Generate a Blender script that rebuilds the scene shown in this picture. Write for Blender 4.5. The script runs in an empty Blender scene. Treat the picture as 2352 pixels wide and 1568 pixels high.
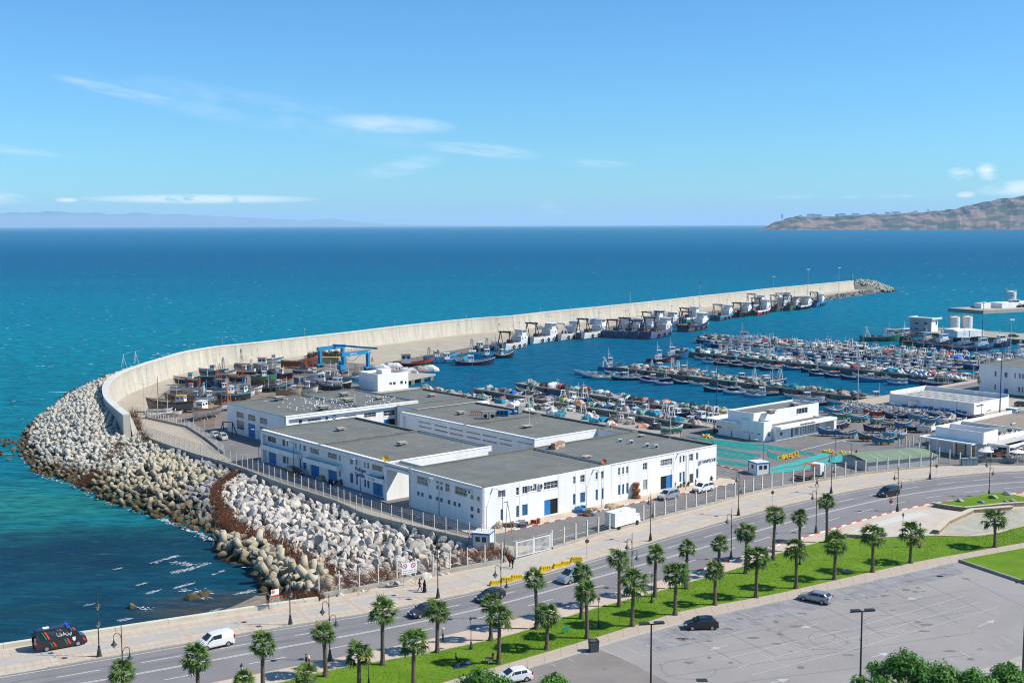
import bpy,math,random
import numpy as np
from mathutils import Vector,Matrix
from mathutils.geometry import tessellate_polygon
R=random.Random(7)
rad=math.radians
sc=bpy.context.scene
FPX,CAMH,CX,CY,YH,ROLL=2727.0,50.0,1176.0,784.0,517.0,0.0029
PITCH=math.atan((CY-YH)/FPX)
cam_d=bpy.data.cameras.new('camera');cam=bpy.data.objects.new('camera',cam_d)
sc.collection.objects.link(cam);sc.camera=cam
cam_d.sensor_width=36.0;cam_d.lens=36.0*FPX/2352.0
cam_d.clip_start=0.5;cam_d.clip_end=250000
cam.matrix_world=Matrix.Translation((0,0,CAMH)) @ Matrix.Rotation(math.pi/2-PITCH,4,'X') @ Matrix.Rotation(-ROLL,4,'Z')
SUN_EL,SUN_AZ=45.0,-4.0
world=bpy.data.worlds.new('World');sc.world=world;world.use_nodes=True
wn=world.node_tree;wn.nodes.clear()
def W(t,**k):
 n=wn.nodes.new(t)
 for a,v in k.items(): setattr(n,a,v)
 return n
sky=W('ShaderNodeTexSky',sky_type='NISHITA',sun_disc=False,sun_elevation=rad(SUN_EL),sun_rotation=rad(90-SUN_AZ),
  altitude=50,air_density=1.0,dust_density=0.25,ozone_density=2.2)
geo=W('ShaderNodeNewGeometry');sep=W('ShaderNodeSeparateXYZ')
wout=W('ShaderNodeOutputWorld');bg=W('ShaderNodeBackground');bg.inputs['Strength'].default_value=0.108
L=wn.links.new
def M(op,a,b=None,c=None,clamp=False):
 n=W('ShaderNodeMath',operation=op,use_clamp=clamp)
 for i,v in enumerate((a,b,c)):
  if v is None: continue
  if isinstance(v,(int,float)): n.inputs[i].default_value=v
  else: L(v,n.inputs[i])
 return n.outputs[0]
tcw=W('ShaderNodeTexCoord');L(tcw.outputs['Generated'],sep.inputs[0])
dx,dy,dz=sep.outputs
az=M('ARCTAN2',dx,dy);el=M('ARCSINE',dz)
def wnoise(sx,sy,ang,scale,detail=5,rough=0.6,off=0.0):
 a2=M('ADD',M('MULTIPLY',az,math.cos(ang)*sx),M('MULTIPLY',el,math.sin(ang)*sx))
 e2=M('ADD',M('MULTIPLY',az,-math.sin(ang)*sy),M('MULTIPLY',el,math.cos(ang)*sy))
 c=W('ShaderNodeCombineXYZ');L(a2,c.inputs[0]);L(e2,c.inputs[1]);c.inputs[2].default_value=off
 n=W('ShaderNodeTexNoise');n.inputs['Scale'].default_value=scale;n.inputs['Detail'].default_value=detail
 n.inputs['Roughness'].default_value=rough;L(c.outputs[0],n.inputs['Vector']);return n.outputs['Fac']
def spot(a0,e0,ra,re,ang=0.0):
 da=M('SUBTRACT',az,a0);de=M('SUBTRACT',el,e0);c,s=math.cos(ang),math.sin(ang)
 p=M('DIVIDE',M('ADD',M('MULTIPLY',da,c),M('MULTIPLY',de,s)),ra)
 q=M('DIVIDE',M('SUBTRACT',M('MULTIPLY',de,c),M('MULTIPLY',da,s)),re)
 r=M('ADD',M('MULTIPLY',p,p),M('MULTIPLY',q,q));return M('SUBTRACT',1.0,r,clamp=True)
def px_az(x): return (x-CX)/FPX
def px_el(y): return (YH-y)/FPX
def cloud(patch,n,lo,gain): return M('MULTIPLY',patch,M('MULTIPLY',M('SUBTRACT',n,lo,clamp=True),gain,clamp=True))
n_c=wnoise(1,4.5,-0.16,16,7,0.62);n_f=wnoise(1,7,-0.1,30,6,0.65,3.0);n_q=wnoise(1,2.4,0,46,7,0.62,7.0)
parts=[cloud(spot(px_az(900),px_el(290),.058,.0085,-0.05),n_c,.26,2.0),
   cloud(spot(px_az(620),px_el(265),.15,.017,-0.17),n_c,.42,1.0),
   cloud(spot(px_az(330),px_el(232),.06,.0055,-0.2),n_f,.32,1.2),
   cloud(spot(px_az(1110),px_el(348),.055,.0065,-0.09),n_f,.34,1.6),
   cloud(spot(px_az(930),px_el(385),.045,.008,0.22),n_f,.36,1.3),
   cloud(spot(px_az(1370),px_el(380),.035,.004,-0.05),n_f,.38,1.2),
   cloud(spot(px_az(60),px_el(352),.07,.004,-0.12),n_f,.36,1.2),
   cloud(spot(px_az(485),px_el(458),.098,.0042,0),n_q,.36,12.0),
   cloud(spot(px_az(20),px_el(458),.045,.0058,0),n_q,.40,8.0),
   cloud(spot(px_az(205),px_el(461),.010,.0022,0),n_q,.2,8.0),
   cloud(spot(px_az(2208),px_el(408),.0095,.0075,-0.3),n_q,.42,4.5),
   cloud(spot(px_az(2155),px_el(411),.011,.0056,-0.1),n_q,.44,4.0),
   cloud(spot(px_az(2165),px_el(455),.008,.0028,0),n_q,.34,5.0),
   cloud(spot(px_az(2310),px_el(441),.048,.0072,0.05),n_q,.41,6.0),
   cloud(spot(px_az(1270),px_el(485),.05,.008,0),n_q,.48,2.0),
   cloud(spot(px_az(1900),px_el(457),.09,.0018,0),n_q,.42,2.5)]
tot=parts[0]
for p in parts[1:]: tot=M('MAXIMUM',tot,p)
mixc=W('ShaderNodeMixRGB');L(M('MULTIPLY',tot,0.82),mixc.inputs[0])
tint=W('ShaderNodeMixRGB',blend_type='MULTIPLY');tint.inputs[0].default_value=1.0
tint.inputs[2].default_value=(0.40,0.79,1.11,1);L(sky.outputs[0],tint.inputs[1])
low=W('ShaderNodeMixRGB');L(M('MULTIPLY',M('SUBTRACT',1.0,M('DIVIDE',M('ABSOLUTE',el),.024),clamp=True),.55),low.inputs[0]);L(tint.outputs[0],low.inputs[1]);low.inputs[2].default_value=(2.55,3.75,6.3,1)
L(low.outputs[0],mixc.inputs[1]);mixc.inputs[2].default_value=(7.6,8.0,8.6,1)
L(mixc.outputs[0],bg.inputs['Color']);L(bg.outputs[0],wout.inputs['Surface'])
sun_d=bpy.data.lights.new('sun','SUN');sun=bpy.data.objects.new('sun',sun_d);sc.collection.objects.link(sun)
sun_d.energy=4.8;sun_d.angle=rad(0.53);sun_d.color=(1.0,0.94,0.84)
S=Vector((math.cos(rad(SUN_EL))*math.cos(rad(SUN_AZ)),math.cos(rad(SUN_EL))*math.sin(rad(SUN_AZ)),math.sin(rad(SUN_EL))))
sun.rotation_euler=S.to_track_quat('Z','Y').to_euler();sun.location=(60,60,120)
sc.view_settings.view_transform='Standard';sc.view_settings.look='None'
sc.view_settings.exposure=0.40;sc.view_settings.gamma=1.0;sc.view_settings.use_curve_mapping=False
sc.cycles.max_bounces=6;sc.cycles.diffuse_bounces=3;sc.cycles.glossy_bounces=3;sc.cycles.transparent_max_bounces=12
sc.cycles.volume_bounces=1;sc.cycles.use_denoising=True;sc.cycles.filter_width=1.1
_cp,_sp=math.cos(PITCH),math.sin(PITCH)
def pray(x,y):
 u,v=x-CX,CY-y
 u2=u*math.cos(ROLL)+v*math.sin(ROLL);v2=-u*math.sin(ROLL)+v*math.cos(ROLL)
 return Vector((u2,FPX*_cp+v2*_sp,-FPX*_sp+v2*_cp))
def G(x,y,z=0.0):
 d=pray(x,y);t=(z-CAMH)/d.z;return Vector((d.x*t,d.y*t,z))
TY={1: 391.6,2: 783.75,3: 1175.9}
def T(c,r,x,y): return (588*c+x/4,TY[r]+y/4)
def GT(c,r,x,y,z=0.0): return G(*T(c,r,x,y),z)
ANG=rad(40.375);CA,SA=math.cos(ANG),math.sin(ANG);C0=G(1110,1217)
def U(a,b,z=0.0): return Vector((C0.x+a*CA-b*SA,C0.y+a*SA+b*CA,z))
def AB(p): x,y=p[0]-C0.x,p[1]-C0.y;return (x*CA+y*SA,-x*SA+y*CA)
def on_b(b0,x,y):
 d=pray(x,y);o=AB((0,0));da,db=d.x*CA+d.y*SA,-d.x*SA+d.y*CA
 t=(b0-o[1])/db;return o[0]+da*t,CAMH+d.z*t
def on_a(a0,x,y):
 d=pray(x,y);o=AB((0,0));da,db=d.x*CA+d.y*SA,-d.x*SA+d.y*CA
 t=(a0-o[0])/da;return o[1]+db*t,CAMH+d.z*t
COL=sc.collection
class MB:
 def __init__(s): s.v=[];s.f=[];s.m=[]
 def quad(s,a,b,c,d,m=0):
  n=len(s.v);s.v += [tuple(a),tuple(b),tuple(c),tuple(d)];s.f.append((n,n+1,n+2,n+3));s.m.append(m)
 def tri(s,a,b,c,m=0):
  n=len(s.v);s.v += [tuple(a),tuple(b),tuple(c)];s.f.append((n,n+1,n+2));s.m.append(m)
 def box(s,cx,cy,cz,sx,sy,sz,m=0,rz=0.0,taper=1.0):
  n=len(s.v);c,q=math.cos(rz),math.sin(rz)
  for k in (0,1):
   t=taper if k else 1.0
   for x,y in ((-1,-1),(1,-1),(1,1),(-1,1)):
    X,Y=x*sx/2*t,y*sy/2*t
    s.v.append((cx+X*c-Y*q,cy+X*q+Y*c,cz-sz/2+k*sz))
  for f in ((0,3,2,1),(4,5,6,7),(0,1,5,4),(1,2,6,5),(2,3,7,6),(3,0,4,7)):
   s.f.append(tuple(n+i for i in f));s.m.append(m)
  return s
 def bx(s,x0,x1,y0,y1,z0,z1,m=0):
  return s.box((x0+x1)/2,(y0+y1)/2,(z0+z1)/2,abs(x1-x0),abs(y1-y0),abs(z1-z0),m)
 def tube(s,p,q,r0,r1=None,n=6,m=0,cap=True):
  p,q=Vector(p),Vector(q);r1=r0 if r1 is None else r1
  d=(q-p);
  if d.length<1e-6: return s
  d.normalize();a=d.orthogonal().normalized();b=d.cross(a);k=len(s.v)
  for i in range(n):
   t=2*math.pi*i/n;w=a*math.cos(t)+b*math.sin(t)
   s.v.append(tuple(p+w*r0));s.v.append(tuple(q+w*r1))
  for i in range(n):
   j=(i+1) % n;s.f.append((k+2*i,k+2*j,k+2*j+1,k+2*i+1));s.m.append(m)
  if cap:
   s.f.append(tuple(k+2*i+1 for i in range(n)));s.m.append(m)
   s.f.append(tuple(k+2*i for i in reversed(range(n))));s.m.append(m)
  return s
 def path(s,pts,r,n=5,m=0):
  for p,q in zip(pts,pts[1:]): s.tube(p,q,r,r,n,m,False)
  return s
 def lathe(s,prof,n=12,m=0,cx=0,cy=0):
  k=len(s.v)
  for r,z in prof:
   for i in range(n):
    t=2*math.pi*i/n;s.v.append((cx+r*math.cos(t),cy+r*math.sin(t),z))
  for j in range(len(prof)-1):
   for i in range(n):
    i2=(i+1) % n;s.f.append((k+j*n+i,k+j*n+i2,k+(j+1)*n+i2,k+(j+1)*n+i));s.m.append(m)
  s.f.append(tuple(k+(len(prof)-1)*n+i for i in range(n)));s.m.append(m)
  return s
 def poly(s,pts,z=None,m=0):
  P=[Vector((p[0],p[1],p[2] if z is None else z)) for p in pts];k=len(s.v)
  s.v += [tuple(p) for p in P]
  for t in tessellate_polygon([P]):
   a,b,c=(P[i] for i in t);up=(b-a).cross(c-a).z
   s.f.append(tuple(k+i for i in (t if up>0 else t[::-1])));s.m.append(m)
  return s
 def prism(s,pts,z0,z1,m=0,ms=None):
  s.poly(pts,z1,m);area=sum(p[0]*q[1]-q[0]*p[1] for p,q in zip(pts,list(pts[1:])+[pts[0]]))
  P=list(pts) if area>0 else list(pts)[::-1]
  for p,q in zip(P,P[1:]+[P[0]]):
   s.quad((p[0],p[1],z0),(q[0],q[1],z0),(q[0],q[1],z1),(p[0],p[1],z1),m if ms is None else ms)
  return s
 def strip(s,A,B,m=0):
  for i in range(len(A)-1): s.quad(A[i],A[i+1],B[i+1],B[i],m)
  return s
 def merge(s,o,mat):
  k=len(s.v);s.v += [tuple(mat @ Vector(v)) for v in o.v];s.f += [tuple(k+i for i in f) for f in o.f];s.m += o.m
  return s
 def mesh(s,name,mats,smooth=False):
  me=bpy.data.meshes.new(name);me.from_pydata(s.v,[],s.f)
  for m in (mats if isinstance(mats,(list,tuple)) else [mats]): me.materials.append(m)
  if len(me.materials)>1: me.polygons.foreach_set('material_index',s.m)
  if smooth: me.polygons.foreach_set('use_smooth',[True]*len(me.polygons))
  me.update();return me
 def build(s,name,mats,parent=None,loc=None,rz=0.0,smooth=False,**k):
  return put(name,s.mesh(name,mats,smooth),parent,loc,rz,**k)
def put(name,me,parent=None,loc=None,rz=0.0,label=None,cat=None,group=None,kind=None,rot=None,scale=None):
 o=bpy.data.objects.new(name,me);COL.objects.link(o)
 if parent: o.parent=parent
 if loc is not None: o.location=loc
 o.rotation_euler=rot if rot is not None else (0,0,rz)
 if scale is not None: o.scale=scale if isinstance(scale,(tuple,list,Vector)) else (scale,)*3
 return tag(o,label,cat,group,kind)
def tag(o,label=None,cat=None,group=None,kind=None):
 if label: o['label']=label
 if cat: o['category']=cat
 if group: o['group']=group
 if kind: o['kind']=kind
 return o
def thing(name,loc,label,cat,group=None,rz=0.0): return put(name,None,None,loc,rz,label,cat,group)
CH={}
def kids(o):
 if not CH.get('ok') == len(bpy.data.objects):
  CH.clear();CH['ok']=len(bpy.data.objects)
  for x in bpy.data.objects:
   if x.parent: CH.setdefault(x.parent.name,[]).append(x)
 return CH.get(o.name,[])
class Tmpl:
 def __init__(s): s.parts=[]
 def add(s,name,mb,mats,loc=(0,0,0),rot=(0,0,0),smooth=False,subs=None,scale=(1,1,1)):
  me=mb.mesh(name,mats,smooth) if isinstance(mb,MB) else mb
  p=(name,me,loc,rot,subs if subs is not None else [],scale);s.parts.append(p);return p[4]
 def sub(s,lst,name,mb,mats,loc=(0,0,0),rot=(0,0,0),smooth=False):
  lst.append((name,mb.mesh(name,mats,smooth) if isinstance(mb,MB) else mb,loc,rot,[],(1,1,1)))
 def place(s,name,loc,label,cat,group=None,rz=0.0,scale=None,rot=None):
  r=put(name,None,None,loc,rz,label,cat,group,rot=rot,scale=scale);s._kids(s.parts,r);return r
 def _kids(s,parts,r):
  for n,me,l,ro,subs,scl in parts:
   c=put(n,me,r,l,rot=ro,scale=scl)
   if subs: s._kids(subs,c)
ORD=['first','second','third','fourth','fifth','sixth','seventh','eighth','ninth','tenth','eleventh','twelfth','thirteenth',
  'fourteenth','fifteenth','sixteenth','seventeenth','eighteenth','nineteenth','twentieth']
def nth(i):
 if i<20: return ORD[i]
 t,u=divmod(i+1,10);tens={2: 'twenty',3: 'thirty',4: 'forty',5: 'fifty',6: 'sixty',7: 'seventy',8: 'eighty'}[t]
 return (tens[:-1]+'ieth') if u == 0 else tens+'-'+ORD[u-1]
MATS={}
def mat(name,col,rough=0.6,col2=None,scale=2.0,amt=1.0,bump=0.0,bscale=None,metal=0.0,spec=0.3,rnd=0.0,coords='Object',
  stretch=None,contrast=0.25,detail=5,emit=None,trans=0.0,coat=0.0):
 if name in MATS: return MATS[name]
 m=bpy.data.materials.new(name);m.use_nodes=True;MATS[name]=m;nt=m.node_tree;N=nt.nodes;K=nt.links.new
 p=N['Principled BSDF'];p.inputs['Roughness'].default_value=rough;p.inputs['Metallic'].default_value=metal
 p.inputs['Specular IOR Level'].default_value=spec;p.inputs['Base Color'].default_value=(*col,1)
 if coat: p.inputs['Coat Weight'].default_value=coat;p.inputs['Coat Roughness'].default_value=0.05
 src=None;vec=None
 if col2 is not None or bump:
  if coords == 'World': vec=N.new('ShaderNodeNewGeometry').outputs['Position']
  else: vec=N.new('ShaderNodeTexCoord').outputs[coords]
  if stretch:
   mp=N.new('ShaderNodeMapping');K(vec,mp.inputs[0]);mp.inputs['Scale'].default_value=stretch;vec=mp.outputs[0]
 if col2 is not None:
  n=N.new('ShaderNodeTexNoise');n.inputs['Scale'].default_value=scale;n.inputs['Detail'].default_value=detail;n.inputs['Roughness'].default_value=0.65;K(vec,n.inputs['Vector'])
  r=N.new('ShaderNodeMapRange');r.inputs[1].default_value=0.5-contrast/2;r.inputs[2].default_value=0.5+contrast/2
  r.inputs[4].default_value=amt;K(n.outputs['Fac'],r.inputs[0])
  x=N.new('ShaderNodeMixRGB');K(r.outputs[0],x.inputs[0]);x.inputs[1].default_value=(*col,1);x.inputs[2].default_value=(*col2,1);src=x.outputs[0]
 if rnd:
  oi=N.new('ShaderNodeObjectInfo');h=N.new('ShaderNodeHueSaturation');mr=N.new('ShaderNodeMapRange')
  mr.inputs[3].default_value=1-rnd;mr.inputs[4].default_value=1+rnd;K(oi.outputs['Random'],mr.inputs[0]);K(mr.outputs[0],h.inputs['Value'])
  if src: K(src,h.inputs['Color'])
  else: h.inputs['Color'].default_value=(*col,1)
  src=h.outputs[0]
 if src: K(src,p.inputs['Base Color'])
 if bump:
  b=N.new('ShaderNodeBump');n2=N.new('ShaderNodeTexNoise');n2.inputs['Scale'].default_value=bscale or scale*4;n2.inputs['Detail'].default_value=4
  K(vec,n2.inputs['Vector']);K(n2.outputs['Fac'],b.inputs['Height']);b.inputs['Distance'].default_value=bump;K(b.outputs[0],p.inputs['Normal'])
 if emit: p.inputs['Emission Color'].default_value=(*emit,1);p.inputs['Emission Strength'].default_value=1
 if trans: p.inputs['Transmission Weight'].default_value=trans
 return m
def glass(name='glass',col=(0.03,0.045,0.06),rough=0.08): return mat(name,col,rough,spec=0.8)
WHITE=mat('white_render',(0.80,0.80,0.785),0.75,(0.60,0.59,0.55),0.5,0.42,spec=0.15,stretch=(1,1,0.15),detail=8)
ROOF=mat('roof_felt',(0.125,0.135,0.122),0.85,(0.185,0.19,0.172),0.22,0.9,0.01,3,spec=0.2,contrast=0.3,detail=10)
ROOFEDGE=mat('roof_edge',(0.21,0.20,0.16),0.85,(0.09,0.09,0.07),1.2,0.9)
CONC=mat('concrete',(0.40,0.375,0.32),0.85,(0.30,0.275,0.225),0.5,0.8,spec=0.2,detail=8)
CONCD=mat('concrete_dark',(0.20,0.19,0.165),0.9,(0.10,0.098,0.085),1.2,0.9,detail=8)
ASPH=mat('asphalt',(0.215,0.207,0.205),0.9,(0.175,0.168,0.168),0.12,0.9,0.004,30,spec=0.25,coords='World',detail=10)
ASPHP=mat('asphalt_port',(0.205,0.195,0.185),0.9,(0.135,0.13,0.125),0.10,0.9,spec=0.2,coords='World',detail=10,contrast=0.35)
PAINT=mat('road_paint',(0.62,0.61,0.58),0.7,(0.42,0.41,0.39),2.5,0.8,coords='World')
GLASS=glass()
BLUE=mat('blue_paint',(0.02,0.19,0.48),0.45,(0.015,0.13,0.36),0.8,0.7)
FRAMEW=mat('frame_white',(0.62,0.62,0.60),0.5)
STEELW=mat('white_steel',(0.72,0.72,0.70),0.5,(0.5,0.46,0.4),1.5,0.35)
DARK=mat('doorway_shade',(0.012,0.012,0.014),0.9)
BLACKM=mat('black_metal',(0.028,0.03,0.032),0.45,spec=0.4)
RED=mat('red_paint',(0.52,0.045,0.03),0.5)
RUST=mat('rust',(0.20,0.062,0.022),0.9,(0.32,0.13,0.05),2.0,0.9)
# ================================================================= SEA,SKY-LINE,LAND
WL=-2.0
def sea_material():
 m=bpy.data.materials.new('sea_water');m.use_nodes=True;nt=m.node_tree;N=nt.nodes;K=nt.links.new
 N.remove(N['Principled BSDF']);dfs=N.new('ShaderNodeBsdfDiffuse');gls=N.new('ShaderNodeBsdfGlossy');g=N.new('ShaderNodeNewGeometry').outputs['Position']
 sx=N.new('ShaderNodeSeparateXYZ');K(g,sx.inputs[0]);X,Y=sx.outputs[0],sx.outputs[1]
 def mth(op,a,b=None,clamp=False):
  n=N.new('ShaderNodeMath');n.operation=op;n.use_clamp=clamp
  for i,v in enumerate((a,b)):
   if v is None: continue
   if isinstance(v,(int,float)): n.inputs[i].default_value=v
   else: K(v,n.inputs[i])
  return n.outputs[0]
 def noise(scale,st=(1,1,1),detail=4,rough=0.6,rz=0.0,dist=0.0):
  mp=N.new('ShaderNodeMapping');K(g,mp.inputs[0]);mp.inputs['Scale'].default_value=st;mp.inputs['Rotation'].default_value=(0,0,rz)
  n=N.new('ShaderNodeTexNoise');n.inputs['Scale'].default_value=scale;n.inputs['Detail'].default_value=detail
  n.inputs['Roughness'].default_value=rough;n.inputs['Distortion'].default_value=dist;K(mp.outputs[0],n.inputs['Vector']);return n.outputs['Fac']
 big=noise(0.004,(0.5,1,1),3);mid=noise(0.035,(0.6,1.3,1),4,rz=-0.3)
 d=mth('DIVIDE',mth('ADD',Y,mth('MULTIPLY',mth('SUBTRACT',big,0.5),700)),4000,clamp=True)
 r=N.new('ShaderNodeValToRGB');K(d,r.inputs[0]);e=r.color_ramp.elements
 while len(e)>1: e.remove(e[-1])
 stops=[(0.0,(0.003,0.145,0.185)),(0.05,(0.001,0.175,0.225)),(0.12,(0.0,0.205,0.28)),(0.20,(0.0,0.175,0.275)),(0.32,(0.0,0.125,0.24)),
    (0.50,(0.0005,0.105,0.235)),(0.75,(0.001,0.13,0.26)),(1.0,(0.006,0.15,0.285))]
 e[0].position=0;e[0].color=(*stops[0][1],1)
 for q,c in stops[1:]: n=e.new(q);n.color=(*c,1)
 col=r.outputs[0]
 def mix(f,a,b):
  x=N.new('ShaderNodeMixRGB')
  if isinstance(f,float): x.inputs[0].default_value=f
  else: K(f,x.inputs[0])
  for i,v in ((1,a),(2,b)):
   if isinstance(v,tuple): x.inputs[i].default_value=(*v,1)
   else: K(v,x.inputs[i])
  return x.outputs[0]
 def spotm(cx,cy,rx,ry,soft=1.0):
  a=mth('DIVIDE',mth('SUBTRACT',X,cx),rx);b=mth('DIVIDE',mth('SUBTRACT',Y,cy),ry)
  return mth('MULTIPLY',mth('SUBTRACT',1.0,mth('ADD',mth('MULTIPLY',a,a),mth('MULTIPLY',b,b)),True),soft,True)
 cg=G(100,1190,WL);col=mix(mth('MULTIPLY',spotm(cg.x,cg.y,75,38,1.6),mth('MULTIPLY',mth('SUBTRACT',mid,0.30,True),3.0,True)),col,(0.02,0.20,0.165))
 cd=G(330,1390,WL);col=mix(mth('MULTIPLY',spotm(cd.x,cd.y,95,52,1.7),mth('ADD',.35,mth('MULTIPLY',mid,1.1),True)),col,(0.006,0.036,0.062))
 ck=G(530,1395,WL);col=mix(spotm(ck.x,ck.y,15,9,1.2),col,(0.055,0.06,0.05))
 wd=noise(0.07,(0.5,1.6,1),4,rz=-0.35,dist=0.6);near=mth('SUBTRACT',1.0,mth('DIVIDE',Y,330),True)
 col=mix(mth('MULTIPLY',mth('MULTIPLY',mth('SUBTRACT',wd,0.50,True),6.0,True),mth('MULTIPLY',near,1.5,True)),col,(0.008,0.04,0.06))
 cb=U(190,130);a2=mth('ADD',mth('MULTIPLY',mth('SUBTRACT',X,C0.x),CA),mth('MULTIPLY',mth('SUBTRACT',Y,C0.y),SA))
 b2=mth('ADD',mth('MULTIPLY',mth('SUBTRACT',X,C0.x),-SA),mth('MULTIPLY',mth('SUBTRACT',Y,C0.y),CA))
 inb=mth('MULTIPLY',mth('DIVIDE',mth('SUBTRACT',a2,60),20,True),mth('MULTIPLY',mth('DIVIDE',mth('SUBTRACT',310,b2),60,True),mth('DIVIDE',mth('SUBTRACT',520,a2),260,True)))
 col=mix(mth('MULTIPLY',inb,0.85),col,(0.002,0.10,0.20))
 far=mth('DIVIDE',Y,1600,clamp=True)
 fl=noise(0.55,(0.35,1.0,1),6,0.7,rz=-0.35);col2=mix(mth('MULTIPLY',mth('SUBTRACT',fl,0.42,True),4.5,True),col,mix(0.72,col,(0.001,0.03,0.07)))  # ripple shading put into the water colour by noise
 swl=noise(0.16,(0.25,1.0,1),5,0.6,rz=-0.42,dist=0.4);n2=mth('SUBTRACT',1.0,mth('DIVIDE',Y,600),True);col2=mix(mth('MULTIPLY',mth('MULTIPLY',mth('SUBTRACT',swl,0.47,True),7.0,True),mth('MULTIPLY',n2,.75)),col2,mix(0.65,col2,(0.002,0.02,0.045)))  # shade of the swell troughs painted into the colour
 sl=noise(0.9,(0.3,1.1,1),5,0.7,rz=-0.3);lite=N.new('ShaderNodeMixRGB');lite.blend_type='ADD';K(mth('MULTIPLY',mth('SUBTRACT',sl,0.56,True),5.0,True),lite.inputs[0])  # bright wave faces added to the colour as painted highlights
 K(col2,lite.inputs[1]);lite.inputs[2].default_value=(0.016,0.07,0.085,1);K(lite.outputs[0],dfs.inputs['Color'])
 gls.inputs['Roughness'].default_value=0.2
 w1=noise(0.22,(0.35,1.0,1),8,0.66,rz=-0.4,dist=0.3);w2=noise(1.3,(0.55,1.0,1),6,0.65,rz=0.3);w3=noise(0.035,(0.3,1.0,1),3,0.5,rz=-0.5)
 hgt=mth('ADD',mth('ADD',mth('MULTIPLY',w1,1.5),mth('MULTIPLY',w2,0.32)),mth('MULTIPLY',w3,1.6))
 b=N.new('ShaderNodeBump');b.inputs['Distance'].default_value=0.75;b.inputs['Strength'].default_value=0.8;K(hgt,b.inputs['Height']);K(b.outputs[0],dfs.inputs['Normal']);K(b.outputs[0],gls.inputs['Normal'])
 lw=N.new('ShaderNodeLayerWeight');lw.inputs['Blend'].default_value=.5;K(b.outputs[0],lw.inputs['Normal']);fr=N.new('ShaderNodeMapRange');fr.inputs[1].default_value=.5;fr.inputs[2].default_value=1;fr.inputs[3].default_value=.03;fr.inputs[4].default_value=.105;K(lw.outputs['Facing'],fr.inputs[0])
 mx=N.new('ShaderNodeMixShader');K(fr.outputs[0],mx.inputs[0]);K(dfs.outputs[0],mx.inputs[1]);K(gls.outputs[0],mx.inputs[2]);K(mx.outputs[0],[q for q in N if q.type == 'OUTPUT_MATERIAL'][0].inputs[0]);return m
SEA=sea_material()
sea=MB();EX=80000
for x0,x1 in ((-EX,-2000),(-2000,2000),(2000,EX)):
 for y0,y1 in ((-600,3000),(3000,EX)): sea.quad((x0,y0,WL),(x1,y0,WL),(x1,y1,WL),(x0,y1,WL))
sea.build('sea',SEA,kind='structure')
seabed=MB();seabed.quad((-EX,-600,-60),(EX,-600,-60),(EX,EX,-60),(-EX,EX,-60));seabed.build('sea_bed',mat('sand_bed',(0.1,0.12,0.1),0.9),kind='structure')
hz=MB();hz.bx(-EX-500,EX+500,-700,EX+500,-61,640)
hm=bpy.data.materials.new('haze_air');hm.use_nodes=True;hm.node_tree.nodes.clear()
vo=hm.node_tree.nodes.new('ShaderNodeVolumePrincipled');ho=hm.node_tree.nodes.new('ShaderNodeOutputMaterial')
vo.inputs['Color'].default_value=(0.58,0.82,1.0,1);vo.inputs['Density'].default_value=2.2e-5;vo.inputs['Anisotropy'].default_value=0.0
hm.node_tree.links.new(vo.outputs[0],ho.inputs['Volume']);hz.build('haze',hm,kind='stuff')
def fnoise(x,s):
 return math.sin(x*1.0+s)*.5+math.sin(x*2.3+s*2.1)*.27+math.sin(x*5.1+s*.7)*.14+math.sin(x*11.7+s*3)*.09
def ridge(name,xs,dist,tops,deep,m,rough=0.0,seed=1,ny=10):
 b=MB();grid=[]
 rr=random.Random(seed)
 for i,x in enumerate(xs):
  row=[]
  for j in range(ny):
   t=j/(ny-1);h=tops[i]*(math.sin(min(1,t/0.75)*math.pi/2) ** 0.8 if t <= 0.75 else 1-0.4*(t-.75)/.25)
   gul=1+rough*fnoise(i*0.9+j*0.8,seed)*math.sin(min(1,t/.75)*math.pi)
   row.append((x*(1+t*deep/dist),dist+t*deep+rough*260*fnoise(i*.55,seed+5)*(1-t),WL-3+(h+3)*gul+(rr.uniform(-1,1)*rough*8 if j else 0)))
  grid.append(row)
 for i in range(len(xs)-1):
  for j in range(ny-1): b.quad(grid[i][j],grid[i+1][j],grid[i+1][j+1],grid[i][j+1])
 return b.build(name,m,kind='structure',smooth=True),grid
def hill_mat(name,base,veg,scale,bare=0.5):
 m=mat(name,veg,0.95,base,scale,1.0,coords='World',contrast=0.12,detail=10,spec=0.1,stretch=(1,1,2.2));return m
HD=10450.0
prof=[(1738,529),(1757,524),(1772,514),(1790,508),(1812,501),(1830,498),(1852,499),(1880,497.5),(1905,499),(1940,497),(1985,494),(2010,494),(2045,493),(2080,490),(2115,490),
  (2140,487),(2165,485),(2190,481),(2215,475),(2245,468),(2280,461),(2315,456),(2352,452),(2390,447),(2440,440),(2500,436),(2600,430),(2750,440),(2900,470)]
xs,tops=[],[]
for i in range(len(prof)-1):
 for k in range(5):
  t=k/5;px=prof[i][0]*(1-t)+prof[i+1][0]*t;py=prof[i][1]*(1-t)+prof[i+1][1]*t
  xs.append((px-CX)/FPX*HD);tops.append(max(2,(529.5-0.0-py)/FPX*HD*1.07+3*fnoise(px*.11,2)))
HILLM=mat('headland_ground',(0.055,0.075,0.06),0.95,(0.235,0.17,0.145),0.0042,1.0,coords='World',contrast=0.10,detail=12,spec=0.1,stretch=(1,1,3.0))
_,hgrid=ridge('headland_hill',xs,HD,tops,1500,HILLM,0.13,3,14)
sprof=[(-300,30),(-100,33),(0,34),(60,36),(110,38),(160,37),(210,34),(270,32),(330,33),(400,30),(470,28),(540,24),(600,21),(650,18),(700,15),(730,17),(760,19),(790,16),(830,10),(900,5),(980,3),(1100,1)]
sx_,st_=[],[]
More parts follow.
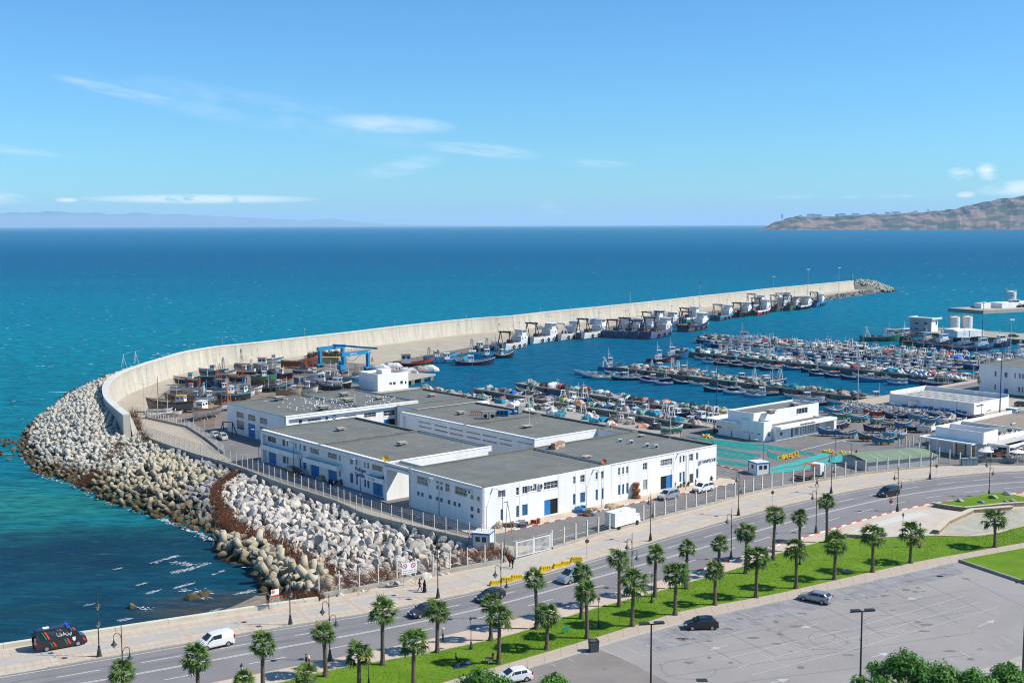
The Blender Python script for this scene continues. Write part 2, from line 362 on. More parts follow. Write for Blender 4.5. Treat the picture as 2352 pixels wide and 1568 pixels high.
for i in range(len(sprof)-1):
 for k in range(4):
  t=k/4;px=sprof[i][0]*(1-t)+sprof[i+1][0]*t
  sx_.append((px-CX)/FPX*74000);st_.append((sprof[i][1]*(1-t)+sprof[i+1][1]*t)/FPX*74000*(1+.05*fnoise(px*.07,4)))
ridge('distant_mountains',sx_,74000,st_,4000,mat('far_slope',(0.10,0.12,0.10),0.95),0.1,9,6)
dm=[(2090,0.5),(2110,3),(2130,6),(2150,5),(2180,2),(2200,.5)]
ridge('distant_hill',[(p-CX)/FPX*24000 for p,h in dm],24000,[(30+h)/FPX*24000 for p,h in dm],1500,MATS['far_slope'],0.05,6,5)
WALLTOP=[(375,822),(350,829),(317.5,840),(300,846),(277.5,856),(257.5,869),(246,882),(243.7,896),(250,912),(268,930),(292,950)]
WALLFAR=[(400,813.5),(437,806),(500,795.5),(588,785),(700,772),(800,761),(900,749.5),(1000,738),(1100,727),(1176,725.4-7),(1250,710),(1326,702),(1400,693),(1476,687),(1550,680),
   (1626,674),(1700,667),(1764,661.6),(1864,652.4),(1959,643.6)]
WH=7.0
crestpx=[(292,951),(268,932),(250,914),(243.7,897),(245,883),(256,868),(276,855),(300,845),(317.5,839.5),(345,830),(375,821.5),(405,812),(437,804.5),(470,799),(500,794.5),(588,785.5),(700,773),(800,762),(900,750),
   (1000,739),(1100,729.5),(1176,724.5),(1250,716),(1326,708.5),(1400,701.5),(1476,694),(1550,686),(1626,677.5),(1700,670),(1764,662.5),(1864,653.2),(1959,644.2)]
def smooth(P,n=4):
 out=[]
 for i in range(len(P)-1):
  p0,p1,p2,p3=P[max(0,i-1)],P[i],P[i+1],P[min(len(P)-1,i+2)]
  for k in range(n):
   t=k/n
   out.append(0.5*((2*p1)+(p2-p0)*t+(2*p0-5*p1+4*p2-p3)*t*t+(3*p1-p0-3*p2+p3)*t ** 3))
 out.append(P[-1]);return out
CREST=smooth([G(x,y,WH) for x,y in crestpx],4)
def offset(P,d):
 out=[]
 for i,p in enumerate(P):
  t=(P[min(len(P)-1,i+1)]-P[max(0,i-1)]);t.z=0;t.normalize();out.append(Vector((p.x-t.y*d,p.y+t.x*d,p.z)))
 return out
def atz(P,z): return [Vector((p.x,p.y,z)) for p in P]
OUT_,INN_=offset(CREST,0.9),offset(CREST,-0.6)
RETW=[G(*T(0,2,1330,905)),G(*T(0,2,1560,990)),G(*T(0,2,1800,1070)),G(*T(0,2,2060,1145)),G(*T(0,2,2250,1208)),G(*T(1,2,200,1330)),G(*T(1,2,750,1510)),G(*T(1,3,1000,60)),G(*T(1,3,1500,185)),G(*T(1,3,2000,300)),G(*T(1,3,2250,350))]
SEAW=[G(-420,1554),G(0,1491),G(300,1446),G(588,1402.5),G(735,1380)]
FENW=[G(735,1376),G(820,1361),G(963,1331),G(1060,1311),G(1165,1291)]
QE=[G(860,838),G(930,824),G(1000,812),G(1103,793),G(1176,782),G(1351,757),G(1476,737),G(1676,709),G(1764,698),G(1881,681),G(2001,665)]
land=MB()
port=[p for p in RETW[::-1]]+[Vector((p.x,p.y,0)) for p in OUT_]+[Vector((p.x,p.y,0)) for p in reversed(QE)]
port += [U(96,205),U(87,200),U(84,168),U(84,152),U(96.5,148),U(96.5,44),U(104,41),U(126,40),U(128,38),U(166,38),U(168,43),U(400,45),U(700,20),U(700,-300),U(300,-300),Vector((160,120,0)),Vector((160,60,0)),Vector((-160,60,0)),SEAW[0]]
port += SEAW[1:]+FENW+[G(1186,1283)]
land.prism([(p.x,p.y) for p in port],-6,0.0,0,1)
land.build('ground',[ASPHP,CONCD],kind='structure')
PORTPOLY=port
SLABC=mat('slab_concrete',(0.42,0.37,0.29),0.9,(0.33,0.29,0.225),0.08,0.9,coords='World',detail=9,contrast=0.4,spec=0.15)
q=MB();inn=atz(INN_,0.004)
qp=[p for p in inn]+[Vector((p.x,p.y,0.004)) for p in reversed(QE)]+[G(860,838),G(800,832),G(700,842),G(600,850),G(480,862),G(400,885),G(345,925),G(333,955),G(430,981),G(515,1046),G(560,1075),G(*T(0,2,2250,1202))]+[p for p in RETW[:4][::-1]]
q.poly([(p.x,p.y) for p in qp],0.004);q.build('breakwater_road',SLABC,kind='structure')
q=MB();rp=[G(560,1076),G(700,1125),G(900,1185),G(1050,1226),G(1110,1236),G(1170,1253),G(1270,1252),G(1267,1258),G(1186,1281)]+RETW[::-1][:7]
q.poly([(p.x,p.y) for p in rp],0.006);q.build('service_road',SLABC,kind='structure')
q=MB();yp=[G(345,925),G(400,885),G(480,862),G(600,850),G(700,842),G(800,832),G(820,860),G(800,890),G(700,905),G(520,925),G(500,985),G(440,975),G(345,955)]
q.poly([(p.x,p.y) for p in yp],0.008);q.build('boatyard_ground',mat('yard_dirt',(0.24,0.19,0.15),0.95,(0.15,0.125,0.105),0.12,0.9,coords='World',detail=8),kind='structure')
QC=mat('quay_concrete',(0.36,0.34,0.29),0.9,(0.25,0.235,0.20),0.15,0.9,coords='World',detail=8,contrast=0.4)
q=MB();q.poly([U(59.3,29.5),U(59.3,76),U(66,76),U(66,106),U(50,120),U(50,150),U(84,152),U(96.3,147.8),U(96.3,44),U(92,38),U(80,31)],0.008);q.build('net_quay',QC,kind='structure')
q=MB();q.poly([U(168,42.8),U(399,44.8),U(399,41),U(212,40),U(210,3),U(160,2),U(163,40)],0.008);q.build('market_quay',SLABC,kind='structure')
PIERS={2: (104.5,110.0,40,134),3: (122.3,128.2,38,135),4: (176.8,183.0,42.5,144),5: (234.3,240.3,43,171),6: (288.5,295.0,43,203),7: (378.0,408.0,44,163)}
PN={1: 'net quay behind the warehouses',2: 'first finger pier',3: 'second finger pier',4: 'third finger pier',5: 'fourth finger pier',6: 'fifth finger pier',7: 'far mole with the tanks'}
TYRE=mat('tyre',(0.02,0.02,0.02),0.9)
tyre_me=MB()
for i in range(10):
 t0,t1=2*math.pi*i/10,2*math.pi*(i+1)/10
 tyre_me.tube((.38*math.cos(t0),0,.38*math.sin(t0)),(.38*math.cos(t1),0,.38*math.sin(t1)),.13,n=6)
tyre_me=tyre_me.mesh('fender_tyre',TYRE,True)
for k,(a0,a1,b0,b1) in PIERS.items():
 r=thing('finger_pier' if k<7 else 'mole',U(a0,b1),('grey concrete mole carrying the tanks and the grey control building' if k == 7 else 'grey concrete '+PN[k]+' counted from the warehouses'),'pier','finger piers of the fishing harbour',ANG)
 m=MB();m.bx(0,a1-a0,-(b1-b0),0,-0.25,0.06,0);m.build('deck',[QC],r)
 m=MB();m.bx(0.25,a1-a0-.25,-(b1-b0),-0.3,-5,-0.252,0)
 m.build('pier_wall',[CONCD],r)
 m=MB();m.bx(-0.02,0.35,-(b1-b0),0,0.062,0.24,0);m.bx(a1-a0-.35,a1-a0+.02,-(b1-b0),0,0.062,0.24,0);m.build('edge_beam',[CONC],r)
 nb=int((b1-b0)/9)
 for i in range(nb): put('fender',tyre_me,r,(-.16+.05*(i % 2),-(i+.6)*9-R.uniform(0,3),-0.65),rz=math.pi/2)
# ================================================================= BREAKWATER WALL
def wall_mat():
 m=mat('wall_concrete',(0.51,0.475,0.40),0.9,(0.37,0.34,0.28),0.55,0.95,spec=0.15,coords='World',stretch=(1,1,0.10),contrast=0.34,detail=10);return m
WALLC=wall_mat()
CAPC=mat('wall_cap',(0.60,0.58,0.53),0.85,(0.48,0.46,0.41),0.4,0.8,coords='World')
bw=thing('breakwater_wall',(CREST[40].x,CREST[40].y,0),'tall curved pale concrete sea wall running round the harbour to the far head','sea wall')
off=-CREST[40]
def loc(P): return [p+Vector((off.x,off.y,0)) for p in P]
npan=0;SEG=2
for i in range(0,len(CREST)-1,SEG):
 j=min(i+SEG,len(CREST)-1)
 m=MB();I0,I1,O0,O1=INN_[i],INN_[j],OUT_[i],OUT_[j]
 dirv=(I1-I0);dirv.z=0;dl=dirv.length;dirv.normalize();g_=dirv*0.04
 nrm=Vector((dirv.y,-dirv.x,0))
 zt=WH-(0 if i>3 else (4-i)*0.0)
 prof_i=[(0.9,0),(0.55,1.6),(0.2,3.6),(0.0,5.4),(0.0,WH-.35)]
 A=[I0+g_+nrm*d+Vector((0,0,z-I0.z)) for d,z in prof_i];B=[I1-g_+nrm*d+Vector((0,0,z-I1.z)) for d,z in prof_i]
 for k in range(4): m.quad(*loc([A[k],B[k],B[k+1],A[k+1]]))
 m.quad(*loc([atz([O1],WH-.35)[0],atz([O0],WH-.35)[0],atz([O0],-5)[0],atz([O1],-5)[0]]))
 for P0,Q0 in ((I0,O0),(I1,O1)): m.quad(*loc([atz([P0],0)[0],atz([Q0],0)[0],atz([Q0],WH-.35)[0],atz([P0],WH-.35)[0]]))
 m.build('wall_panel',[WALLC],bw)
 m=MB();e=0.12
 a,b,c,d=(I0+g_*1.2+nrm*e,I1-g_*1.2+nrm*e,O1-g_*1.2-nrm*e,O0+g_*1.2-nrm*e)
 lo=lambda p: Vector((p.x,p.y,WH-.35));hi=lambda p: Vector((p.x,p.y,WH))
 m.quad(*loc([hi(a),hi(b),hi(c),hi(d)]))
 for p,q_ in ((a,b),(b,c),(c,d),(d,a)): m.quad(*loc([lo(p),lo(q_),hi(q_),hi(p)]))
 m.build('cap_stone',[CAPC],bw)
m=MB();p0,p1=loc([INN_[0]])[0],loc([OUT_[0]])[0];e0=loc([G(*T(0,2,1250,868),1.0)])[0];dv=(e0-p0);dv.z=0;dv.normalize();L_=7.5
for s,P in ((1,p0),(-1,p1)):
 a,b,c=Vector((P.x,P.y,WH)),Vector((P.x,P.y,-1)),Vector((P.x+dv.x*L_,P.y+dv.y*L_,-1));d=Vector((P.x+dv.x*L_,P.y+dv.y*L_,1.2))
 m.quad(a,b,c,d) if s<0 else m.quad(d,c,b,a)
for k in ((WH,1.2),):
 m.quad(Vector((p0.x,p0.y,WH)),Vector((p1.x,p1.y,WH)),Vector((p1.x+dv.x*L_,p1.y+dv.y*L_,1.2)),Vector((p0.x+dv.x*L_,p0.y+dv.y*L_,1.2)))
m.build('raking_end',[WALLC],bw)
# ================================================================= RETAINING WALL+FENCES
WIRE=mat('fence_wire',(0.30,0.29,0.27),0.6,metal=0.3);RWIRE=mat('rusty_fence_wire',(0.20,0.10,0.06),0.8)
POSTW=mat('post_concrete',(0.60,0.58,0.52),0.8,(0.48,0.45,0.38),1.5,0.7)
def walk(P,step):
 out=[];acc=0.0;nxt=0.0
 for p,q in zip(P,P[1:]):
  l=(q-p).length
  while nxt <= acc+l+1e-6: out.append((p+(q-p)*((nxt-acc)/l),(q-p).normalized()));nxt += step
  acc += l
 return out
def fence(P,step,h,zb,pw,label,group,base=None,wires=9,wm=None,wr=0.022,pm=None,lean=True,mesh=False):
 P=[Vector((p.x,p.y,0)) for p in P];o=P[0];root=thing('fence',(o.x,o.y,zb),label,'fence',group)
 pts=walk(P,step);m=MB();m.box(0,0,h/2,pw,pw*0.85,h);pme=m.mesh('fence_post',pm or POSTW)
 for p,d in pts: put('post',pme,root,(p.x-o.x,p.y-o.y,0),rz=math.atan2(d.y,d.x))
 for (p,d),(q,d2) in zip(pts,pts[1:]):
  m=MB();a,b=p-o,q-o
  for k in range(wires):
   z=0.1+(h-.25)*k/(wires-1);m.tube((a.x,a.y,z),(b.x,b.y,z+R.uniform(-.02,.02)),wr,n=3,cap=False)
  if mesh:
   for k in range(1,6):
    c=a.lerp(b,k/6);m.tube((c.x,c.y,.1),(c.x,c.y,h-.15),wr*.8,n=3,cap=False)
  m.build('wire_panel',wm or WIRE,root)
 if base:
  w,z0,z1=base;A=offset(P,w/2);B=offset(P,-w/2)
  for (p,d),(q,d2) in zip(pts,pts[1:]):
   nn=Vector((-d.y,d.x,0))*w/2;m=MB();a,b=p-o+d*.015,q-o-d*.015;c=[a+nn,a-nn,b-nn,b+nn]
   m.prism([(v.x,v.y) for v in c],z0-zb,z1-zb-0.0);m.build('kerb_wall',[CONC],root)
 return root
fence(RETW,2.55,2.5,1.0,0.13,'long pale post fence on the retaining wall between the rocks and the service road','wire fences of the port',base=(0.45,-1.6,1.0),wires=8,mesh=True)
FEN_G=[G(733,1372),G(820,1357),G(963,1329),G(1060,1309),G(1168,1290)]
fence(FEN_G,2.95,2.6,0.62,0.16,'post and wire fence along the promenade in front of the boulders','wire fences of the port',base=(0.5,-.05,0.62),wires=12,wm=RWIRE,wr=0.028)
FEN_P=[G(*T(2,3,365,338)),G(*T(2,3,870,186)),G(*T(2,3,1520,12)),G(*T(2,2,2351,1362)),G(*T(3,2,420,1292)),G(*T(3,2,900,1217)),G(*T(3,2,1300,1172)),G(*T(3,2,1560,1148))]
fence(FEN_P,2.85,2.6,0.40,0.24,'concrete post fence between the promenade and the port road','wire fences of the port',base=(0.5,-.05,0.40),wires=8)
FEN_R=[G(*T(3,2,1200,1005)),G(*T(3,2,1310,1030)),G(*T(3,2,1500,1075)),G(*T(3,2,1800,1150))]
fence(FEN_R,3.0,2.7,0.1,0.22,'pale post fence round the terrace side of the harbour restaurant','wire fences of the port',wires=8)
fence([G(*T(3,2,1200,1005)),G(*T(3,2,1500,940))],2.8,2.7,0.1,0.2,'short post fence between the boat yard and the restaurant terrace','wire fences of the port',wires=8)
fence([G(*T(3,2,1905,1105)),G(*T(3,2,2110,1110)),G(*T(3,2,2351,1112)),G(2420,1061)],3.2,2.7,0.8,0.2,'glazed post fence on concrete barriers in front of the restaurant','wire fences of the port',base=(0.5,0,0.8),wires=4)
fence([G(*T(0,2,1335,705)),G(*T(0,2,1500,740)),G(*T(0,2,1720,790)),G(*T(0,2,1900,905)),G(*T(0,2,2065,1040))],1.3,1.5,0.5,0.07,'low white railing on the kerb beside the boat yard ramp','wire fences of the port',base=(0.3,0,0.5),wires=5,pm=STEELW,wm=STEELW)
fence([G(*T(0,2,1780,810)),G(*T(0,2,2005,800))],2.6,2.6,0,0.18,'rusty mesh fence below the wheelhouse of the hauled boat','wire fences of the port',base=(0.4,0,0.5),wires=12,wm=RWIRE,wr=.03)
g0,g1=GT(2,3,40,420),GT(2,3,350,345);gd=g1-g0;gl=gd.length
gate=thing('gate',g0,'white barred double gate across the service road beside the promenade','gate',rz=math.atan2(gd.y,gd.x))
for s in (0,1):
 x0,x1=s*gl/2+.08,(s+1)*gl/2-.08
 m=MB();m.bx(x0,x1,-.05,.05,.12,.24);m.bx(x0,x1,-.05,.05,2.3,2.42)
 m.bx(x0,x0+.12,-.05,.05,.24,2.3);m.bx(x1-.12,x1,-.05,.05,.24,2.3);m.tube((x0,.03,.2),(x1,.03,2.3),.03);leaf=m.build('gate_leaf',STEELW,gate)
 n=int((x1-x0)/.22)
 for i in range(1,n): m=MB();m.box(x0+i*(x1-x0)/n,0,1.27,.045,.03,2.05);m.build('bar',STEELW,leaf)
for x in (-.1,gl/2,gl+.1): m=MB();m.box(x,0,1.35,.16,.16,2.7);m.build('post',STEELW,gate)
b0=GT(2,3,-40,380);tri=thing('lattice_mast',b0,'grey three legged mast of poles beside the white gate','mast')
for k in range(3):
 t=k*2.1;m=MB();m.tube((1.1*math.cos(t),1.1*math.sin(t),0),(.1*math.cos(t),.1*math.sin(t),7.6),.06,.045);m.build('leg',mat('grey_steel',(.33,.33,.33),.5,metal=.4),tri)
m=MB();m.tube((0,0,7.4),(0,0,8.2),.05);m.box(-.3,0,8.0,.5,.1,.1);m.build('mast_head',MATS['grey_steel'],tri)
# ================================================================= PROMENADE,ROAD,LAWN,CAR PARK (D-space outlines unprojected on z=0)
def line(P,n=4,z=0.0): return smooth([G(x,y,z) for x,y in P],n)
K_PROM=line([(-300,1596),(0,1551),(300,1500),(588,1450),(903,1398),(1133,1349),(1351,1288),(1551,1229),(1764,1170),(1914,1136),(2064,1109),(2214,1091),(2352,1082.5),(2500,1078)])
K_ROAD=line([(-300,1705),(0,1652),(300,1602),(588,1547),(788,1507),(988,1466),(1176,1423),(1326,1383),(1476,1343),(1651,1296),(1764,1258),(1889,1221),(2044,1177),(2139,1157),(2264,1139.5),(2352,1131),(2500,1120)])
L_TOP=line([(300,1660),(460,1610),(633,1569),(763,1537),(938,1507),(1013,1493),(1176,1456),(1326,1408),(1476,1367),(1551,1346),(1708,1300),(1764,1277),(1889,1243),(1939,1237),(2039,1234),(2139,1230),(2226,1232),(2290,1224),(2352,1208),(2500,1190)])
L_BOT=line([(300,1760),(620,1668),(880,1605),(1030,1563),(1176,1520),(1326,1476),(1501,1423),(1576,1401),(1764,1367),(1914,1333),(2101,1291),(2220,1269),(2352,1246),(2500,1222)])
P_BOT=line([(300,1800),(700,1686),(1000,1597),(1198,1540),(1346,1495),(1476,1456),(1651,1411),(1764,1387),(1989,1337),(2201,1291),(2352,1262),(2500,1236)])
def sheet(name,A,B,m,z):
 q=MB();P=[(p.x,p.y) for p in A]+[(p.x,p.y) for p in reversed(B)];q.poly(P,z);return q.build(name,m,kind='structure')
PAVE=mat('promenade_paving',(0.50,0.43,0.345),0.9,(0.43,0.365,0.29),0.5,0.8,coords='World',detail=9,spec=0.15)
PAVR=mat('red_paving',(0.46,0.37,0.29),0.9,(0.40,0.32,0.25),1.0,0.8,coords='World');PAVG=mat('grey_paving',(0.41,0.385,0.35),0.9,(0.36,0.34,0.31),0.6,0.8,coords='World')
JOINT=mat('paving_joint',(0.42,0.345,0.27),0.95)
sw=SEAW[:];pf=sw+[G(735,1376)]+FEN_G[1:]+[G(1186,1283),G(1267,1260)]+FEN_P[1:]+[G(*T(3,2,1750,1136)),G(2201,1067),G(2352,1069),G(2500,1072)]
PROMLINE=pf
KZ=0.13
q=MB();q.poly([(p.x,p.y) for p in pf]+[(p.x,p.y) for p in reversed(K_PROM)],0.012);q.build('promenade',PAVE,kind='structure')
sheet('road',K_PROM,K_ROAD,ASPH,0.016);sheet('sidewalk',K_ROAD,L_TOP+[],mat('pink_paving',(0.52,0.42,0.33),0.9,(0.45,0.36,0.28),0.6,0.8,coords='World',detail=9),0.018)
def at(P,s):
 acc=0
 for p,q in zip(P,P[1:]):
  l=(q-p).length
  if acc+l >= s: return p+(q-p)*((s-acc)/l),(q-p).normalized()
  acc += l
 return P[-1],(P[-1]-P[-2]).normalized()
def length(P): return sum((q-p).length for p,q in zip(P,P[1:]))
def kerbs(P,name,step,w,h,mats,label,group,s0=0,s1=None,side=1):
 Lg=length(P);s1=s1 or Lg;o=at(P,s0)[0];root=thing('kerb',(o.x,o.y,0.0),label,'kerb',group);m=MB();m.bx(0.02,step-.02,0,w*side,0,h);mes=[m.mesh('kerb_stone',x) for x in mats]
 n=int((s1-s0)/step);rest=MB()
 for i in range(n):
  p,d=at(P,s0+i*step);q_,_=at(P,s0+(i+1)*step);v=q_-p
  if i<290: put('kerb_stone',mes[i % len(mes)],root,(p.x-o.x,p.y-o.y,0.012),rz=math.atan2(v.y,v.x))
 return root
KERBY=mat('kerb_stone',(0.50,0.45,0.33),.85,(0.40,0.36,0.28),2,.8,rnd=.08);KR=mat('kerb_red',(0.50,0.09,0.06),.7,rnd=.1);KW=mat('kerb_white',(0.66,0.65,0.62),.7,rnd=.06)
kerbs(K_PROM,'promenade_kerb',1.6,0.22,0.14,[KERBY],'cream stone kerb between the promenade and the road','kerbs',s0=18,s1=300)
s_mid=None
kerbs(K_ROAD,'painted_kerb',1.5,-0.2,0.14,[KR,KW],'red and white painted kerb on the lawn side of the road','kerbs',s0=length(K_ROAD)*.50)
kerbs(L_TOP,'lawn_kerb',1.6,-0.12,0.12,[KERBY],'thin stone edging along the upper side of the palm lawn','kerbs')
kerbs(P_BOT,'path_kerb',1.5,0.16,0.13,[mat('kerb_grey',(0.42,0.41,0.38),.85,rnd=.1)],'pale kerb between the garden path and the car park','kerbs')
def between(A,B,s,f):
 p,d=at(A,s*length(A));q_,_=at(B,s*length(B));return p+(q_-p)*f
Lp=length(K_PROM);mg,mr,mj,msq=MB(),MB(),MB(),MB()
def prom(s,off,z=.02): p,d=at(K_PROM,s);return Vector((p.x-d.y*off,p.y+d.x*off,z))
def lim(s):
 p,d=at(K_PROM,s);n=Vector((-d.y,d.x,0));best=12.0
 for a,b in zip(PROMLINE,PROMLINE[1:]):
  den=n.x*(b.y-a.y)-n.y*(b.x-a.x)
  if abs(den)<1e-6: continue
  t=((a.x-p.x)*(b.y-a.y)-(a.y-p.y)*(b.x-a.x))/den;u=((a.x-p.x)*n.y-(a.y-p.y)*n.x)/den
  if t>0 and 0 <= u <= 1: best=min(best,t)
 return best
s=12.0;PER=7.4
while s<Lp-12:
 w=min(lim(s+PER/2),13)
 if 3<w:
  for k in range(4):
   sa,sb=s+.9+k*(PER-1.2)/4,s+.9+(k+1)*(PER-1.2)/4
   mg.quad(prom(sa,w*.36),prom(sb,w*.36),prom(sb,w*.62),prom(sa,w*.62))
  mr.quad(prom(s,.3),prom(s+.7,.3),prom(s+.7,w-.5),prom(s,w-.5))
  for f in (.36,.62,0.18,.80):
   for k in range(4):
    sa,sb=s+.7+k*(PER-.7)/4,s+.7+(k+1)*(PER-.7)/4
    mj.quad(prom(sa,w*f-.07,.024),prom(sb,w*f-.07,.024),prom(sb,w*f+.07,.024),prom(sa,w*f+.07,.024))
  for k in range(1,7):
   sa=s+.7+k*(PER-.7)/7
   for f0,f1 in ((.05,.18),(.18,.35),(.63,.80),(.80,.95)): mj.quad(prom(sa,w*f0,.022),prom(sa+.06,w*f0,.022),prom(sa+.06,w*f1,.022),prom(sa,w*f1,.022))
 s += PER
mg.build('grey_paving_fields',PAVG,kind='structure');mr.build('red_paving_bands',PAVR,kind='structure');mj.build('paving_joints',JOINT,kind='structure')
DRV=mat('driveway',(0.44,0.40,0.33),.9,(0.38,0.345,0.285),1,.8,coords='World')
q=MB();q.poly([(p.x,p.y) for p in (G(1176,1287),G(1266,1260),G(1300,1275),G(1352,1288),G(1180,1337),G(1132,1346),G(1056,1318))],0.028);q.build('driveway',DRV,kind='structure')
ml=MB()
def mark(A,B,f,w,dash=None,s0=0.0,s1=1.0,z=0.024):
 n=120;pts=[between(A,B,s0+(s1-s0)*i/n,f) for i in range(n+1)]
 P=[Vector((p.x,p.y,z)) for p in pts];Lh=length(P);s=0
 if dash is None: dash=(2.5,0)
 while s<Lh-.1:
  e=min(s+dash[0],Lh);a,d=at(P,s);b,d2=at(P,e);n1=Vector((-d.y,d.x,0))*w/2;n2=Vector((-d2.y,d2.x,0))*w/2
  ml.quad(a-n1,b-n2,b+n2,a+n1);s=e+dash[1]
mark(K_PROM,K_ROAD,0.05,.14);mark(K_PROM,K_ROAD,0.27,.16,(4.6,4.6))
mark(K_PROM,K_ROAD,0.500,.14);mark(K_PROM,K_ROAD,0.520,.14);mark(K_PROM,K_ROAD,0.75,.16,(4.4,5.2))
ml.build('road_markings',PAINT,kind='structure')
mw=MB();WORN=mat('worn_asphalt',(0.15,0.146,0.146),.85,(0.19,0.185,0.185),.3,.9,coords='World',stretch=(.3,1,1),detail=9)
for f0,f1 in ((.33,.40),(.19,.225)):
 n=60;A_=[between(K_PROM,K_ROAD,i/n,f0) for i in range(n+1)];B_=[between(K_PROM,K_ROAD,i/n,f1) for i in range(n+1)]
 mw.strip([Vector((p.x,p.y,.020)) for p in A_],[Vector((p.x,p.y,.020)) for p in B_])
mw.build('worn_lane',WORN,kind='structure')
spar=thing('seawall_parapet',SEAW[1],'low cream concrete parapet between the promenade and the cove','parapet');pts=walk(SEAW[:4]+[G(732,1381)],6.4)
PARC=mat('parapet_stone',(0.60,0.55,0.44),.85,(0.50,0.455,0.36),.6,.8,coords='World',detail=8)
o=SEAW[1]
for (p,d),(q_,_) in zip(pts,pts[1:]+[(G(732,1381),pts[-1][1])]):
 nn=Vector((-d.y,d.x,0));a,b=p-o+d*.02,q_-o-d*.02;m=MB();m.prism([(v.x,v.y) for v in (a,b,b+nn*.75,a+nn*.75)],-4,.55);m.build('parapet_block',PARC,spar)
GRASS=mat('lawn_grass',(0.095,0.185,0.010),0.9,(0.145,0.24,0.02),0.22,0.9,0.03,22,coords='World',detail=10,spec=0.1)
sheet('lawn',L_TOP,L_BOT,GRASS,0.035)
gb=MB();rg=random.Random(5)
def inpoly(x,y,P):
 c=False;j=len(P)-1
 for i in range(len(P)):
  if (P[i][1]>y) != (P[j][1]>y) and x<(P[j][0]-P[i][0])*(y-P[i][1])/(P[j][1]-P[i][1])+P[i][0]: c=not c
  j=i
 return c
for i in range(26000):
 s_,f_=rg.random(),rg.random();p=between(L_TOP,L_BOT,.1+.85*s_,.01+.98*f_);t=rg.uniform(0,6.3);h=rg.uniform(.04,.11);w=rg.uniform(.03,.07)
 gb.tri((p.x-w*math.cos(t),p.y-w*math.sin(t),.035),(p.x+w*math.cos(t),p.y+w*math.sin(t),.035),(p.x+rg.uniform(-.05,.05),p.y+rg.uniform(-.05,.05),.035+h))
gb.build('grass_blades',mat('grass_blade',(0.11,0.21,0.012),.8,(0.16,0.27,0.03),.4,.9,coords='World'),kind='stuff')
PATHC=mat('path_paving',(0.44,0.365,0.285),0.92,(0.36,0.30,0.235),1.2,0.8,coords='World',detail=9,contrast=.4)
sheet('garden_path',L_BOT,P_BOT,PATHC,0.03)
mj=MB()
for i in range(1,60):
 p,q_=between(L_BOT,P_BOT,i/60,.03),between(L_BOT,P_BOT,i/60,.95);d=Vector((.05,.02,0));mj.quad((p.x,p.y,.034),(p.x+.06,p.y+.02,.034),(q_.x+.06,q_.y+.02,.034),(q_.x,q_.y,.034))
mj.build('path_joints',mat('path_joint',(0.26,0.215,0.17),.95),kind='structure')
LOTM=mat('carpark_asphalt',(0.315,0.295,0.275),0.9,(0.235,0.222,0.212),0.07,0.95,0.004,25,coords='World',detail=12,contrast=.4,spec=.2)
lotpoly=[(p.x,p.y) for p in P_BOT]+[(200,110),(200,60),(-60,60)]
q=MB();q.poly(lotpoly,0.014);q.build('car_park',LOTM,kind='structure')
q=MB();q.poly([(p.x,p.y) for p in [GT(2,3,90,1455,0),GT(2,3,400,1365),GT(2,3,775,1255),GT(2,3,1000,1335),GT(2,3,1450,1568),GT(2,3,1600,1700),G(1200,1620),G(1080,1590)]],0.02)
q.build('brown_asphalt_patch',mat('brown_asphalt',(0.235,0.21,0.19),.92,(0.19,0.17,0.155),.2,.9,coords='World',detail=10),kind='structure')
dk=MB()
for (c,r,x0,y0,x1,y1,x2,y2,x3,y3) in ((2,3,1110,1165,2351,840,2351,1010,1350,1290),(3,3,0,850,1700,470,1800,560,0,1000)):
 dk.quad(GT(c,r,x0,y0,.018),GT(c,r,x3,y3,.018),GT(c,r,x2,y2,.018),GT(c,r,x1,y1,.018))
dk.build('stained_bays',mat('stained_asphalt',(0.20,0.193,0.198),.9,(0.28,0.27,0.27),.35,1,coords='World',detail=12,contrast=.25),kind='structure')
mk=MB()
def seg(c,r,x0,y0,x1,y1,w=.11,z=.026):
 a,b=GT(c,r,x0,y0,z),GT(c,r,x1,y1,z);d=(b-a).normalized();n=Vector((-d.y,d.x,0))*w/2;mk.quad(a-n,b-n,b+n,a+n)
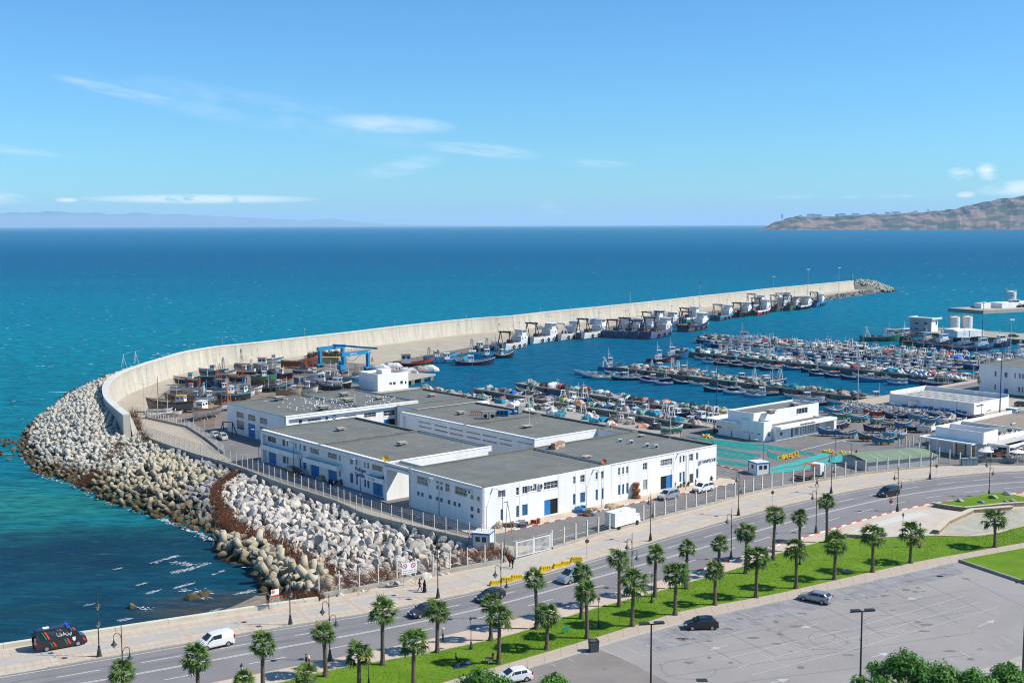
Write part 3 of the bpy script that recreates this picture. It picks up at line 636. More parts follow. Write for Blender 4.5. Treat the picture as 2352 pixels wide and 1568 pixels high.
for s_ in [(2,3,808,1245,1070,1365),(2,3,965,1208,1215,1320),(2,3,1195,1322,1235,1310),(2,3,1110,1165,1205,1205),(2,3,1235,1220,1360,1278),(2,3,1340,1280,1380,1270),(2,3,1280,1135,1505,1238),(2,3,1488,1240,1525,1230),(2,3,1390,1085,1515,1135),
   (2,3,1590,1070,1720,1122),(2,3,1745,1133,1790,1148),(2,3,1585,1163,1645,1195),(2,3,1878,1003,1975,1040),(2,3,1990,1045,2055,1075),(2,3,1862,1088,1925,1112),(2,3,1948,945,2110,1003),(2,3,2120,1010,2215,1042),(2,3,2090,915,2200,955),(2,3,2215,962,2260,978),(2,3,2250,890,2310,912),(2,3,515,1343,570,1365),(2,3,665,1290,700,1308),(2,3,355,1388,410,1415),
   (3,3,12,855,65,873),(3,3,65,950,145,980),(3,3,205,920,290,946),(3,3,335,888,420,915),(3,3,395,914,428,908),(3,3,490,862,560,880),(3,3,570,812,690,845),(3,3,668,848,698,840),(3,3,720,783,830,813),(3,3,810,818,835,808),(3,3,820,742,890,765),(3,3,990,722,1090,750),(3,3,1070,753,1098,744),(3,3,1140,697,1225,717),(3,3,1200,720,1230,712),(3,3,1300,668,1360,685),(3,3,1405,630,1495,655),(3,3,1470,657,1500,650),(3,3,1505,592,1640,625),(3,3,1615,628,1642,620),(3,3,1340,547,1415,567),(3,3,1200,577,1248,590),(3,3,1705,580,1775,598),(3,3,1620,490,1680,507),(3,3,1480,520,1550,538),(3,3,940,636,975,646),(3,3,1065,606,1095,614),(3,3,555,733,608,748),(3,3,805,670,835,678),(3,3,150,825,190,838),
   (3,3,0,1245,870,1040),(3,3,880,1032,1800,768),(3,3,0,1345,1100,1070),(3,3,1100,1070,1945,822),(3,3,0,1452,800,1250),(3,3,800,1250,2100,872),
   (3,3,195,1208,465,1335),(3,3,0,1340,158,1408),(3,3,525,1155,760,1258),(3,3,765,1062,1040,1180),(3,3,1035,998,1315,1112),(3,3,1290,918,1580,1030),(3,3,1550,845,1840,950),
   (3,3,2130,1138,2260,1200),(3,3,2010,1180,2145,1250),(3,3,1878,1225,2020,1300),(3,3,1755,1275,1860,1328),(3,3,1618,1318,1740,1380),(3,3,1480,1360,1560,1400),(3,3,2115,1140,2150,1134),(3,3,1995,1184,2030,1177),(3,3,1870,1230,1905,1222),(3,3,1745,1280,1775,1273),(3,3,1605,1323,1640,1315),(3,3,2265,1095,2351,1135),(3,3,680,1550,720,1568),
   (2,3,1930,1350,2351,1245),(2,3,2070,1420,2351,1350),(2,3,2200,1490,2351,1455),(2,3,2240,1275,2351,1330)]: seg(*s_)
def arrow(c,r,x0,y0,x1,y1,hw=.55,hl=1.3):
 a,b=GT(c,r,x0,y0,.026),GT(c,r,x1,y1,.026);d=(b-a).normalized();n=Vector((-d.y,d.x,0));h=b-d*hl
 mk.quad(a-n*.08,h-n*.08,h+n*.08,a+n*.08);mk.tri(h-n*hw,b,h+n*hw)
arrow(2,3,1985,1215,1815,1262);arrow(3,3,455,1028,298,1062);arrow(3,3,1425,765,1278,803);arrow(3,3,938,1330,1112,1288);arrow(3,3,20,1565,192,1527);arrow(3,3,1925,1048,2082,990)
mk.build('bay_markings',mat('worn_paint',(0.50,0.485,0.46),.8,(0.33,0.32,0.31),1.6,1,coords='World',contrast=.3),kind='structure')
mj=MB()
for i in range(14):
 x=1500+i*330;a,b=GT(2,3,x-300,950-i*62,.022),GT(2,3,x+620,1390-i*62,.022)
 d=(b-a).normalized();n=Vector((-d.y,d.x,0))*.03;mj.quad(a-n,b-n,b+n,a+n)
for i in range(5):
 a,b=GT(2,3,1400,1120+i*130,.022),GT(3,3,1900,500+i*200,.022);d=(b-a).normalized();n=Vector((-d.y,d.x,0))*.025;mj.quad(a-n,b-n,b+n,a+n)
for (c,r,x,y,rr_) in ((3,3,360,1120,3.3),(3,3,420,1150,4.0),(3,3,640,1170,3.4),(2,3,1620,1440,3.0),(3,3,1150,1030,3.5)):
 ce=GT(c,r,x,y,.0215)
 for k in range(34):
  t0,t1=k/40*6.283+1,(k+1)/40*6.283+1
  mj.quad(*[ce+Vector((math.cos(t)*rq,math.sin(t)*rq,0)) for t,rq in ((t0,rr_),(t1,rr_),(t1,rr_+.05),(t0,rr_+.05))])
st_=MB();r5=random.Random(8)
for i in range(80):
 ce=GT(3,3,r5.uniform(-1500,2100),r5.uniform(560,1450)) if i % 2 else between(L_BOT,P_BOT,r5.uniform(.42,.9),1)+Vector((r5.uniform(1,3),-r5.uniform(2,7),0));a_,b_=r5.uniform(.15,.9),r5.uniform(.1,.5)
 if inpoly(ce.x,ce.y,lotpoly): st_.poly([(ce.x+a_*math.cos(t)*r5.uniform(.6,1.3),ce.y+b_*math.sin(t)*r5.uniform(.6,1.3)) for t in [k*.785 for k in range(8)]],.0245)
st_.build('oil_stains',mat('oil_stain',(.13,.125,.12),.7,(.2,.19,.18),2,.9,coords='World'),kind='structure')
mj.build('asphalt_joints',mat('joint_dark',(0.12,0.115,0.12),.95),kind='structure')
q=MB();q.poly([(p.x,p.y) for p in (GT(3,3,2351,1310),GT(3,3,2000,1430),GT(3,3,1700,1530),G(2150,1620),G(2480,1600),G(2480,1470))],.03);q.build('corner_pavement',CONC,kind='structure')
RL=[GT(3,3,1760,452),GT(3,3,2351,345),G(2500,1230),G(2500,1395),GT(3,3,2351,650),GT(3,3,2050,550)]
q=MB();q.poly([(p.x,p.y) for p in RL],.30);q.build('corner_lawn',GRASS,kind='structure')
rw=thing('retaining_kerb',RL[0],'low dark concrete wall edging the corner lawn at the car park','wall');o=RL[0]
for (p,d),(q_,_) in zip(walk([RL[0],RL[5],RL[4],RL[3]],2.4),walk([RL[0],RL[5],RL[4],RL[3]],2.4)[1:]):
 nn=Vector((-d.y,d.x,0));a,b=p-o+d*.01,q_-o-d*.01;m=MB();m.prism([(v.x,v.y) for v in (a,b,b-nn*.28,a-nn*.28)],0,.42);m.build('wall_block',CONC,rw)
q=MB();q.poly([(p.x,p.y) for p in (G(1940,1236),GT(3,3,1080,30),GT(3,2,1540,1530),G(2300,1168),GT(3,3,1850,20),GT(3,3,1650,110),GT(3,3,1530,205),G(2039,1233))],.026);q.build('plaza',mat('plaza_paving',(0.50,0.44,0.365),.9,(0.44,0.385,0.32),.4,.8,coords='World'),kind='structure')
q=MB();q.poly([(p.x,p.y) for p in (GT(3,3,720,205),GT(3,3,800,180),GT(3,3,1500,20),GT(3,3,1400,0),GT(3,3,1250,20),GT(3,3,900,120))],.03);q.build('pale_paving_band',mat('pale_paving',(0.52,0.49,0.45),.9),kind='structure')
UL=[GT(3,2,1570,1512),GT(3,2,1800,1470),GT(3,2,2050,1420),GT(3,2,2180,1420),GT(3,2,2351,1455),G(2500,1150),G(2500,1172),GT(3,2,2351,1505),GT(3,2,2100,1518),GT(3,2,1920,1540),GT(3,2,1800,1552)]
q=MB();q.prism([(p.x,p.y) for p in UL],0,.62);q.build('raised_lawn',GRASS,kind='structure')
STONEW=mat('stone_wall',(0.36,0.29,0.20),.9,(0.27,0.215,0.145),1.5,.9,rnd=.15)
def stonewall(P,h,w,label,step=.7,rows=3):
 o=P[0];root=thing('stone_wall',(o.x,o.y,0),label,'wall','low stone garden walls');k=0
 pts=walk(P,step);me=[None]*3
 for i in range(3): m=MB();m.box(step/2,0,h/rows/2,step-.04-.03*i,w-.04*(i % 2),h/rows-.03);me[i]=m.mesh('wall_stone',STONEW)
 for (p,d) in pts[:-1]:
  for r_ in range(rows):
   if k<298: put('wall_stone',me[R.randrange(3)],root,(p.x-o.x+d.x*(r_ % 2)*.3,p.y-o.y+d.y*(r_ % 2)*.3,r_*h/rows),rz=math.atan2(d.y,d.x));k += 1
 A_=offset([p-o for p in P],w/2+.05);B_=offset([p-o for p in P],-w/2-.05);m=MB()
 for i in range(len(P)-1): m.prism([(v.x,v.y) for v in (A_[i],A_[i+1],B_[i+1],B_[i])],h,h+.1)
 m.build('coping',mat('coping_stone',(0.50,0.44,0.34),.9),root);return root
stonewall([GT(3,2,1505,1515),GT(3,2,1650,1540),GT(3,2,1800,1560)],.7,.4,'low stone wall at the left tip of the boulder lawn')
stonewall([GT(3,2,1800,1560),GT(3,2,1960,1545),GT(3,2,2150,1525),GT(3,2,2351,1512)],.7,.4,'stone wall along the lower edge of the boulder lawn')
stonewall([GT(3,3,1545,200),GT(3,3,1640,110),GT(3,3,1780,45),GT(3,3,1870,5),GT(3,2,2240,1545)],.6,.9,'curved stone seat wall beside the gravel bed',rows=2)
stonewall([GT(3,3,700,235),GT(3,3,830,240),GT(3,3,1100,222)],.6,.4,'short stone wall behind the palms at the plaza edge')
q=MB();q.poly([(p.x,p.y) for p in (GT(3,3,1640,130),GT(3,3,1790,60),GT(3,3,1890,20),GT(3,3,2351,-40),GT(3,3,2351,130),GT(3,3,1850,212),GT(3,3,1600,205))],.03);q.build('gravel_bed',mat('gravel',(0.42,0.385,0.335),.95,(0.26,0.27,0.17),.35,.8,coords='World',contrast=.35,detail=8),kind='structure')
BLDR=mat('grey_boulder',(0.33,0.32,0.30),.9,(0.22,0.21,0.20),1.5,.9,.08,3)
# ================================================================= ARMOUR UNITS AND BOULDERS OF THE BREAKWATER
OUTL=[G(x,y,WL) for x,y in [(275,850),(240,867),(208,882),(160,908),(130,930),(108,945),(85,962),(66,978),(54,1000),(50,1030),(60,1058),(80,1085),(118,1100),(150,1106),(175,1114),(195,1124),(225,1140),(250,1155),(288,1165),(330,1177),(370,1190),(400,1203),
  (430,1215),(460,1223),(487,1238),(500,1258),(540,1290),(575,1308),(598,1328),(604,1350),(640,1372),(700,1382)]]
OUTL[0:0]=[p for p in [Vector((q.x,q.y,WL)) for q in offset(CREST,22)][28:60:4][::-1]]
INL=[Vector((p.x,p.y,0)) for p in OUT_[60::-1]]
RW_O=offset([Vector((p.x,p.y,0)) for p in RETW],-0.5)
INL=INL+RW_O+[G(1165,1290)]
INL_FG=[G(735,1378),G(820,1360),G(963,1330),G(1060,1310),G(1165,1290)]
ARM=[(p.x,p.y) for p in OUTL]+[(p.x,p.y) for p in INL_FG]+[(p.x,p.y) for p in INL[::-1]]
def dseg(x,y,P):
 best=1e9
 for a,b in zip(P,P[1:]):
  vx,vy=b[0]-a[0],b[1]-a[1];t=max(0,min(1,((x-a[0])*vx+(y-a[1])*vy)/(vx*vx+vy*vy+1e-9)))
  best=min(best,math.hypot(x-a[0]-t*vx,y-a[1]-t*vy))
 return best
PO=[(p.x,p.y) for p in OUTL];PI_=[(p.x,p.y) for p in INL];PF=[(p.x,p.y) for p in INL_FG]
WALLP=[(p.x,p.y) for p in OUT_[60:2:-1]];RETP=[(p.x,p.y) for p in RW_O]
def armz(x,y):
 do=dseg(x,y,PO);di=min(dseg(x,y,PI_),dseg(x,y,PF));dw,dr=dseg(x,y,WALLP),min(dseg(x,y,RETP),dseg(x,y,PF))
 zi=-0.35+4.6*max(0,min(1,(dr-dw+14)/26));f=do/(do+di+1e-6);sp_=1.9-.6*max(0,min(1,(dr-dw+14)/26))
 return -2.6+(zi+2.6)*min(1,f*sp_) ** 0.8
AA=[T(0,2,690,1330),T(0,2,880,1205),T(0,2,1000,1160),T(0,2,1200,1170),T(0,2,1400,1050),T(0,2,1480,1005),T(0,2,1700,1090),T(0,2,1900,1165),T(0,2,2080,1215),T(0,2,1900,1240),T(0,2,1750,1330),T(0,2,1600,1400),T(0,2,1530,1500),T(0,2,1560,1640),T(0,2,1200,1620),T(0,2,700,1400)]
TETP=[tuple(G(x,y,0).xy) for x,y in AA]
TETP2=[tuple(G(x,y,0).xy) for x,y in [(478,1262),(478,1228),(530,1212),(600,1242),(650,1268),(700,1300),(745,1330),(760,1345),(740,1372),(700,1385),(640,1376),(600,1345),(560,1300)]]
ACCP=[(p.x,p.y) for p in OUTL[:22]]
split=[G(*T(0,2,700,1360)),G(*T(0,2,880,1205)),G(*T(0,2,1200,1170)),G(*T(0,2,1480,1005)),G(*T(0,2,1480,940))]
ROCKLINE=[(1530,1640),(1530,1500),(1600,1400),(1900,1240),(2080,1215),(2110,1190)]
def zone(x,y):
 if inpoly(x,y,TETP2): return 'T2'
 if inpoly(x,y,TETP): return 'T'
 X,Y=x,y
 return 'A' if inpoly(x,y,ACCPOLY) else 'R'
ACCPOLY=[(p.x,p.y) for p in OUTL[:8+17]]+[(p.x,p.y) for p in split]+[(p.x,p.y) for p in [Vector((q.x,q.y,0)) for q in RETW[1::-1]]]+[(p.x,p.y) for p in CREST[:60]]
def leg_mesh(r0,r1,lng,n,lump=0.0,square=False):
 b=MB();ds=[Vector((0,0,1))]+[Vector((math.cos(t)*.943,math.sin(t)*.943,-.333)) for t in (0.3,0.3+2.094,0.3+4.189)]
 for d in ds: b.tube(d*0.02,d*lng,r0,r1,n);b.tube(d*lng,d*(lng+r1*.18),r1,r1*.8,n)
 return b
def acc_mesh():
 b=MB();ds=[Vector((0,0,1)),Vector((0,0,-1)),Vector((1,0,0)),Vector((-1,0,0))]
 for i,d in enumerate(ds):
  s=Vector((0,1,0)) if i<2 else Vector((0,1,0));t=d.cross(s)
  def ring(dist,w,h,ch=.3):
   P=[]
   for u,v in ((1,ch),(ch,1),(-ch,1),(-1,ch),(-1,-ch),(-ch,-1),(ch,-1),(1,-ch)): P.append(d*dist+s*u*w+t*v*h)
   return P
  rings=[ring(.1,.52,.42),ring(.62,.44,.44),ring(1.02,.58 if i<2 else .42,.34),ring(1.14,.44 if i<2 else .3,.22)]
  for A,B in zip(rings,rings[1:]):
   for k in range(8): b.quad(A[k],A[(k+1) % 8],B[(k+1) % 8],B[k])
  n=len(b.v);b.v += [tuple(p) for p in rings[-1]];b.f.append(tuple(range(n,n+8)));b.m.append(0)
 return b
def rock_mesh(seed,flat=.75,amp=.22):
 import bmesh
 bm=bmesh.new();bmesh.ops.create_icosphere(bm,subdivisions=2,radius=1.0);r=random.Random(seed)
 cuts=[(Vector((r.gauss(0,1),r.gauss(0,1),r.gauss(0,1))).normalized(),r.uniform(.42,.75)) for _ in range(9)]
 for v in bm.verts:
  for n,dd in cuts:
   e=v.co.dot(n)-dd
   if e>0: v.co -= n*e*.93
  v.co *= 1+r.uniform(-.03,.03)
  v.co.z *= flat;v.co.x *= 1.15
 bmesh.ops.remove_doubles(bm,verts=bm.verts,dist=.05);me=bpy.data.meshes.new('boulder');bm.to_mesh(me);bm.free();return me
def wetmat(name,c1,c2,wetc,z0=-1.3,z1=0.3,**k):
 m=mat(name,c1,.9,c2,k.pop('scale',1.2),.8,k.pop('bump',.0),k.pop('bscale',6),coords='World',rnd=k.pop('rnd',.12),detail=8,spec=.15,**k);nt=m.node_tree;N=nt.nodes;K=nt.links.new
 p=N['Principled BSDF'];src=p.inputs['Base Color'].links[0].from_socket;g=N.new('ShaderNodeNewGeometry');s=N.new('ShaderNodeSeparateXYZ');K(g.outputs['Position'],s.inputs[0])
 nz=N.new('ShaderNodeTexNoise');nz.inputs['Scale'].default_value=.35;K(g.outputs['Position'],nz.inputs['Vector']);ad=N.new('ShaderNodeMath');ad.operation='MULTIPLY_ADD';ad.inputs[1].default_value=-2.4;K(nz.outputs['Fac'],ad.inputs[0]);K(s.outputs[2],ad.inputs[2])
 mr=N.new('ShaderNodeMapRange');mr.inputs[1].default_value=z0-1.2;mr.inputs[2].default_value=z1-1.2;mr.inputs[3].default_value=1;mr.inputs[4].default_value=0;K(ad.outputs[0],mr.inputs[0])
 x=N.new('ShaderNodeMixRGB');K(mr.outputs[0],x.inputs[0]);K(src,x.inputs[1]);x.inputs[2].default_value=(*wetc,1);K(x.outputs[0],p.inputs['Base Color']);return m
ACCM=wetmat('armour_concrete',(0.47,0.445,0.375),(0.37,0.35,0.29),(0.085,0.06,0.03),bump=.03)
TETM=wetmat('tetrapod_concrete',(0.42,0.375,0.275),(0.34,0.30,0.215),(0.075,0.058,0.028),bump=.03)
ROCKP=wetmat('pale_boulder_stone',(0.50,0.465,0.41),(0.31,0.285,0.25),(0.10,0.08,0.05),z0=-2.2,z1=-1.0,bump=.08,bscale=3,rnd=.16)
ROCKT=mat('tan_boulder_stone',(0.48,0.38,0.28),.9,(0.33,0.27,0.21),1.2,.8,.08,3,coords='World',rnd=.12)
ROCKG=wetmat('grey_boulder_stone',(0.30,0.30,0.295),(0.20,0.20,0.195),(0.085,0.065,0.03),z0=-1.4,z1=.4,bump=.08,bscale=3,rnd=.18)
acc_me=acc_mesh().mesh('armour_block',ACCM);tet_me=leg_mesh(.55,.36,1.62,10).mesh('tetrapod',TETM)
for p in tet_me.polygons: p.use_smooth=len(p.vertices) == 4
rocks=[rock_mesh(i+11) for i in range(7)]
for i,r_ in enumerate(rocks): r_.materials.append(ROCKP)
rocks_t=[r_.copy() for r_ in rocks[:3]];rocks_g=[r_.copy() for r_ in rocks]
for r_ in rocks_t: r_.materials.clear();r_.materials.append(ROCKT)
for r_ in rocks_g: r_.materials.clear();r_.materials.append(ROCKG)
xs_=[p[0] for p in ARM];ys_=[p[1] for p in ARM];x0,x1,y0,y1=min(xs_),max(xs_),min(ys_),max(ys_)
mnd=MB();st=2.5;cache={}
def cz(i,j):
 if (i,j) not in cache:
  x,y=x0+i*st,y0+j*st;cache[(i,j)]=(x,y,armz(x,y)-1.0) if inpoly(x,y,ARM) else None
 return cache[(i,j)]
for i in range(int((x1-x0)/st)+1):
 for j in range(int((y1-y0)/st)+1):
  c=[cz(i,j),cz(i+1,j),cz(i+1,j+1),cz(i,j+1)]
  if all(c): mnd.quad(*c)
mnd.build('breakwater_core',mat('core_stone',(0.25,0.235,0.20),.95,(0.14,0.13,0.11),.6,.9,coords='World'),kind='structure')
rg=random.Random(21);cells={}
def try_place(x,y,d):
 ci,cj=int(x // 1.6),int(y // 1.6);n=int(d/1.6)+1
 for a in range(ci-n,ci+n+1):
  for b in range(cj-n,cj+n+1):
   for (px,py,pd) in cells.get((a,b),()):
    if (px-x) ** 2+(py-y) ** 2<((d+pd)/2) ** 2: return False
 cells.setdefault((ci,cj),[]).append((x,y,d));return True
SP={'A': 1.48,'T': 1.8,'T2': 1.75,'R': 1.0}
placed={k: [] for k in SP}
for _ in range(120000):
 x,y=rg.uniform(x0,x1),rg.uniform(y0,y1)
 if not inpoly(x,y,ARM): continue
 z_=zone(x,y)
 d=SP[z_]*(rg.uniform(.8,1.55) if z_ == 'R' else 1)
 if try_place(x,y,d): placed[z_].append((x,y,d))
GA,GTT,GR='armour blocks piled outside the curved wall','rounded tetrapods of the breakwater','boulders of the breakwater slope'
def rotm(): return (rg.uniform(0,6.28),rg.uniform(0,6.28),rg.uniform(0,6.28))
joined={'A': MB(),'T': MB(),'R': MB()}
def to_mb(me):
 b=MB();b.v=[tuple(v.co) for v in me.vertices];b.f=[tuple(p.vertices) for p in me.polygons];b.m=[0]*len(b.f);return b
src={'A': to_mb(acc_me),'T': to_mb(tet_me),'R': to_mb(rocks[0]),'R1': to_mb(rocks[3]),'R2': to_mb(rocks[5])}
def where(x,y):
 do=dseg(x,y,PO);return ', brown at the waterline' if do<5 else ', right below the wall' if dseg(x,y,WALLP)<7 else ', high on the slope' if do>22 else ''
def scatter(items,key,name,mes,scl,lab,cat,grp,cap,extra=0.5,zoff=0.0):
 items.sort(key=lambda q: q[0] ** 2+q[1] ** 2);n=0
 for x,y,d in items:
  z=armz(x,y)+zoff*rg.uniform(.4,1.6)+rg.uniform(-.25,.35);s=scl*(d/SP['R'] if key == 'R' else 1)*rg.uniform(.95,1.08);rot=rotm()
  if n<cap:
   me=mes(x,y);put(name,me,None,(x,y,z),label=lab(me)+where(x,y),cat=cat,group=grp+where(x,y),rot=rot,scale=s);n += 1
  else:
   sm=src[key] if key != 'R' else src[rg.choice(('R','R1','R2'))]
   joined[key].merge(sm,Matrix.LocRotScale(Vector((x,y,z)),Matrix.Rotation(rot[0],3,'X') @ Matrix.Rotation(rot[1],3,'Y') @ Matrix.Rotation(rot[2],3,'Z'),Vector((s,s,s))))
scatter(placed['A'],'A','armour_block',lambda x,y: acc_me,1.02,lambda m: 'angular pale armour block of the big pile','armour block',GA,298)
scatter(placed['T2'],'T','tetrapod',lambda x,y: tet_me,1.28,lambda m: 'large rounded cream tetrapod beside the cove','tetrapod',GTT+' by the cove',200,zoff=1.0)
scatter(placed['T'],'T','tetrapod',lambda x,y: tet_me,0.99,lambda m: 'rounded cream tetrapod next to the angular blocks','tetrapod',GTT,240,zoff=.2)
RUSTL=[G(x,y,0) for x,y in [(545,1088),(520,1103),(499,1120),(494,1142),(508,1170),(528,1192),(590,1222),(650,1259),(700,1287),(760,1318)]]
def rmes(x,y):
 dr=dseg(x,y,[(p.x,p.y) for p in RUSTL]);right=x>0
 xy=[(p.x,p.y) for p in RUSTL];side=None
 for a,b in zip(xy,xy[1:]):
  if min(a[1],b[1]) <= y <= max(a[1],b[1]): side=x-(a[0]+(b[0]-a[0])*(y-a[1])/(b[1]-a[1]+1e-9))
 if side is not None and side<0: return rocks_g[rg.randrange(7)]
 if side is None and y>xy[0][1]: return rocks_g[rg.randrange(7)]
 return rocks_t[rg.randrange(3)] if rg.random()<.13 else rocks[rg.randrange(7)]
def rlab(me):
 m=me.materials[0];return {'tan_boulder_stone': 'tan boulder among the grey ones on the slope below the port fence','grey_boulder_stone': 'grey boulder on the slope between the tetrapods and the rusty wire'}.get(m.name,'pale grey boulder on the slope between the rusty wire and the port fence')
def rgrp(me): return {'tan_boulder_stone': 'tan boulders of the slope','grey_boulder_stone': 'grey boulders left of the rusty wire'}.get(me.materials[0].name,'pale boulders of the slope')
placed['R'].sort(key=lambda q: q[0] ** 2+q[1] ** 2);n=0
for x,y,d in placed['R']:
 me=rmes(x,y);z=armz(x,y)+rg.uniform(-.2,.3);s=.84*d*rg.uniform(.9,1.15);rot=rotm()
 if n<299: put('boulder',me,None,(x,y,z),label=rlab(me),cat='boulder',group=rgrp(me),rot=rot,scale=(s,s*rg.uniform(.8,1.1),s*rg.uniform(.8,1.1)));n += 1
 else: joined['R' if 'grey' not in me.materials[0].name else 'G'] if False else None;key='G' if 'grey' in me.materials[0].name else 'R';joined.setdefault(key,MB()).merge(src[rg.choice(('R','R1','R2'))],Matrix.LocRotScale(Vector((x,y,z)),Matrix.Rotation(rot[0],3,'X') @ Matrix.Rotation(rot[1],3,'Y') @ Matrix.Rotation(rot[2],3,'Z'),Vector((s,s,s))))
for key,nm,m_ in (('A','armour_blocks_farther_along',ACCM),('T','tetrapods_farther_along',TETM),('R','boulders_farther_along',ROCKP),('G','grey_boulders_farther_along',ROCKG)):
 if key in joined and joined[key].v: joined[key].build(nm,m_,kind='stuff')
hb=MB();far_out=offset(CREST,4)
for i in range(58,len(far_out)):
 p=far_out[i]
 for k in range(2):
  s=1.3;rr=rotm();hb.merge(src['A'],Matrix.LocRotScale(Vector((p.x+rg.uniform(-3,3),p.y+rg.uniform(-3,3),rg.uniform(3,4.6))),Matrix.Rotation(rr[0],3,'X') @ Matrix.Rotation(rr[1],3,'Y'),Vector((s,s,s))))
hb.build('armour_blocks_behind_the_wall',ACCM,kind='stuff')
hd=CREST[-1];ht=(CREST[-1]-CREST[-4]).normalized();ht.z=0;hc=Vector((hd.x,hd.y,0))+ht*14;hn=Vector((-ht.y,ht.x,0))
hb2=MB()
for i in range(330):
 r_=math.sqrt(rg.random())*25;t=rg.uniform(0,6.283);v=ht*math.cos(t)*r_*1.15+hn*math.sin(t)*r_*.9
 if v.dot(ht)<-12: continue
 z=6.2-8.4*(r_/25) ** 1.4;rr=rotm();hb2.merge(src['A'],Matrix.LocRotScale(Vector((hc.x+v.x+ht.x*8,hc.y+v.y+ht.y*8,z)),Matrix.Rotation(rr[0],3,'X') @ Matrix.Rotation(rr[1],3,'Y'),Vector((1.8,1.8,1.8)))) if i<230 else None
hb2.build('breakwater_head_blocks',ACCM,kind='stuff');m=MB();m.lathe([(25,-5),(22,-1),(14,3),(4,5.2)],18);m.build('head_core',MATS['core_stone'],None,(hc.x+ht.x*8,hc.y+ht.y*8,0),kind='structure')
m=MB();m.tube((0,0,0),(0,0,3.6),.7,.5,10);m.tube((0,0,3.6),(0,0,4.6),.9,.3,10);lb=m.build('harbour_beacon',mat('beacon_green',(.10,.30,.16),.5),None,(hd.x-ht.x*2,hd.y-ht.y*2,7.0),label='small green beacon on the far end of the breakwater wall',cat='beacon')
m=MB();k=0;apr=MB()
for i in range(520):
 s_=rg.random();a=QE[8].lerp(QE[10],s_);t=rg.random();n_=Vector((.85,-.5,0));p=a+n_*(t*8) ;sc_=rg.uniform(.8,1.5)
 apr.merge(src['R'],Matrix.LocRotScale(Vector((p.x,p.y,-.1-t*2.3)),Matrix.Rotation(rg.uniform(0,6),3,'X'),Vector((sc_,sc_,sc_*.7))))
apr.build('quay_rubble',mat('rubble',(.30,.285,.25),.95,(.2,.19,.165),1,.8,coords='World'),kind='stuff')
apr2=MB()
for i in range(420):
 t=rg.random();a=GT(3,2,690,585).lerp(GT(3,2,1690,700),t);nn=Vector((-.35,-.94,0));w=rg.random();p=a+nn*(w-.3)*(5.5-3*t);s=rg.uniform(.35,.75)
 apr2.merge(src[rg.choice(('R','R1','R2'))],Matrix.LocRotScale(Vector((p.x,p.y,.9-w)),Matrix.Rotation(rg.uniform(0,6),3,'X'),Vector((s,s,s))))
apr2.build('rubble_bank',ROCKG,kind='stuff')
for (c,r,x,y,s,lb) in ((3,2,1768,1500,.95,'rounded grey boulder at the left end of the raised lawn'),(3,2,2070,1468,1.05,'pale jagged boulder in the middle of the raised lawn'),(3,2,2195,1440,1.1,'pale boulder by the upper edge of the raised lawn'),(3,2,1955,1512,.85,'low boulder in the middle front of the raised lawn'),(3,2,2248,1498,.7,'small dark boulder on the right of the raised lawn'),(3,2,2185,1502,.5,'smallest stone between two boulders on the raised lawn')):
 me=rocks[rg.randrange(7)].copy();me.materials.clear();me.materials.append(BLDR);p=GT(c,r,x,y);put('boulder',me,None,(p.x,p.y,.62+s*.15),label=lb,cat='boulder',rot=(.2,.1,rg.uniform(0,6)),scale=(s,s*.8,s*.6))
for (x,y,s,lb) in ((441,1374,1.2,'mossy rock standing in the cove water'),(468,1369,1.0,'low mossy rock just right of the standing rock in the cove'),(304,1395,.8,'small dark rock near the middle of the cove'),(97,1031,1.1,'dark rock in the water off the tip of the breakwater'),(20,1057,.9,'small dark rock in the water at the left edge below the breakwater tip')):
 put('boulder',rocks_g[rg.randrange(7)],None,G(x,y,WL)+Vector((0,0,.05)),label=lb,cat='rock',rot=rotm(),scale=s)
for i in range(26):
 x,y=rg.uniform(4,62),rg.uniform(1008,1048);put('boulder',rocks_g[rg.randrange(7)],None,G(x,y,WL)+Vector((0,0,-.1)),label='brown weedy rock awash off the tip of the breakwater',cat='rock',group='rocks awash off the tip',rot=rotm(),scale=rg.uniform(.5,1.1))
q=MB();bp=[G(455,1424),G(480,1410),G(520,1395),G(560,1380),G(600,1366),G(625,1372),G(700,1378),G(735,1382),G(588,1404),G(450,1427)]
B0=[G(430,1432,WL-.3),G(470,1408,WL-.3),G(520,1388,WL-.3),G(570,1371,WL-.3),G(612,1352,WL-.3),G(660,1352,WL+.3)]
B1=[G(440,1426,-.9),G(500,1417,-.8),G(560,1408,-.7),G(610,1399,-.6),G(670,1390,-.5),G(735,1380,-.4)]
for k in range(5):
 f0,f1=k/5,(k+1)/5;ff=lambda f: [a.lerp(b,f)+Vector((0,0,.12*math.sin(i*2.1+f*5))) for i,(a,b) in enumerate(zip(B0,B1))];q.strip(ff(f1),ff(f0))
q.build('beach',mat('beach_sand',(0.30,0.245,0.175),.95,(0.16,0.135,0.105),.45,.9,.05,4,coords='World',detail=8),kind='structure')
RUSTW=mat('rusty_wire',(0.085,0.032,0.016),.95,(0.17,0.065,0.028),.8,.9,coords='World');RUSTD=mat('dry_weed',(0.12,0.052,0.026),.95,(0.06,0.03,0.018),1.2,.9,coords='World')
wr=MB();dw_=MB()
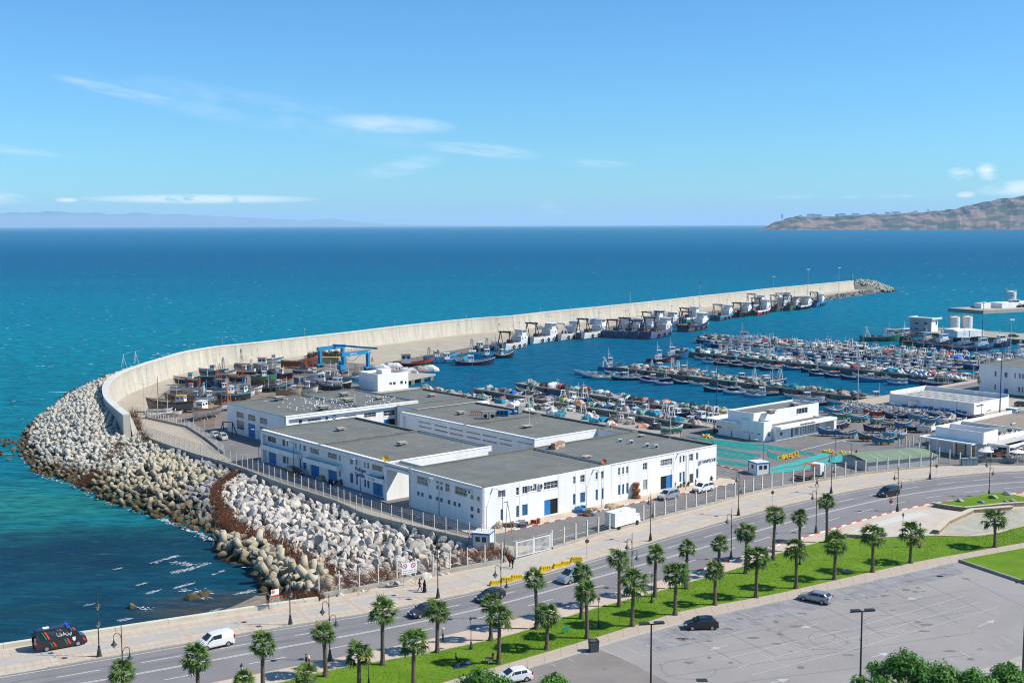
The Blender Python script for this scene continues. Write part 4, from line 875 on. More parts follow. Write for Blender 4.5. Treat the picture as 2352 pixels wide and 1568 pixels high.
def tangle(P,n,width,h,wb,r=.02,coil=.45,ztop=None):
 Lg=length(P)
 for i in range(n):
  s=rg.uniform(0,Lg);p,d=at(P,s);nn=Vector((-d.y,d.x,0));o_=rg.gauss(0,width);c=p+nn*o_;z=(armz(c.x,c.y) if ztop is None else ztop)+.5;R_=coil*rg.uniform(.6,1.2)
  ax=(d+nn*rg.uniform(-.8,.8)).normalized();sd=Vector((-ax.y,ax.x,0));pts=[]
  for k in range(7): t=k*1.05;pts.append(Vector((c.x,c.y,z+h*rg.random()*.3))+ax*(k*.16)+sd*math.cos(t)*R_+Vector((0,0,R_+math.sin(t)*R_)))
  wb.path(pts,r,3)
tangle(RUSTL[:6],330,.6,.8,wr);tangle(RUSTL[4:],700,1.3,.6,wr)
tangle([G(*T(0,2,700,1265)),G(*T(0,2,780,1230)),G(*T(0,2,910,1175))],260,.9,.6,wr);tangle([G(*T(0,2,980,1110)),G(*T(0,2,1060,1060)),G(*T(0,2,1130,995))],160,.9,.6,wr)
tangle([G(640,1379),G(735,1372)],200,.7,.4,wr,ztop=-.4);tangle([G(770,1352),G(900,1322)],260,1.6,.3,wr,ztop=-.4);tangle([G(1050,1282),G(1165,1276)],220,1.6,.3,wr,ztop=-.4)
for i in range(2000):
 s=rg.uniform(0,length(RUSTL));p,d=at(RUSTL,s);nn=Vector((-d.y,d.x,0));c=p+nn*rg.gauss(0,.35+.9*s/length(RUSTL));z=armz(c.x,c.y);t=rg.uniform(0,6.3);h=rg.uniform(.5,1.3);w=.05
 dw_.tri((c.x-w,c.y,z),(c.x+w,c.y,z),(c.x+rg.uniform(-.5,.5),c.y+rg.uniform(-.5,.5),z+h));dw_.quad((c.x,c.y,z+h*.6),(c.x+.18,c.y+.05,z+h*.7),(c.x+.2,c.y+.1,z+h),(c.x+.02,c.y+.06,z+h*.9))
for (x,y,hh) in [(308,950,3.5),(314,965,3),(320,978,2.6),(327,992,2),(334,1000,1.6)]:
 p=G(x,y+10,1.0)
 for k in range(90): dw_.tube((p.x+rg.uniform(-1,1),p.y+rg.uniform(-1,1),1),(p.x+rg.uniform(-1.6,1.6),p.y+rg.uniform(-1.5,1.5),1+hh*rg.uniform(.4,1)),.03,.01,3)
wr.build('rusty_wire_coils',RUSTW,kind='stuff');dw_.build('dry_brown_weeds',RUSTD,kind='stuff')
STK=MB();STK.tube((0,0,0),(0,0,2.0),.04,n=4);STK=STK.mesh('stake',RUST);pr=RUSTL[3];rs=thing('rusty_stake_line',(pr.x,pr.y,0),'line of thin rusty stakes in the brown wire on the boulder slope','fence')
for p,d in walk(RUSTL[3:],2.4): put('stake',STK,rs,(p.x-pr.x+1.2,p.y-pr.y+.8,armz(p.x,p.y)+.1),rot=(rg.uniform(-.1,.1),rg.uniform(-.1,.1),0))
hc0=sum(OUTL,Vector())/len(OUTL);hc0=G(420,1080)
FOAM=mat('foam',(0.66,0.70,0.72),.9,spec=.1);fm=MB()
def patch(c,ln,w,ang,n=14,z=.035,ragged=.35):
 P=[]
 for i in range(n):
  t=2*math.pi*i/n;r_=1+rg.uniform(-ragged,ragged);X,Y=ln/2*math.cos(t)*r_,w/2*math.sin(t)*r_;P.append((c.x+X*math.cos(ang)-Y*math.sin(ang),c.y+X*math.sin(ang)+Y*math.cos(ang)))
 fm.poly(P,WL+z)
def streak(x0,y0,x1,y1,w,n):
 a,b=G(x0,y0,WL),G(x1,y1,WL);d=b-a;an=math.atan2(d.y,d.x)
 for i in range(n*2): t=rg.random();c=a+d*t+Vector((rg.gauss(0,w*.3),rg.gauss(0,w*.38),0));patch(c,rg.uniform(.15,.9),rg.uniform(.05,.16)*w,an+rg.gauss(0,.3),7)
for s_ in ((347,1293,408,1276,.8,42),(395,1290,450,1298,1.2,30),(392,1316,440,1305,1.0,40),(440,1305,482,1292,.8,24),(490,1319,517,1309,.5,14),(399,1350,446,1338,.7,30),(337,1363,365,1355,.6,16),(315,1343,338,1338,.5,12),(262,1307,284,1303,.5,10),(271,1425,299,1420,.7,16),(193,1391,213,1386,.5,10),
   (541,1364,588,1355,.7,30),(480,1405,506,1398,.5,14),(310,1392,350,1400,1.0,10),(455,1370,478,1374,.8,12),(372,1190,398,1203,1.0,24),(450,1228,482,1240,1.0,20),(420,1355,490,1360,1.5,12),(8,1042,30,1043,.5,12),(50,1052,60,1062,.6,10)): streak(*s_)
for i in range(1000):
 yy=523+(rg.random() ** 1.5)*330;xx=rg.uniform(-40,2400)
 if yy>640 and xx>700: continue
 c=G(xx,yy,WL);dd=c.y;patch(c,rg.uniform(.8,3.0)*(.6+dd/2200),rg.uniform(.3,.7)*(.7+dd/900),rg.uniform(-.25,.25),6)
for i in range(90):
 xx,yy=rg.uniform(1900,2352),rg.uniform(600,720);c=G(xx,yy,WL)
 if yy<690: patch(c,rg.uniform(1.5,4.5),rg.uniform(.8,1.6),rg.uniform(-.2,.2),6)
for i in range(60): c=G(rg.uniform(0,330),rg.uniform(760,1000),WL);(None if c.x>-90 and False else patch(c,rg.uniform(.4,1.4),rg.uniform(.1,.3),rg.uniform(-.3,.2),6)) if not inpoly(c.x,c.y,ARM) else None
for i in range(520):
 k=rg.randrange(8,len(OUTL)-2);e=OUTL[k].lerp(OUTL[k+1],rg.random());inw=Vector((hc0.x-e.x,hc0.y-e.y,0)).normalized();c=e-inw*rg.uniform(-.8,1.3);patch(c,rg.uniform(.15,.7),rg.uniform(.08,.3),rg.uniform(0,3),7)
patch(G(136,900+.5,WL),5.5,.5,0.0)
fm.build('foam_patches',FOAM,kind='stuff')
# ================================================================= BUILDINGS (all in harbour-grid coordinates under an Empty)
DOORB=mat('door_blue',(0.02,0.19,0.46),.5,(0.015,.14,.36),1,.6);LOUV=mat('louvre_blue',(0.03,0.17,0.36),.5);LOUVW=mat('louvre_white',(.55,.56,.56),.6)
CURT=mat('pane_grey',(0.22,0.24,0.25),.25,(0.05,0.06,0.07),1.5,1,contrast=.2,spec=.6)
def facade(root,axis,c,lo,hi,z0,z1,holes,m=WHITE,depth=.22,name='wall',gone=()):
 """wall sheet with real openings. axis 'b': plane b=c facing -b, runs along a; axis 'a': plane a=c facing -a, runs along b."""
 us=sorted(set([lo,hi]+[h[0] for h in holes]+[h[1] for h in holes]));zs=sorted(set([z0,z1]+[h[2] for h in holes]+[h[3] for h in holes]))
 us=[u for u in us if lo <= u <= hi];zs=[z for z in zs if z0 <= z <= z1];q=MB()
 def P(u,d,z): return (u,c+d,z) if axis == 'b' else (c+d,u,z)
 def quad(a,b,c_,d): (q.quad(a,b,c_,d) if axis == 'b' else q.quad(d,c_,b,a))
 for i in range(len(us)-1):
  for j in range(len(zs)-1):
   mu,mz=(us[i]+us[i+1])/2,(zs[j]+zs[j+1])/2
   if any(h[0]<mu<h[1] and h[2]<mz<h[3] for h in holes): continue
   quad(P(us[i],0,zs[j]),P(us[i+1],0,zs[j]),P(us[i+1],0,zs[j+1]),P(us[i],0,zs[j+1]))
 for u0,u1,a,b in [h[:4] for h in holes]:
  for A,B in (((u0,a),(u0,b)),((u1,b),(u1,a)),((u0,b),(u1,b)),((u1,a),(u0,a))): quad(P(A[0],0,A[1]),P(B[0],0,B[1]),P(B[0],depth,B[1]),P(A[0],depth,A[1]))
 q.build(name,m,root)
 for h in holes: opening(root,axis,c,h,depth)
def opening(root,axis,c,h,depth):
 u0,u1,z0,z1,kind=h[:5];w,ht=u1-u0,z1-z0;d=depth-.04
 def bxx(q,a0,a1,d0,d1,b0,b1,mi=0): (q.bx(a0,a1,c+d0,c+d1,b0,b1,mi) if axis == 'b' else q.bx(c+d0,c+d1,a0,a1,b0,b1,mi))
 if kind[0] == 'w':
  dg=[int(ch) for ch in kind if ch.isdigit()];nx=dg[0] if dg else 2;ny=dg[1] if len(dg)>1 else 1;fm_=BLACKM if 'k' in kind else FRAMEW
  q=MB();f=.06 if min(w,ht)<1.2 else .08
  bxx(q,u0,u1,d-.05,d,z0,z0+f);bxx(q,u0,u1,d-.05,d,z1-f,z1);bxx(q,u0,u0+f,d-.05,d,z0+f,z1-f);bxx(q,u1-f,u1,d-.05,d,z0+f,z1-f)
  for i in range(1,nx): x=u0+w*i/nx;bxx(q,x-f*.4,x+f*.4,d-.045,d-.005,z0+f,z1-f)
  for i in range(1,ny): z=z0+ht*i/ny;bxx(q,u0+f,u1-f,d-.04,d-.008,z-f*.4,z+f*.4)
  fr=q.build('window',fm_,root);q=MB();bxx(q,u0+.005,u1-.005,d,d+.03,z0+.005,z1-.005);q.build('pane',CURT if 'c' in kind else GLASS,fr)
  q=MB();bxx(q,u0-.05,u1+.05,-.06,.0,z0-.09,z0-.01);q.build('sill',WHITE,fr)
 elif kind[0] == 'l':
  q=MB();bxx(q,u0,u1,d,d+.03,z0,z1);sh=q.build('window',GLASS,root);q=MB();n=max(4,int(ht/.16))
  for i in range(n): z=z0+(i+.5)*ht/n;bxx(q,u0+.04,u1-.04,d-.06,d-.01,z-.045,z+.035)
  q.build('louvre',LOUVW if 'w' in kind else LOUV,sh)
 elif kind[0] == 'd':
  q=MB();bxx(q,u0+.01,u1-.01,d,d+.04,z0,z1);dr=q.build('door',DARK if 'o' in kind else (mat('door_brown',(.10,.05,.03),.6) if 'n' in kind else DOORB),root)  # open doorways get a near-black sheet standing in for shade inside
  if 'o' in kind:
   q=MB();a0,a1=(u0+w*.5,u1) if 'r' in kind else (u0,u0+w*.48);bxx(q,a0+.02,a1-.02,d-.07,d-.01,z0+.02,z1-.02);q.build('door_leaf',DOORB,dr)
  else:
   q=MB();bxx(q,(u0+u1)/2-.02,(u0+u1)/2+.02,d-.015,d-.002,z0+.05,z1-.05);bxx(q,(u0+u1)/2+.08,(u0+u1)/2+.12,d-.08,d-.002,z0+ht*.42,z0+ht*.5);q.build('handle',BLACKM,dr)
def HB(b0,items,z1max=99):
 out=[]
 for it in items:
  (c,r,x0,y0,x1,y1,k)=it;sl=.095*(x1-x0);y0 += sl;y1 -= sl;ym=(y0+y1)/2
  a0,_=on_b(b0,*T(c,r,x0,ym));a1,_=on_b(b0,*T(c,r,x1,ym));_,za=on_b(b0,*T(c,r,(x0+x1)/2,y0));_,zb=on_b(b0,*T(c,r,(x0+x1)/2,y1))
  out.append((min(a0,a1),max(a0,a1),max(0.02,zb),min(z1max,za),k))
 return out
def HA(a0,items,z1max=99):
 out=[]
 for it in items:
  (c,r,x0,y0,x1,y1,k)=it;sl=min(.145*(x1-x0),(y1-y0)*.35);y0 += sl;y1 -= sl;ym=(y0+y1)/2
  b0,_=on_a(a0,*T(c,r,x0,ym));b1,_=on_a(a0,*T(c,r,x1,ym));_,za=on_a(a0,*T(c,r,(x0+x1)/2,y0));_,zb=on_a(a0,*T(c,r,(x0+x1)/2,y1))
  out.append((min(b0,b1),max(b0,b1),max(0.02,zb),min(z1max,za),k))
 return out
def c2(x,y): return (1500+x/2.94) ,(1880+y/2.94)
def cb(x0,y0,x1,y1,k):
 (a,b),(c,d)=c2(x0,y0),c2(x1,y1);f=lambda X,Y: ((X-1024)*2.296,(Y-1365)*2.296);p,q=f(a,b),f(c,d);return (1,2,p[0],p[1],q[0],q[1],k)
RH=7.15
def roof(root,name,a0,a1,b0,b1,z,par='nesw',pw=.35,ph=.42,m=ROOF,edge=ROOFEDGE):
 q=MB();q.bx(a0+pw,a1-pw,b0+pw,b1-pw,z-ph-.12,z-ph);rf=q.build('roof',m,root)
 parts_={'s': (a0,a1,b0,b0+pw),'n': (a0,a1,b1-pw,b1),'w': (a0,a0+pw,b0+pw,b1-pw),'e': (a1-pw,a1,b0+pw,b1-pw)}
 for k,(x0,x1,y0,y1) in parts_.items():
  hgt=ph if k in par else ph*.3
  q=MB();q.bx(x0+.004,x1-.004,y0+.004,y1-.004,z-ph-.12,z-ph+hgt-.06,0);q.bx(x0-.03,x1+.03,y0-.03,y1+.03,z-ph+hgt-.057,z-ph+hgt,1);q.build('parapet',[WHITE if k in 'sw' else MATS['roof_felt'],edge],root)
 q=MB();n=int((b1-b0)/1.05)
 for i in range(1,n): y=b0+i*(b1-b0)/n;q.bx(a0+pw,a1-pw,y-.05,y+.05,z-ph,z-ph+.012)
 q.build('felt_lap',mat('felt_lap',(0.105,0.112,0.102),.9,(.15,.155,.14),.4,.9),rf)
 return rf
def vent(root,a,b,z,s=1.0,low=False):
 q=MB();q.box(0,0,.22*s,1.1*s,1.1*s,.44*s,0);v=q.build('roof_vent',CONCD,root,(a,b,z))
 q=MB();q.box(0,0,.50*s,2.1*s,1.5*s,.1,0)
 if not low: q.box(0,0,.62*s,1.5*s,1.1*s,.12,0);q.box(0,0,.75*s,1.9*s,1.3*s,.1,0)
 q.build('vent_cap',CONC,v)
def top_ab(c,r,x,y,z=RH-.42): p=AB(GT(c,r,x,y,z));return p
def stripes(root,b,az,z0,z1,axis='b',c=0):
 for a in az:
  q=MB();(q.bx(a-.03,a+.03,b-.02,b-.004,z0,z1) if axis == 'b' else q.bx(b-.02,b-.004,a-.03,a+.03,z0,z1));q.build('joint_strip',mat('joint_grey',(.55,.55,.54),.8),root)
W1=thing('warehouse',U(0,0),'long white front warehouse with the bright facade facing the promenade','warehouse','white warehouses',ANG)
Rw=[cb(1447,228,1535,328,'w2c'),cb(1478,455,1503,592,'l'),cb(1662,198,1695,298,'w12'),cb(1735,183,1795,282,'w21'),cb(1662,415,1695,555,'l'),cb(1733,395,1796,538,'l'),cb(1840,157,1902,252,'w3'),cb(1988,115,2152,235,'w42'),cb(1992,325,2152,535,'do'),
  (2,2,563,1238,583,1310,'w12'),(2,2,628,1222,668,1298,'w22'),(2,2,560,1398,583,1500,'l'),(2,2,627,1382,671,1482,'l'),(2,2,768,1198,788,1270,'w12'),(2,2,820,1188,842,1262,'w12'),(2,2,768,1358,788,1460,'l'),(2,2,824,1345,842,1448,'l'),
  (2,2,975,1158,993,1230,'w12'),(2,2,1013,1152,1031,1222,'w12'),(2,2,1050,1144,1069,1214,'w12'),(2,2,975,1315,995,1412,'l'),(2,2,1012,1308,1031,1405,'l'),(2,2,1050,1298,1070,1397,'l'),
  (2,2,1203,1112,1242,1182,'w22'),(2,2,1202,1267,1242,1365,'lw'),(2,2,1365,1070,1473,1150,'w52c'),(2,2,1365,1222,1473,1362,'dor'),(2,2,1539,1050,1556,1118,'w11'),(2,2,1569,1045,1586,1110,'w11'),(2,2,1538,1200,1557,1292,'l'),(2,2,1568,1193,1587,1285,'l'),
  (2,2,1629,1030,1664,1100,'w22'),(2,2,1630,1213,1665,1305,'dn'),(2,2,1692,1020,1710,1088,'w11'),(2,2,1692,1168,1711,1258,'l')]
facade(W1,'b',0,0,59,0,RH-.06,HB(0,Rw,6.6))
Lw=[cb(492,60,622,190,'w32c'),cb(715,122,748,155,'w1'),cb(765,135,797,170,'w1'),cb(715,172,748,225,'w1'),cb(765,187,797,240,'w1'),cb(824,150,876,255,'w22'),cb(937,180,1080,315,'w32'),cb(1122,285,1160,343,'w2c'),cb(1200,305,1232,362,'w2c'),cb(495,245,525,300,'l'),cb(541,257,572,315,'l'),cb(632,285,667,342,'l'),
  cb(715,307,748,363,'l'),cb(765,320,797,378,'l'),cb(855,345,887,403,'l'),cb(922,365,955,425,'l'),cb(975,380,1008,438,'l'),cb(1122,420,1158,483,'l'),cb(1200,443,1232,505,'l'),cb(1122,513,1158,568,'l')]
facade(W1,'a',0.3,0.0,21,0,RH-.62,HA(.3,Lw,6.5))
q=MB();q.bx(-.02,.298,-.0,21.0,RH-.61,RH-.065);q.bx(-.02,.298,-.0,.6,0,RH-.612);q.build('facade_band',WHITE,W1)
q=MB();q.quad((59,0,0),(59,21,0),(59,21,RH-.06),(59,0,RH-.06));q.quad((59,21,0),(59,29,0),(59,29,RH-.06),(59,21,RH-.06));q.quad((53.7,21,0),(0,21,0),(0,21,RH-.06),(53.7,21,RH-.06));q.quad((53.7,29,0),(53.7,21,0),(53.7,21,RH-.06),(53.7,29,RH-.06));q.build('rear_wall',WHITE,W1)
roof(W1,'roof',0,29.55,0,21,RH,par='ns');roof(W1,'roof',29.56,59,0,21,RH,par='nwe');roof(W1,'roof',53.7,59,21.01,29,RH,par='wn')
stripes(W1,0,[on_b(0,*T(2,2,x,1350))[0] for x in (68,147,430,586,676,790,842,912,998,1073,1247,1480,1592,1620,1668,1714)]+[on_b(0,*T(1,2,2130,1450))[0]-1.2],.15,RH-.25)
for x,y in ((994,918),(1097,931),(1242,962),(1324,972)):
 a,b=top_ab(2,2,x,y+10);q=MB();q.box(0,0,.38,.75,.6,.75);ac=q.build('condenser',STEELW,W1,(a,b,RH-.42),rz=-.6);q=MB();q.tube((0,-.31,.38),(0,-.33,.38),.24,n=12);q.build('fan_grille',BLACKM,ac)
a,b=top_ab(2,2,1190,875);vent(W1,a,b,RH-.42,.7,True);a,b=top_ab(2,2,685,1080);vent(W1,a,b,RH-.3,.9,True)
for (x,y,sx,sy,sz) in ((432,970,2.6,1.3,.95),(395,988,1.5,.9,1.15)):
 a,b=top_ab(2,2,x,y);q=MB();q.box(0,0,sz/2,sx,sy,sz);q.box(0,0,sz+.04,sx+.1,sy+.1,.08);q.build('rusty_tank',mat('rust_patchy',(.30,.10,.05),.9,(.45,.40,.34),1.6,1,contrast=.15),None,U(a,b,RH-.42),rz=ANG+.3,label=('longer rusty box standing on the front warehouse roof' if sx>2 else 'upright rusty box beside the longer one on the front warehouse roof'),cat='tank')
a,b=top_ab(2,2,1458,890);mp=thing('roof_mast',U(a,b,RH-.42),'slender mast with guy wires on the right part of the front warehouse roof','mast');m=MB();m.tube((0,0,0),(0,0,6.8),.05,.03,6);m.build('pole',STEELW,mp);m=MB();m.box(0,0,.06,.9,.9,.12);m.build('base',CONC,mp)
for t in (0,2.1,4.2): m=MB();m.tube((2.4*math.cos(t),2.4*math.sin(t),0.02),(0,0,6),.008,n=3);m.build('guy_wire',BLACKM,mp)
def dish(loc,col,lab,rz,s=.5):
 d=thing('satellite_dish',loc,lab,'satellite dish',rz=rz);m=MB();m.tube((0,0,0),(0,0,.5),.03,n=5);m.build('bracket',BLACKM,d);m=MB();P=[(s*r_,-.28*s*(1-r_*r_)) for r_ in (.01,.35,.7,1)]
 for (r0,y0),(r1,y1) in zip(P,P[1:]):
  for i in range(16):
   t0,t1=i*math.pi/8,(i+1)*math.pi/8;m.quad(*[(r_*math.cos(t),-y,.6+r_*math.sin(t)) for r_,y,t in ((r0,y0,t0),(r1,y1,t0),(r1,y1,t1),(r0,y0,t1))])
 m.build('reflector',col,d,smooth=True);m=MB();m.tube((0,0,.6-s),(0,-.4,.6),.015,n=4);m.box(0,-.4,.6,.08,.1,.08);m.build('arm',BLACKM,d)
a,z=on_b(0,*T(2,2,857,1083));dish(U(a,.3,RH-.05),mat('dish_orange',(.60,.17,.06),.5),'orange satellite dish on the parapet of the bright facade',.3)
b,z=on_a(0,*T(1,2,1180,1085));dish(U(.3,b,RH-.05),mat('dish_yellow',(.70,.42,.03),.5),'yellow satellite dish on the parapet above the madrague sign',0.2,.6)
def ac_unit(root,p,rz=0):
 q=MB();q.box(0,-.17,0,.85,.32,.6);a_=q.build('air_conditioner',STEELW,root,p,rz);q=MB();q.tube((-.12,-.34,0),(-.12,-.35,0),.23,n=14);q.build('fan_grille',BLACKM,a_)
for x,y in ((1828,192),(1945,172),(1945,198)): (X,Y)=c2(x,y);a,z=on_b(0,X*.57422,Y*.57422);ac_unit(W1,(a,0,z))
for x,y in ((628,120),(1090,245),(1132,255)): (X,Y)=c2(x,y);b,z=on_a(.3,X*.57422,Y*.57422);ac_unit(W1,(.3,b,z),-math.pi/2)
def text(root,s,size,loc,rot,m=BLACKM,name='lettering',ext=.02,sx=1.0):
 cu=bpy.data.curves.new(name,'FONT');cu.body=s;cu.size=size;cu.extrude=ext;cu.resolution_u=2
 tmp=bpy.data.objects.new(name,cu);COL.objects.link(tmp);dg=bpy.context.evaluated_depsgraph_get();me=bpy.data.meshes.new_from_object(tmp.evaluated_get(dg));bpy.data.objects.remove(tmp)
 me.materials.clear();me.materials.append(m);return put(name,me,root,loc,rot=rot,scale=(sx,1,1))
NAVY=mat('sign_navy',(.06,.07,.16),.5)
a,z=on_b(0,*T(2,2,1738,1122));text(W1,'TANPECHE',.95,(a,-.06,z),(math.pi/2,0,0),NAVY,sx=.92)
q=MB();a,z=on_b(0,*T(2,2,1722,1118))
for i in range(14): t0,t1=i*math.pi/7,(i+1)*math.pi/7;q.tube((a+.42*math.cos(t0),-.05,z+.42*math.sin(t0)),(a+.42*math.cos(t1),-.05,z+.42*math.sin(t1)),.045,n=4)
q.tube((a,-.05,z-.2),(a+.05,-.05,z+.2),.06,n=4);q.build('logo',NAVY,W1)
W2=thing('warehouse',U(0,28),'white two part warehouse with blue doors and balconies along the service road','warehouse','white warehouses',ANG)
def P2(items): return [(u0-28,u1-28,z0,z1,k) for (u0,u1,z0,z1,k) in items]
L2=[(1,2,107,865,183,935,'w42k'),(1,2,242,900,270,960,'w1k'),(1,2,280,910,295,965,'w12'),(1,2,245,1050,274,1122,'l'),(1,2,282,1060,298,1130,'l'),(1,2,357,933,372,988,'w12'),(1,2,400,945,413,998,'w12'),(1,2,432,953,459,1010,'w22c'),(1,2,400,1075,415,1168,'l'),(1,2,432,1103,462,1178,'l'),
  (1,2,498,972,578,1043,'w42c'),(1,2,658,1015,742,1088,'w42c'),(1,2,760,1043,775,1098,'w12'),(1,2,762,1178,777,1245,'l'),(1,2,862,1070,890,1130,'w22c'),(1,2,915,1082,932,1142,'w12'),(1,2,990,1103,1006,1160,'w12'),(1,2,1020,1112,1038,1168,'w12'),(1,2,1067,1125,1162,1200,'w42'),
  (1,2,863,1205,893,1303,'l'),(1,2,918,1220,935,1318,'l'),(1,2,993,1265,1011,1338,'l'),(1,2,1022,1270,1041,1350,'l'),(1,2,117,1012,187,1137,'d'),(1,2,502,1120,581,1257,'d'),(1,2,663,1165,743,1290,'d'),(1,2,1074,1288,1163,1430,'d')]
facade(W2,'a',.7,0.02,46.7,0,RH-.92,P2(HA(.7,L2,6.15)))
q=MB();q.bx(0,.698,0.0,47,RH-.91,RH-.065);q.bx(0,.698,46.2,47,0,RH-.912);q.bx(0,.698,0,.9,0,RH-.912);q.build('facade_band',WHITE,W2)
q=MB();q.quad((0.7,0,0),(24,0,0),(24,0,RH-.065),(.7,0,RH-.065));q.quad((24,0,0),(24,47,0),(24,47,RH-.065),(24,0,RH-.065));q.quad((24,47,0),(.7,47,0),(.7,47,RH-.065),(24,47,RH-.065));q.build('rear_wall',WHITE,W2)
q=MB();q.bx(0,24.8,-.02,.5,RH-1.1,RH-.1);q.build('end_fascia',WHITE,W2)
roof(W2,'roof',0,24,23.55,47,RH,par='nes');roof(W2,'roof',0,24.6,0,23.54,RH,par='ne')
for x0,y0,x1,y1,sd_ in ((390,845,580,835,1),(1450,970,1850,935,4)):
 q=MB();rr_=random.Random(sd_);A0,A1=Vector((*top_ab(1,2,x0,y0),0)),Vector((*top_ab(1,2,x1,y1),0));dd=A1-A0;nn=Vector((-dd.y,dd.x,0))*.13;pv_=A0
 for i in range(46):
  t_=i/22;t_=t_ if t_ <= 1 else 2-t_;pt=A0+dd*t_+nn*((1 if i<23 else -1)*math.sin(t_*3.14)+rr_.uniform(-.4,.4));e=(pt-pv_);e=Vector((-e.y,e.x,0)).normalized()*.09 if e.length>.01 else Vector((.05,0,0));q.quad(*[Vector((v.x,v.y-28,RH-.402)) for v in (pv_-e,pt-e,pt+e,pv_+e)]);pv_=pt
 q.build('chalk_drawing',mat('chalk',(.34,.35,.34),.9,(.2,.21,.2),2,.9),W2)
q=MB();q.bx(0,3.4,-6.98,-.03,RH-.75,RH-.45);q.build('bridge_roof',ROOF,W2);q=MB();q.bx(0,.35,-6.98,-.03,RH-1.3,RH-.06);q.bx(3.05,3.4,-6.98,-.03,RH-1.0,RH-.05);q.build('bridge_fascia',WHITE,W2)
for c,r,x,y,lo in ((1,2,777,822,0),(1,2,1340,955,0)): a,b=top_ab(c,r,x,y);vent(W2,a,b-28,RH-.42,.95)
def balcony(x0,ytop,x1,ybot,dep=1.25):
 (b0,b1,z0,z1,_),= P2(HA(-dep+.7,[(1,2,x0,ytop,x1,ybot,'')]));b0,b1=sorted((b0,b1));zt=z1;z0=zt-.95;A0=.695-dep
 q=MB();q.bx(A0,.695,b0,b1,z0,z0+.18);bl=q.build('balcony',WHITE,W2);q=MB();q.bx(A0,A0+.15,b0,b1,z0+.182,zt);q.bx(A0+.152,.69,b0,b0+.15,z0+.182,zt);q.bx(A0+.152,.69,b1-.15,b1,z0+.182,zt);q.build('balcony_wall',WHITE,bl)
 q=MB();q.bx(A0+.16,.685,b0+.16,b1-.16,z0+.185,z0+.21);q.build('balcony_floor',ROOF,bl);return b0,b1,zt,A0
for B in ((40,952,372,1060),(430,1068,580,1118),(583,1108,738,1163),(1000,1225,1160,1285)): bb=balcony(B[0],(B[1]+0),B[2],B[3])
PLANTG=mat('leaf_green',(.05,.12,.025),.7,(.09,.18,.04),3,.9,rnd=.2);POT=mat('terracotta',(.36,.14,.07),.8)
def plant(loc,h,lab,group=None,pot=True,spread=.4,seed=0):
 r_=random.Random(seed);d=thing('potted_plant' if pot else 'shrub',loc,lab,'plant',group)
 if pot: m=MB();m.lathe([(.16,0),(.24,.34),(.2,.34)],10);m.build('pot',POT,d)
 m=MB()
 for i in range(60):
  t,u=r_.uniform(0,6.28),r_.random();p=Vector((0,0,.3*pot));e=Vector((math.cos(t)*spread*u,math.sin(t)*spread*u,h*(1-.5*u)));w=Vector((-math.sin(t),math.cos(t),0))*.05;mid=p.lerp(e,.6)+Vector((0,0,.1));m.quad(p-w*.3,mid-w,mid+w,p+w*.3);m.tri(mid-w,e,mid+w)
 m.build('foliage',PLANTG,d)
for i in range(5): plant(U(bb[3]+.2+.3,28+bb[0]+.4+i*.62,bb[2]-.45),(1.2,.5,.7,.5,.4)[i],nth(i)+' pot plant from the right end on the balcony with the fish emblem','balcony pot plants',seed=i)
b,z=on_a(.7,*T(1,2,912,1172));text(W2,'Madrague',1.0,(.62,b-28,z-.15),(math.pi/2,0,-math.pi/2),NAVY,sx=.95)
b,z=on_a(.7,*T(1,2,910,1212));text(W2,'Tahaddart',1.0,(.62,b-28,z-.3),(math.pi/2,0,-math.pi/2),NAVY,sx=.95)
q=MB();fb=(bb[0]+bb[1])/2+.9;fz=bb[2]-.45
pts=[(bb[3]-.02,fb+.75*math.cos(t),fz+.2*math.sin(t)) for t in [i*math.pi/8 for i in range(17)]];q.path(pts,.03,4)
q.path([(bb[3]-.02,fb-.72,fz),(bb[3]-.02,fb-1.05,fz+.25),(bb[3]-.02,fb-.98,fz),(bb[3]-.02,fb-1.05,fz-.25),(bb[3]-.02,fb-.72,fz)],.03,4);q.build('fish_emblem',NAVY,W2)
W3=thing('warehouse',U(12.6,86.5),'white rear warehouse with gulls on its roof','warehouse','white warehouses',ANG)
def sh(items,da,db): return items
H3=[(1,2,393,718,423,755,'w1k'),(1,2,478,697,600,740,'w41'),(1,2,637,688,664,722,'w11'),(1,2,811,668,917,698,'w41'),(1,2,994,643,1103,706,'w32'),(1,2,1171,622,1279,693,'w32'),(1,2,1327,600,1432,633,'w41'),(1,2,1173,703,1280,785,'do')]
h3=[(a0-12.6,a1-12.6,z0,z1,k) for a0,a1,z0,z1,k in HB(87.2,H3,6.2)]
facade(W3,'b',.7,.7,36.9,0,RH-.92,h3);q=MB();q.bx(0,36.9,0,.698,RH-.91,RH-.065);q.bx(0,.7,0,.698,0,RH-.912);q.bx(35.9,36.9,0,.698,0,RH-.912);q.build('facade_band',WHITE,W3)
H3l=[(1,2,35,693,103,768,'w42'),(1,2,37,778,103,852,'w42'),(0,2,2172,640,2238,712,'w32'),(0,2,2278,665,2345,740,'w32'),(0,2,2175,718,2241,820,'w33'),(0,2,2280,748,2345,895,'d')]
facade(W3,'a',0,0,28.6,0,RH-.06,[(b0-86.5,b1-86.5,z0,z1,k) for b0,b1,z0,z1,k in HA(12.6,H3l,6.4)])
q=MB();q.quad((36.9,.7,0),(36.9,28.6,0),(36.9,28.6,RH-.06),(36.9,.7,RH-.06));q.quad((36.9,28.6,0),(0,28.6,0),(0,28.6,RH-.06),(36.9,28.6,RH-.06));q.build('rear_wall',WHITE,W3)
roof(W3,'roof',0,20.9,0,28.6,RH,par='n');roof(W3,'roof',21,36.9,0,28.6,RH,par='nw')
q=MB()
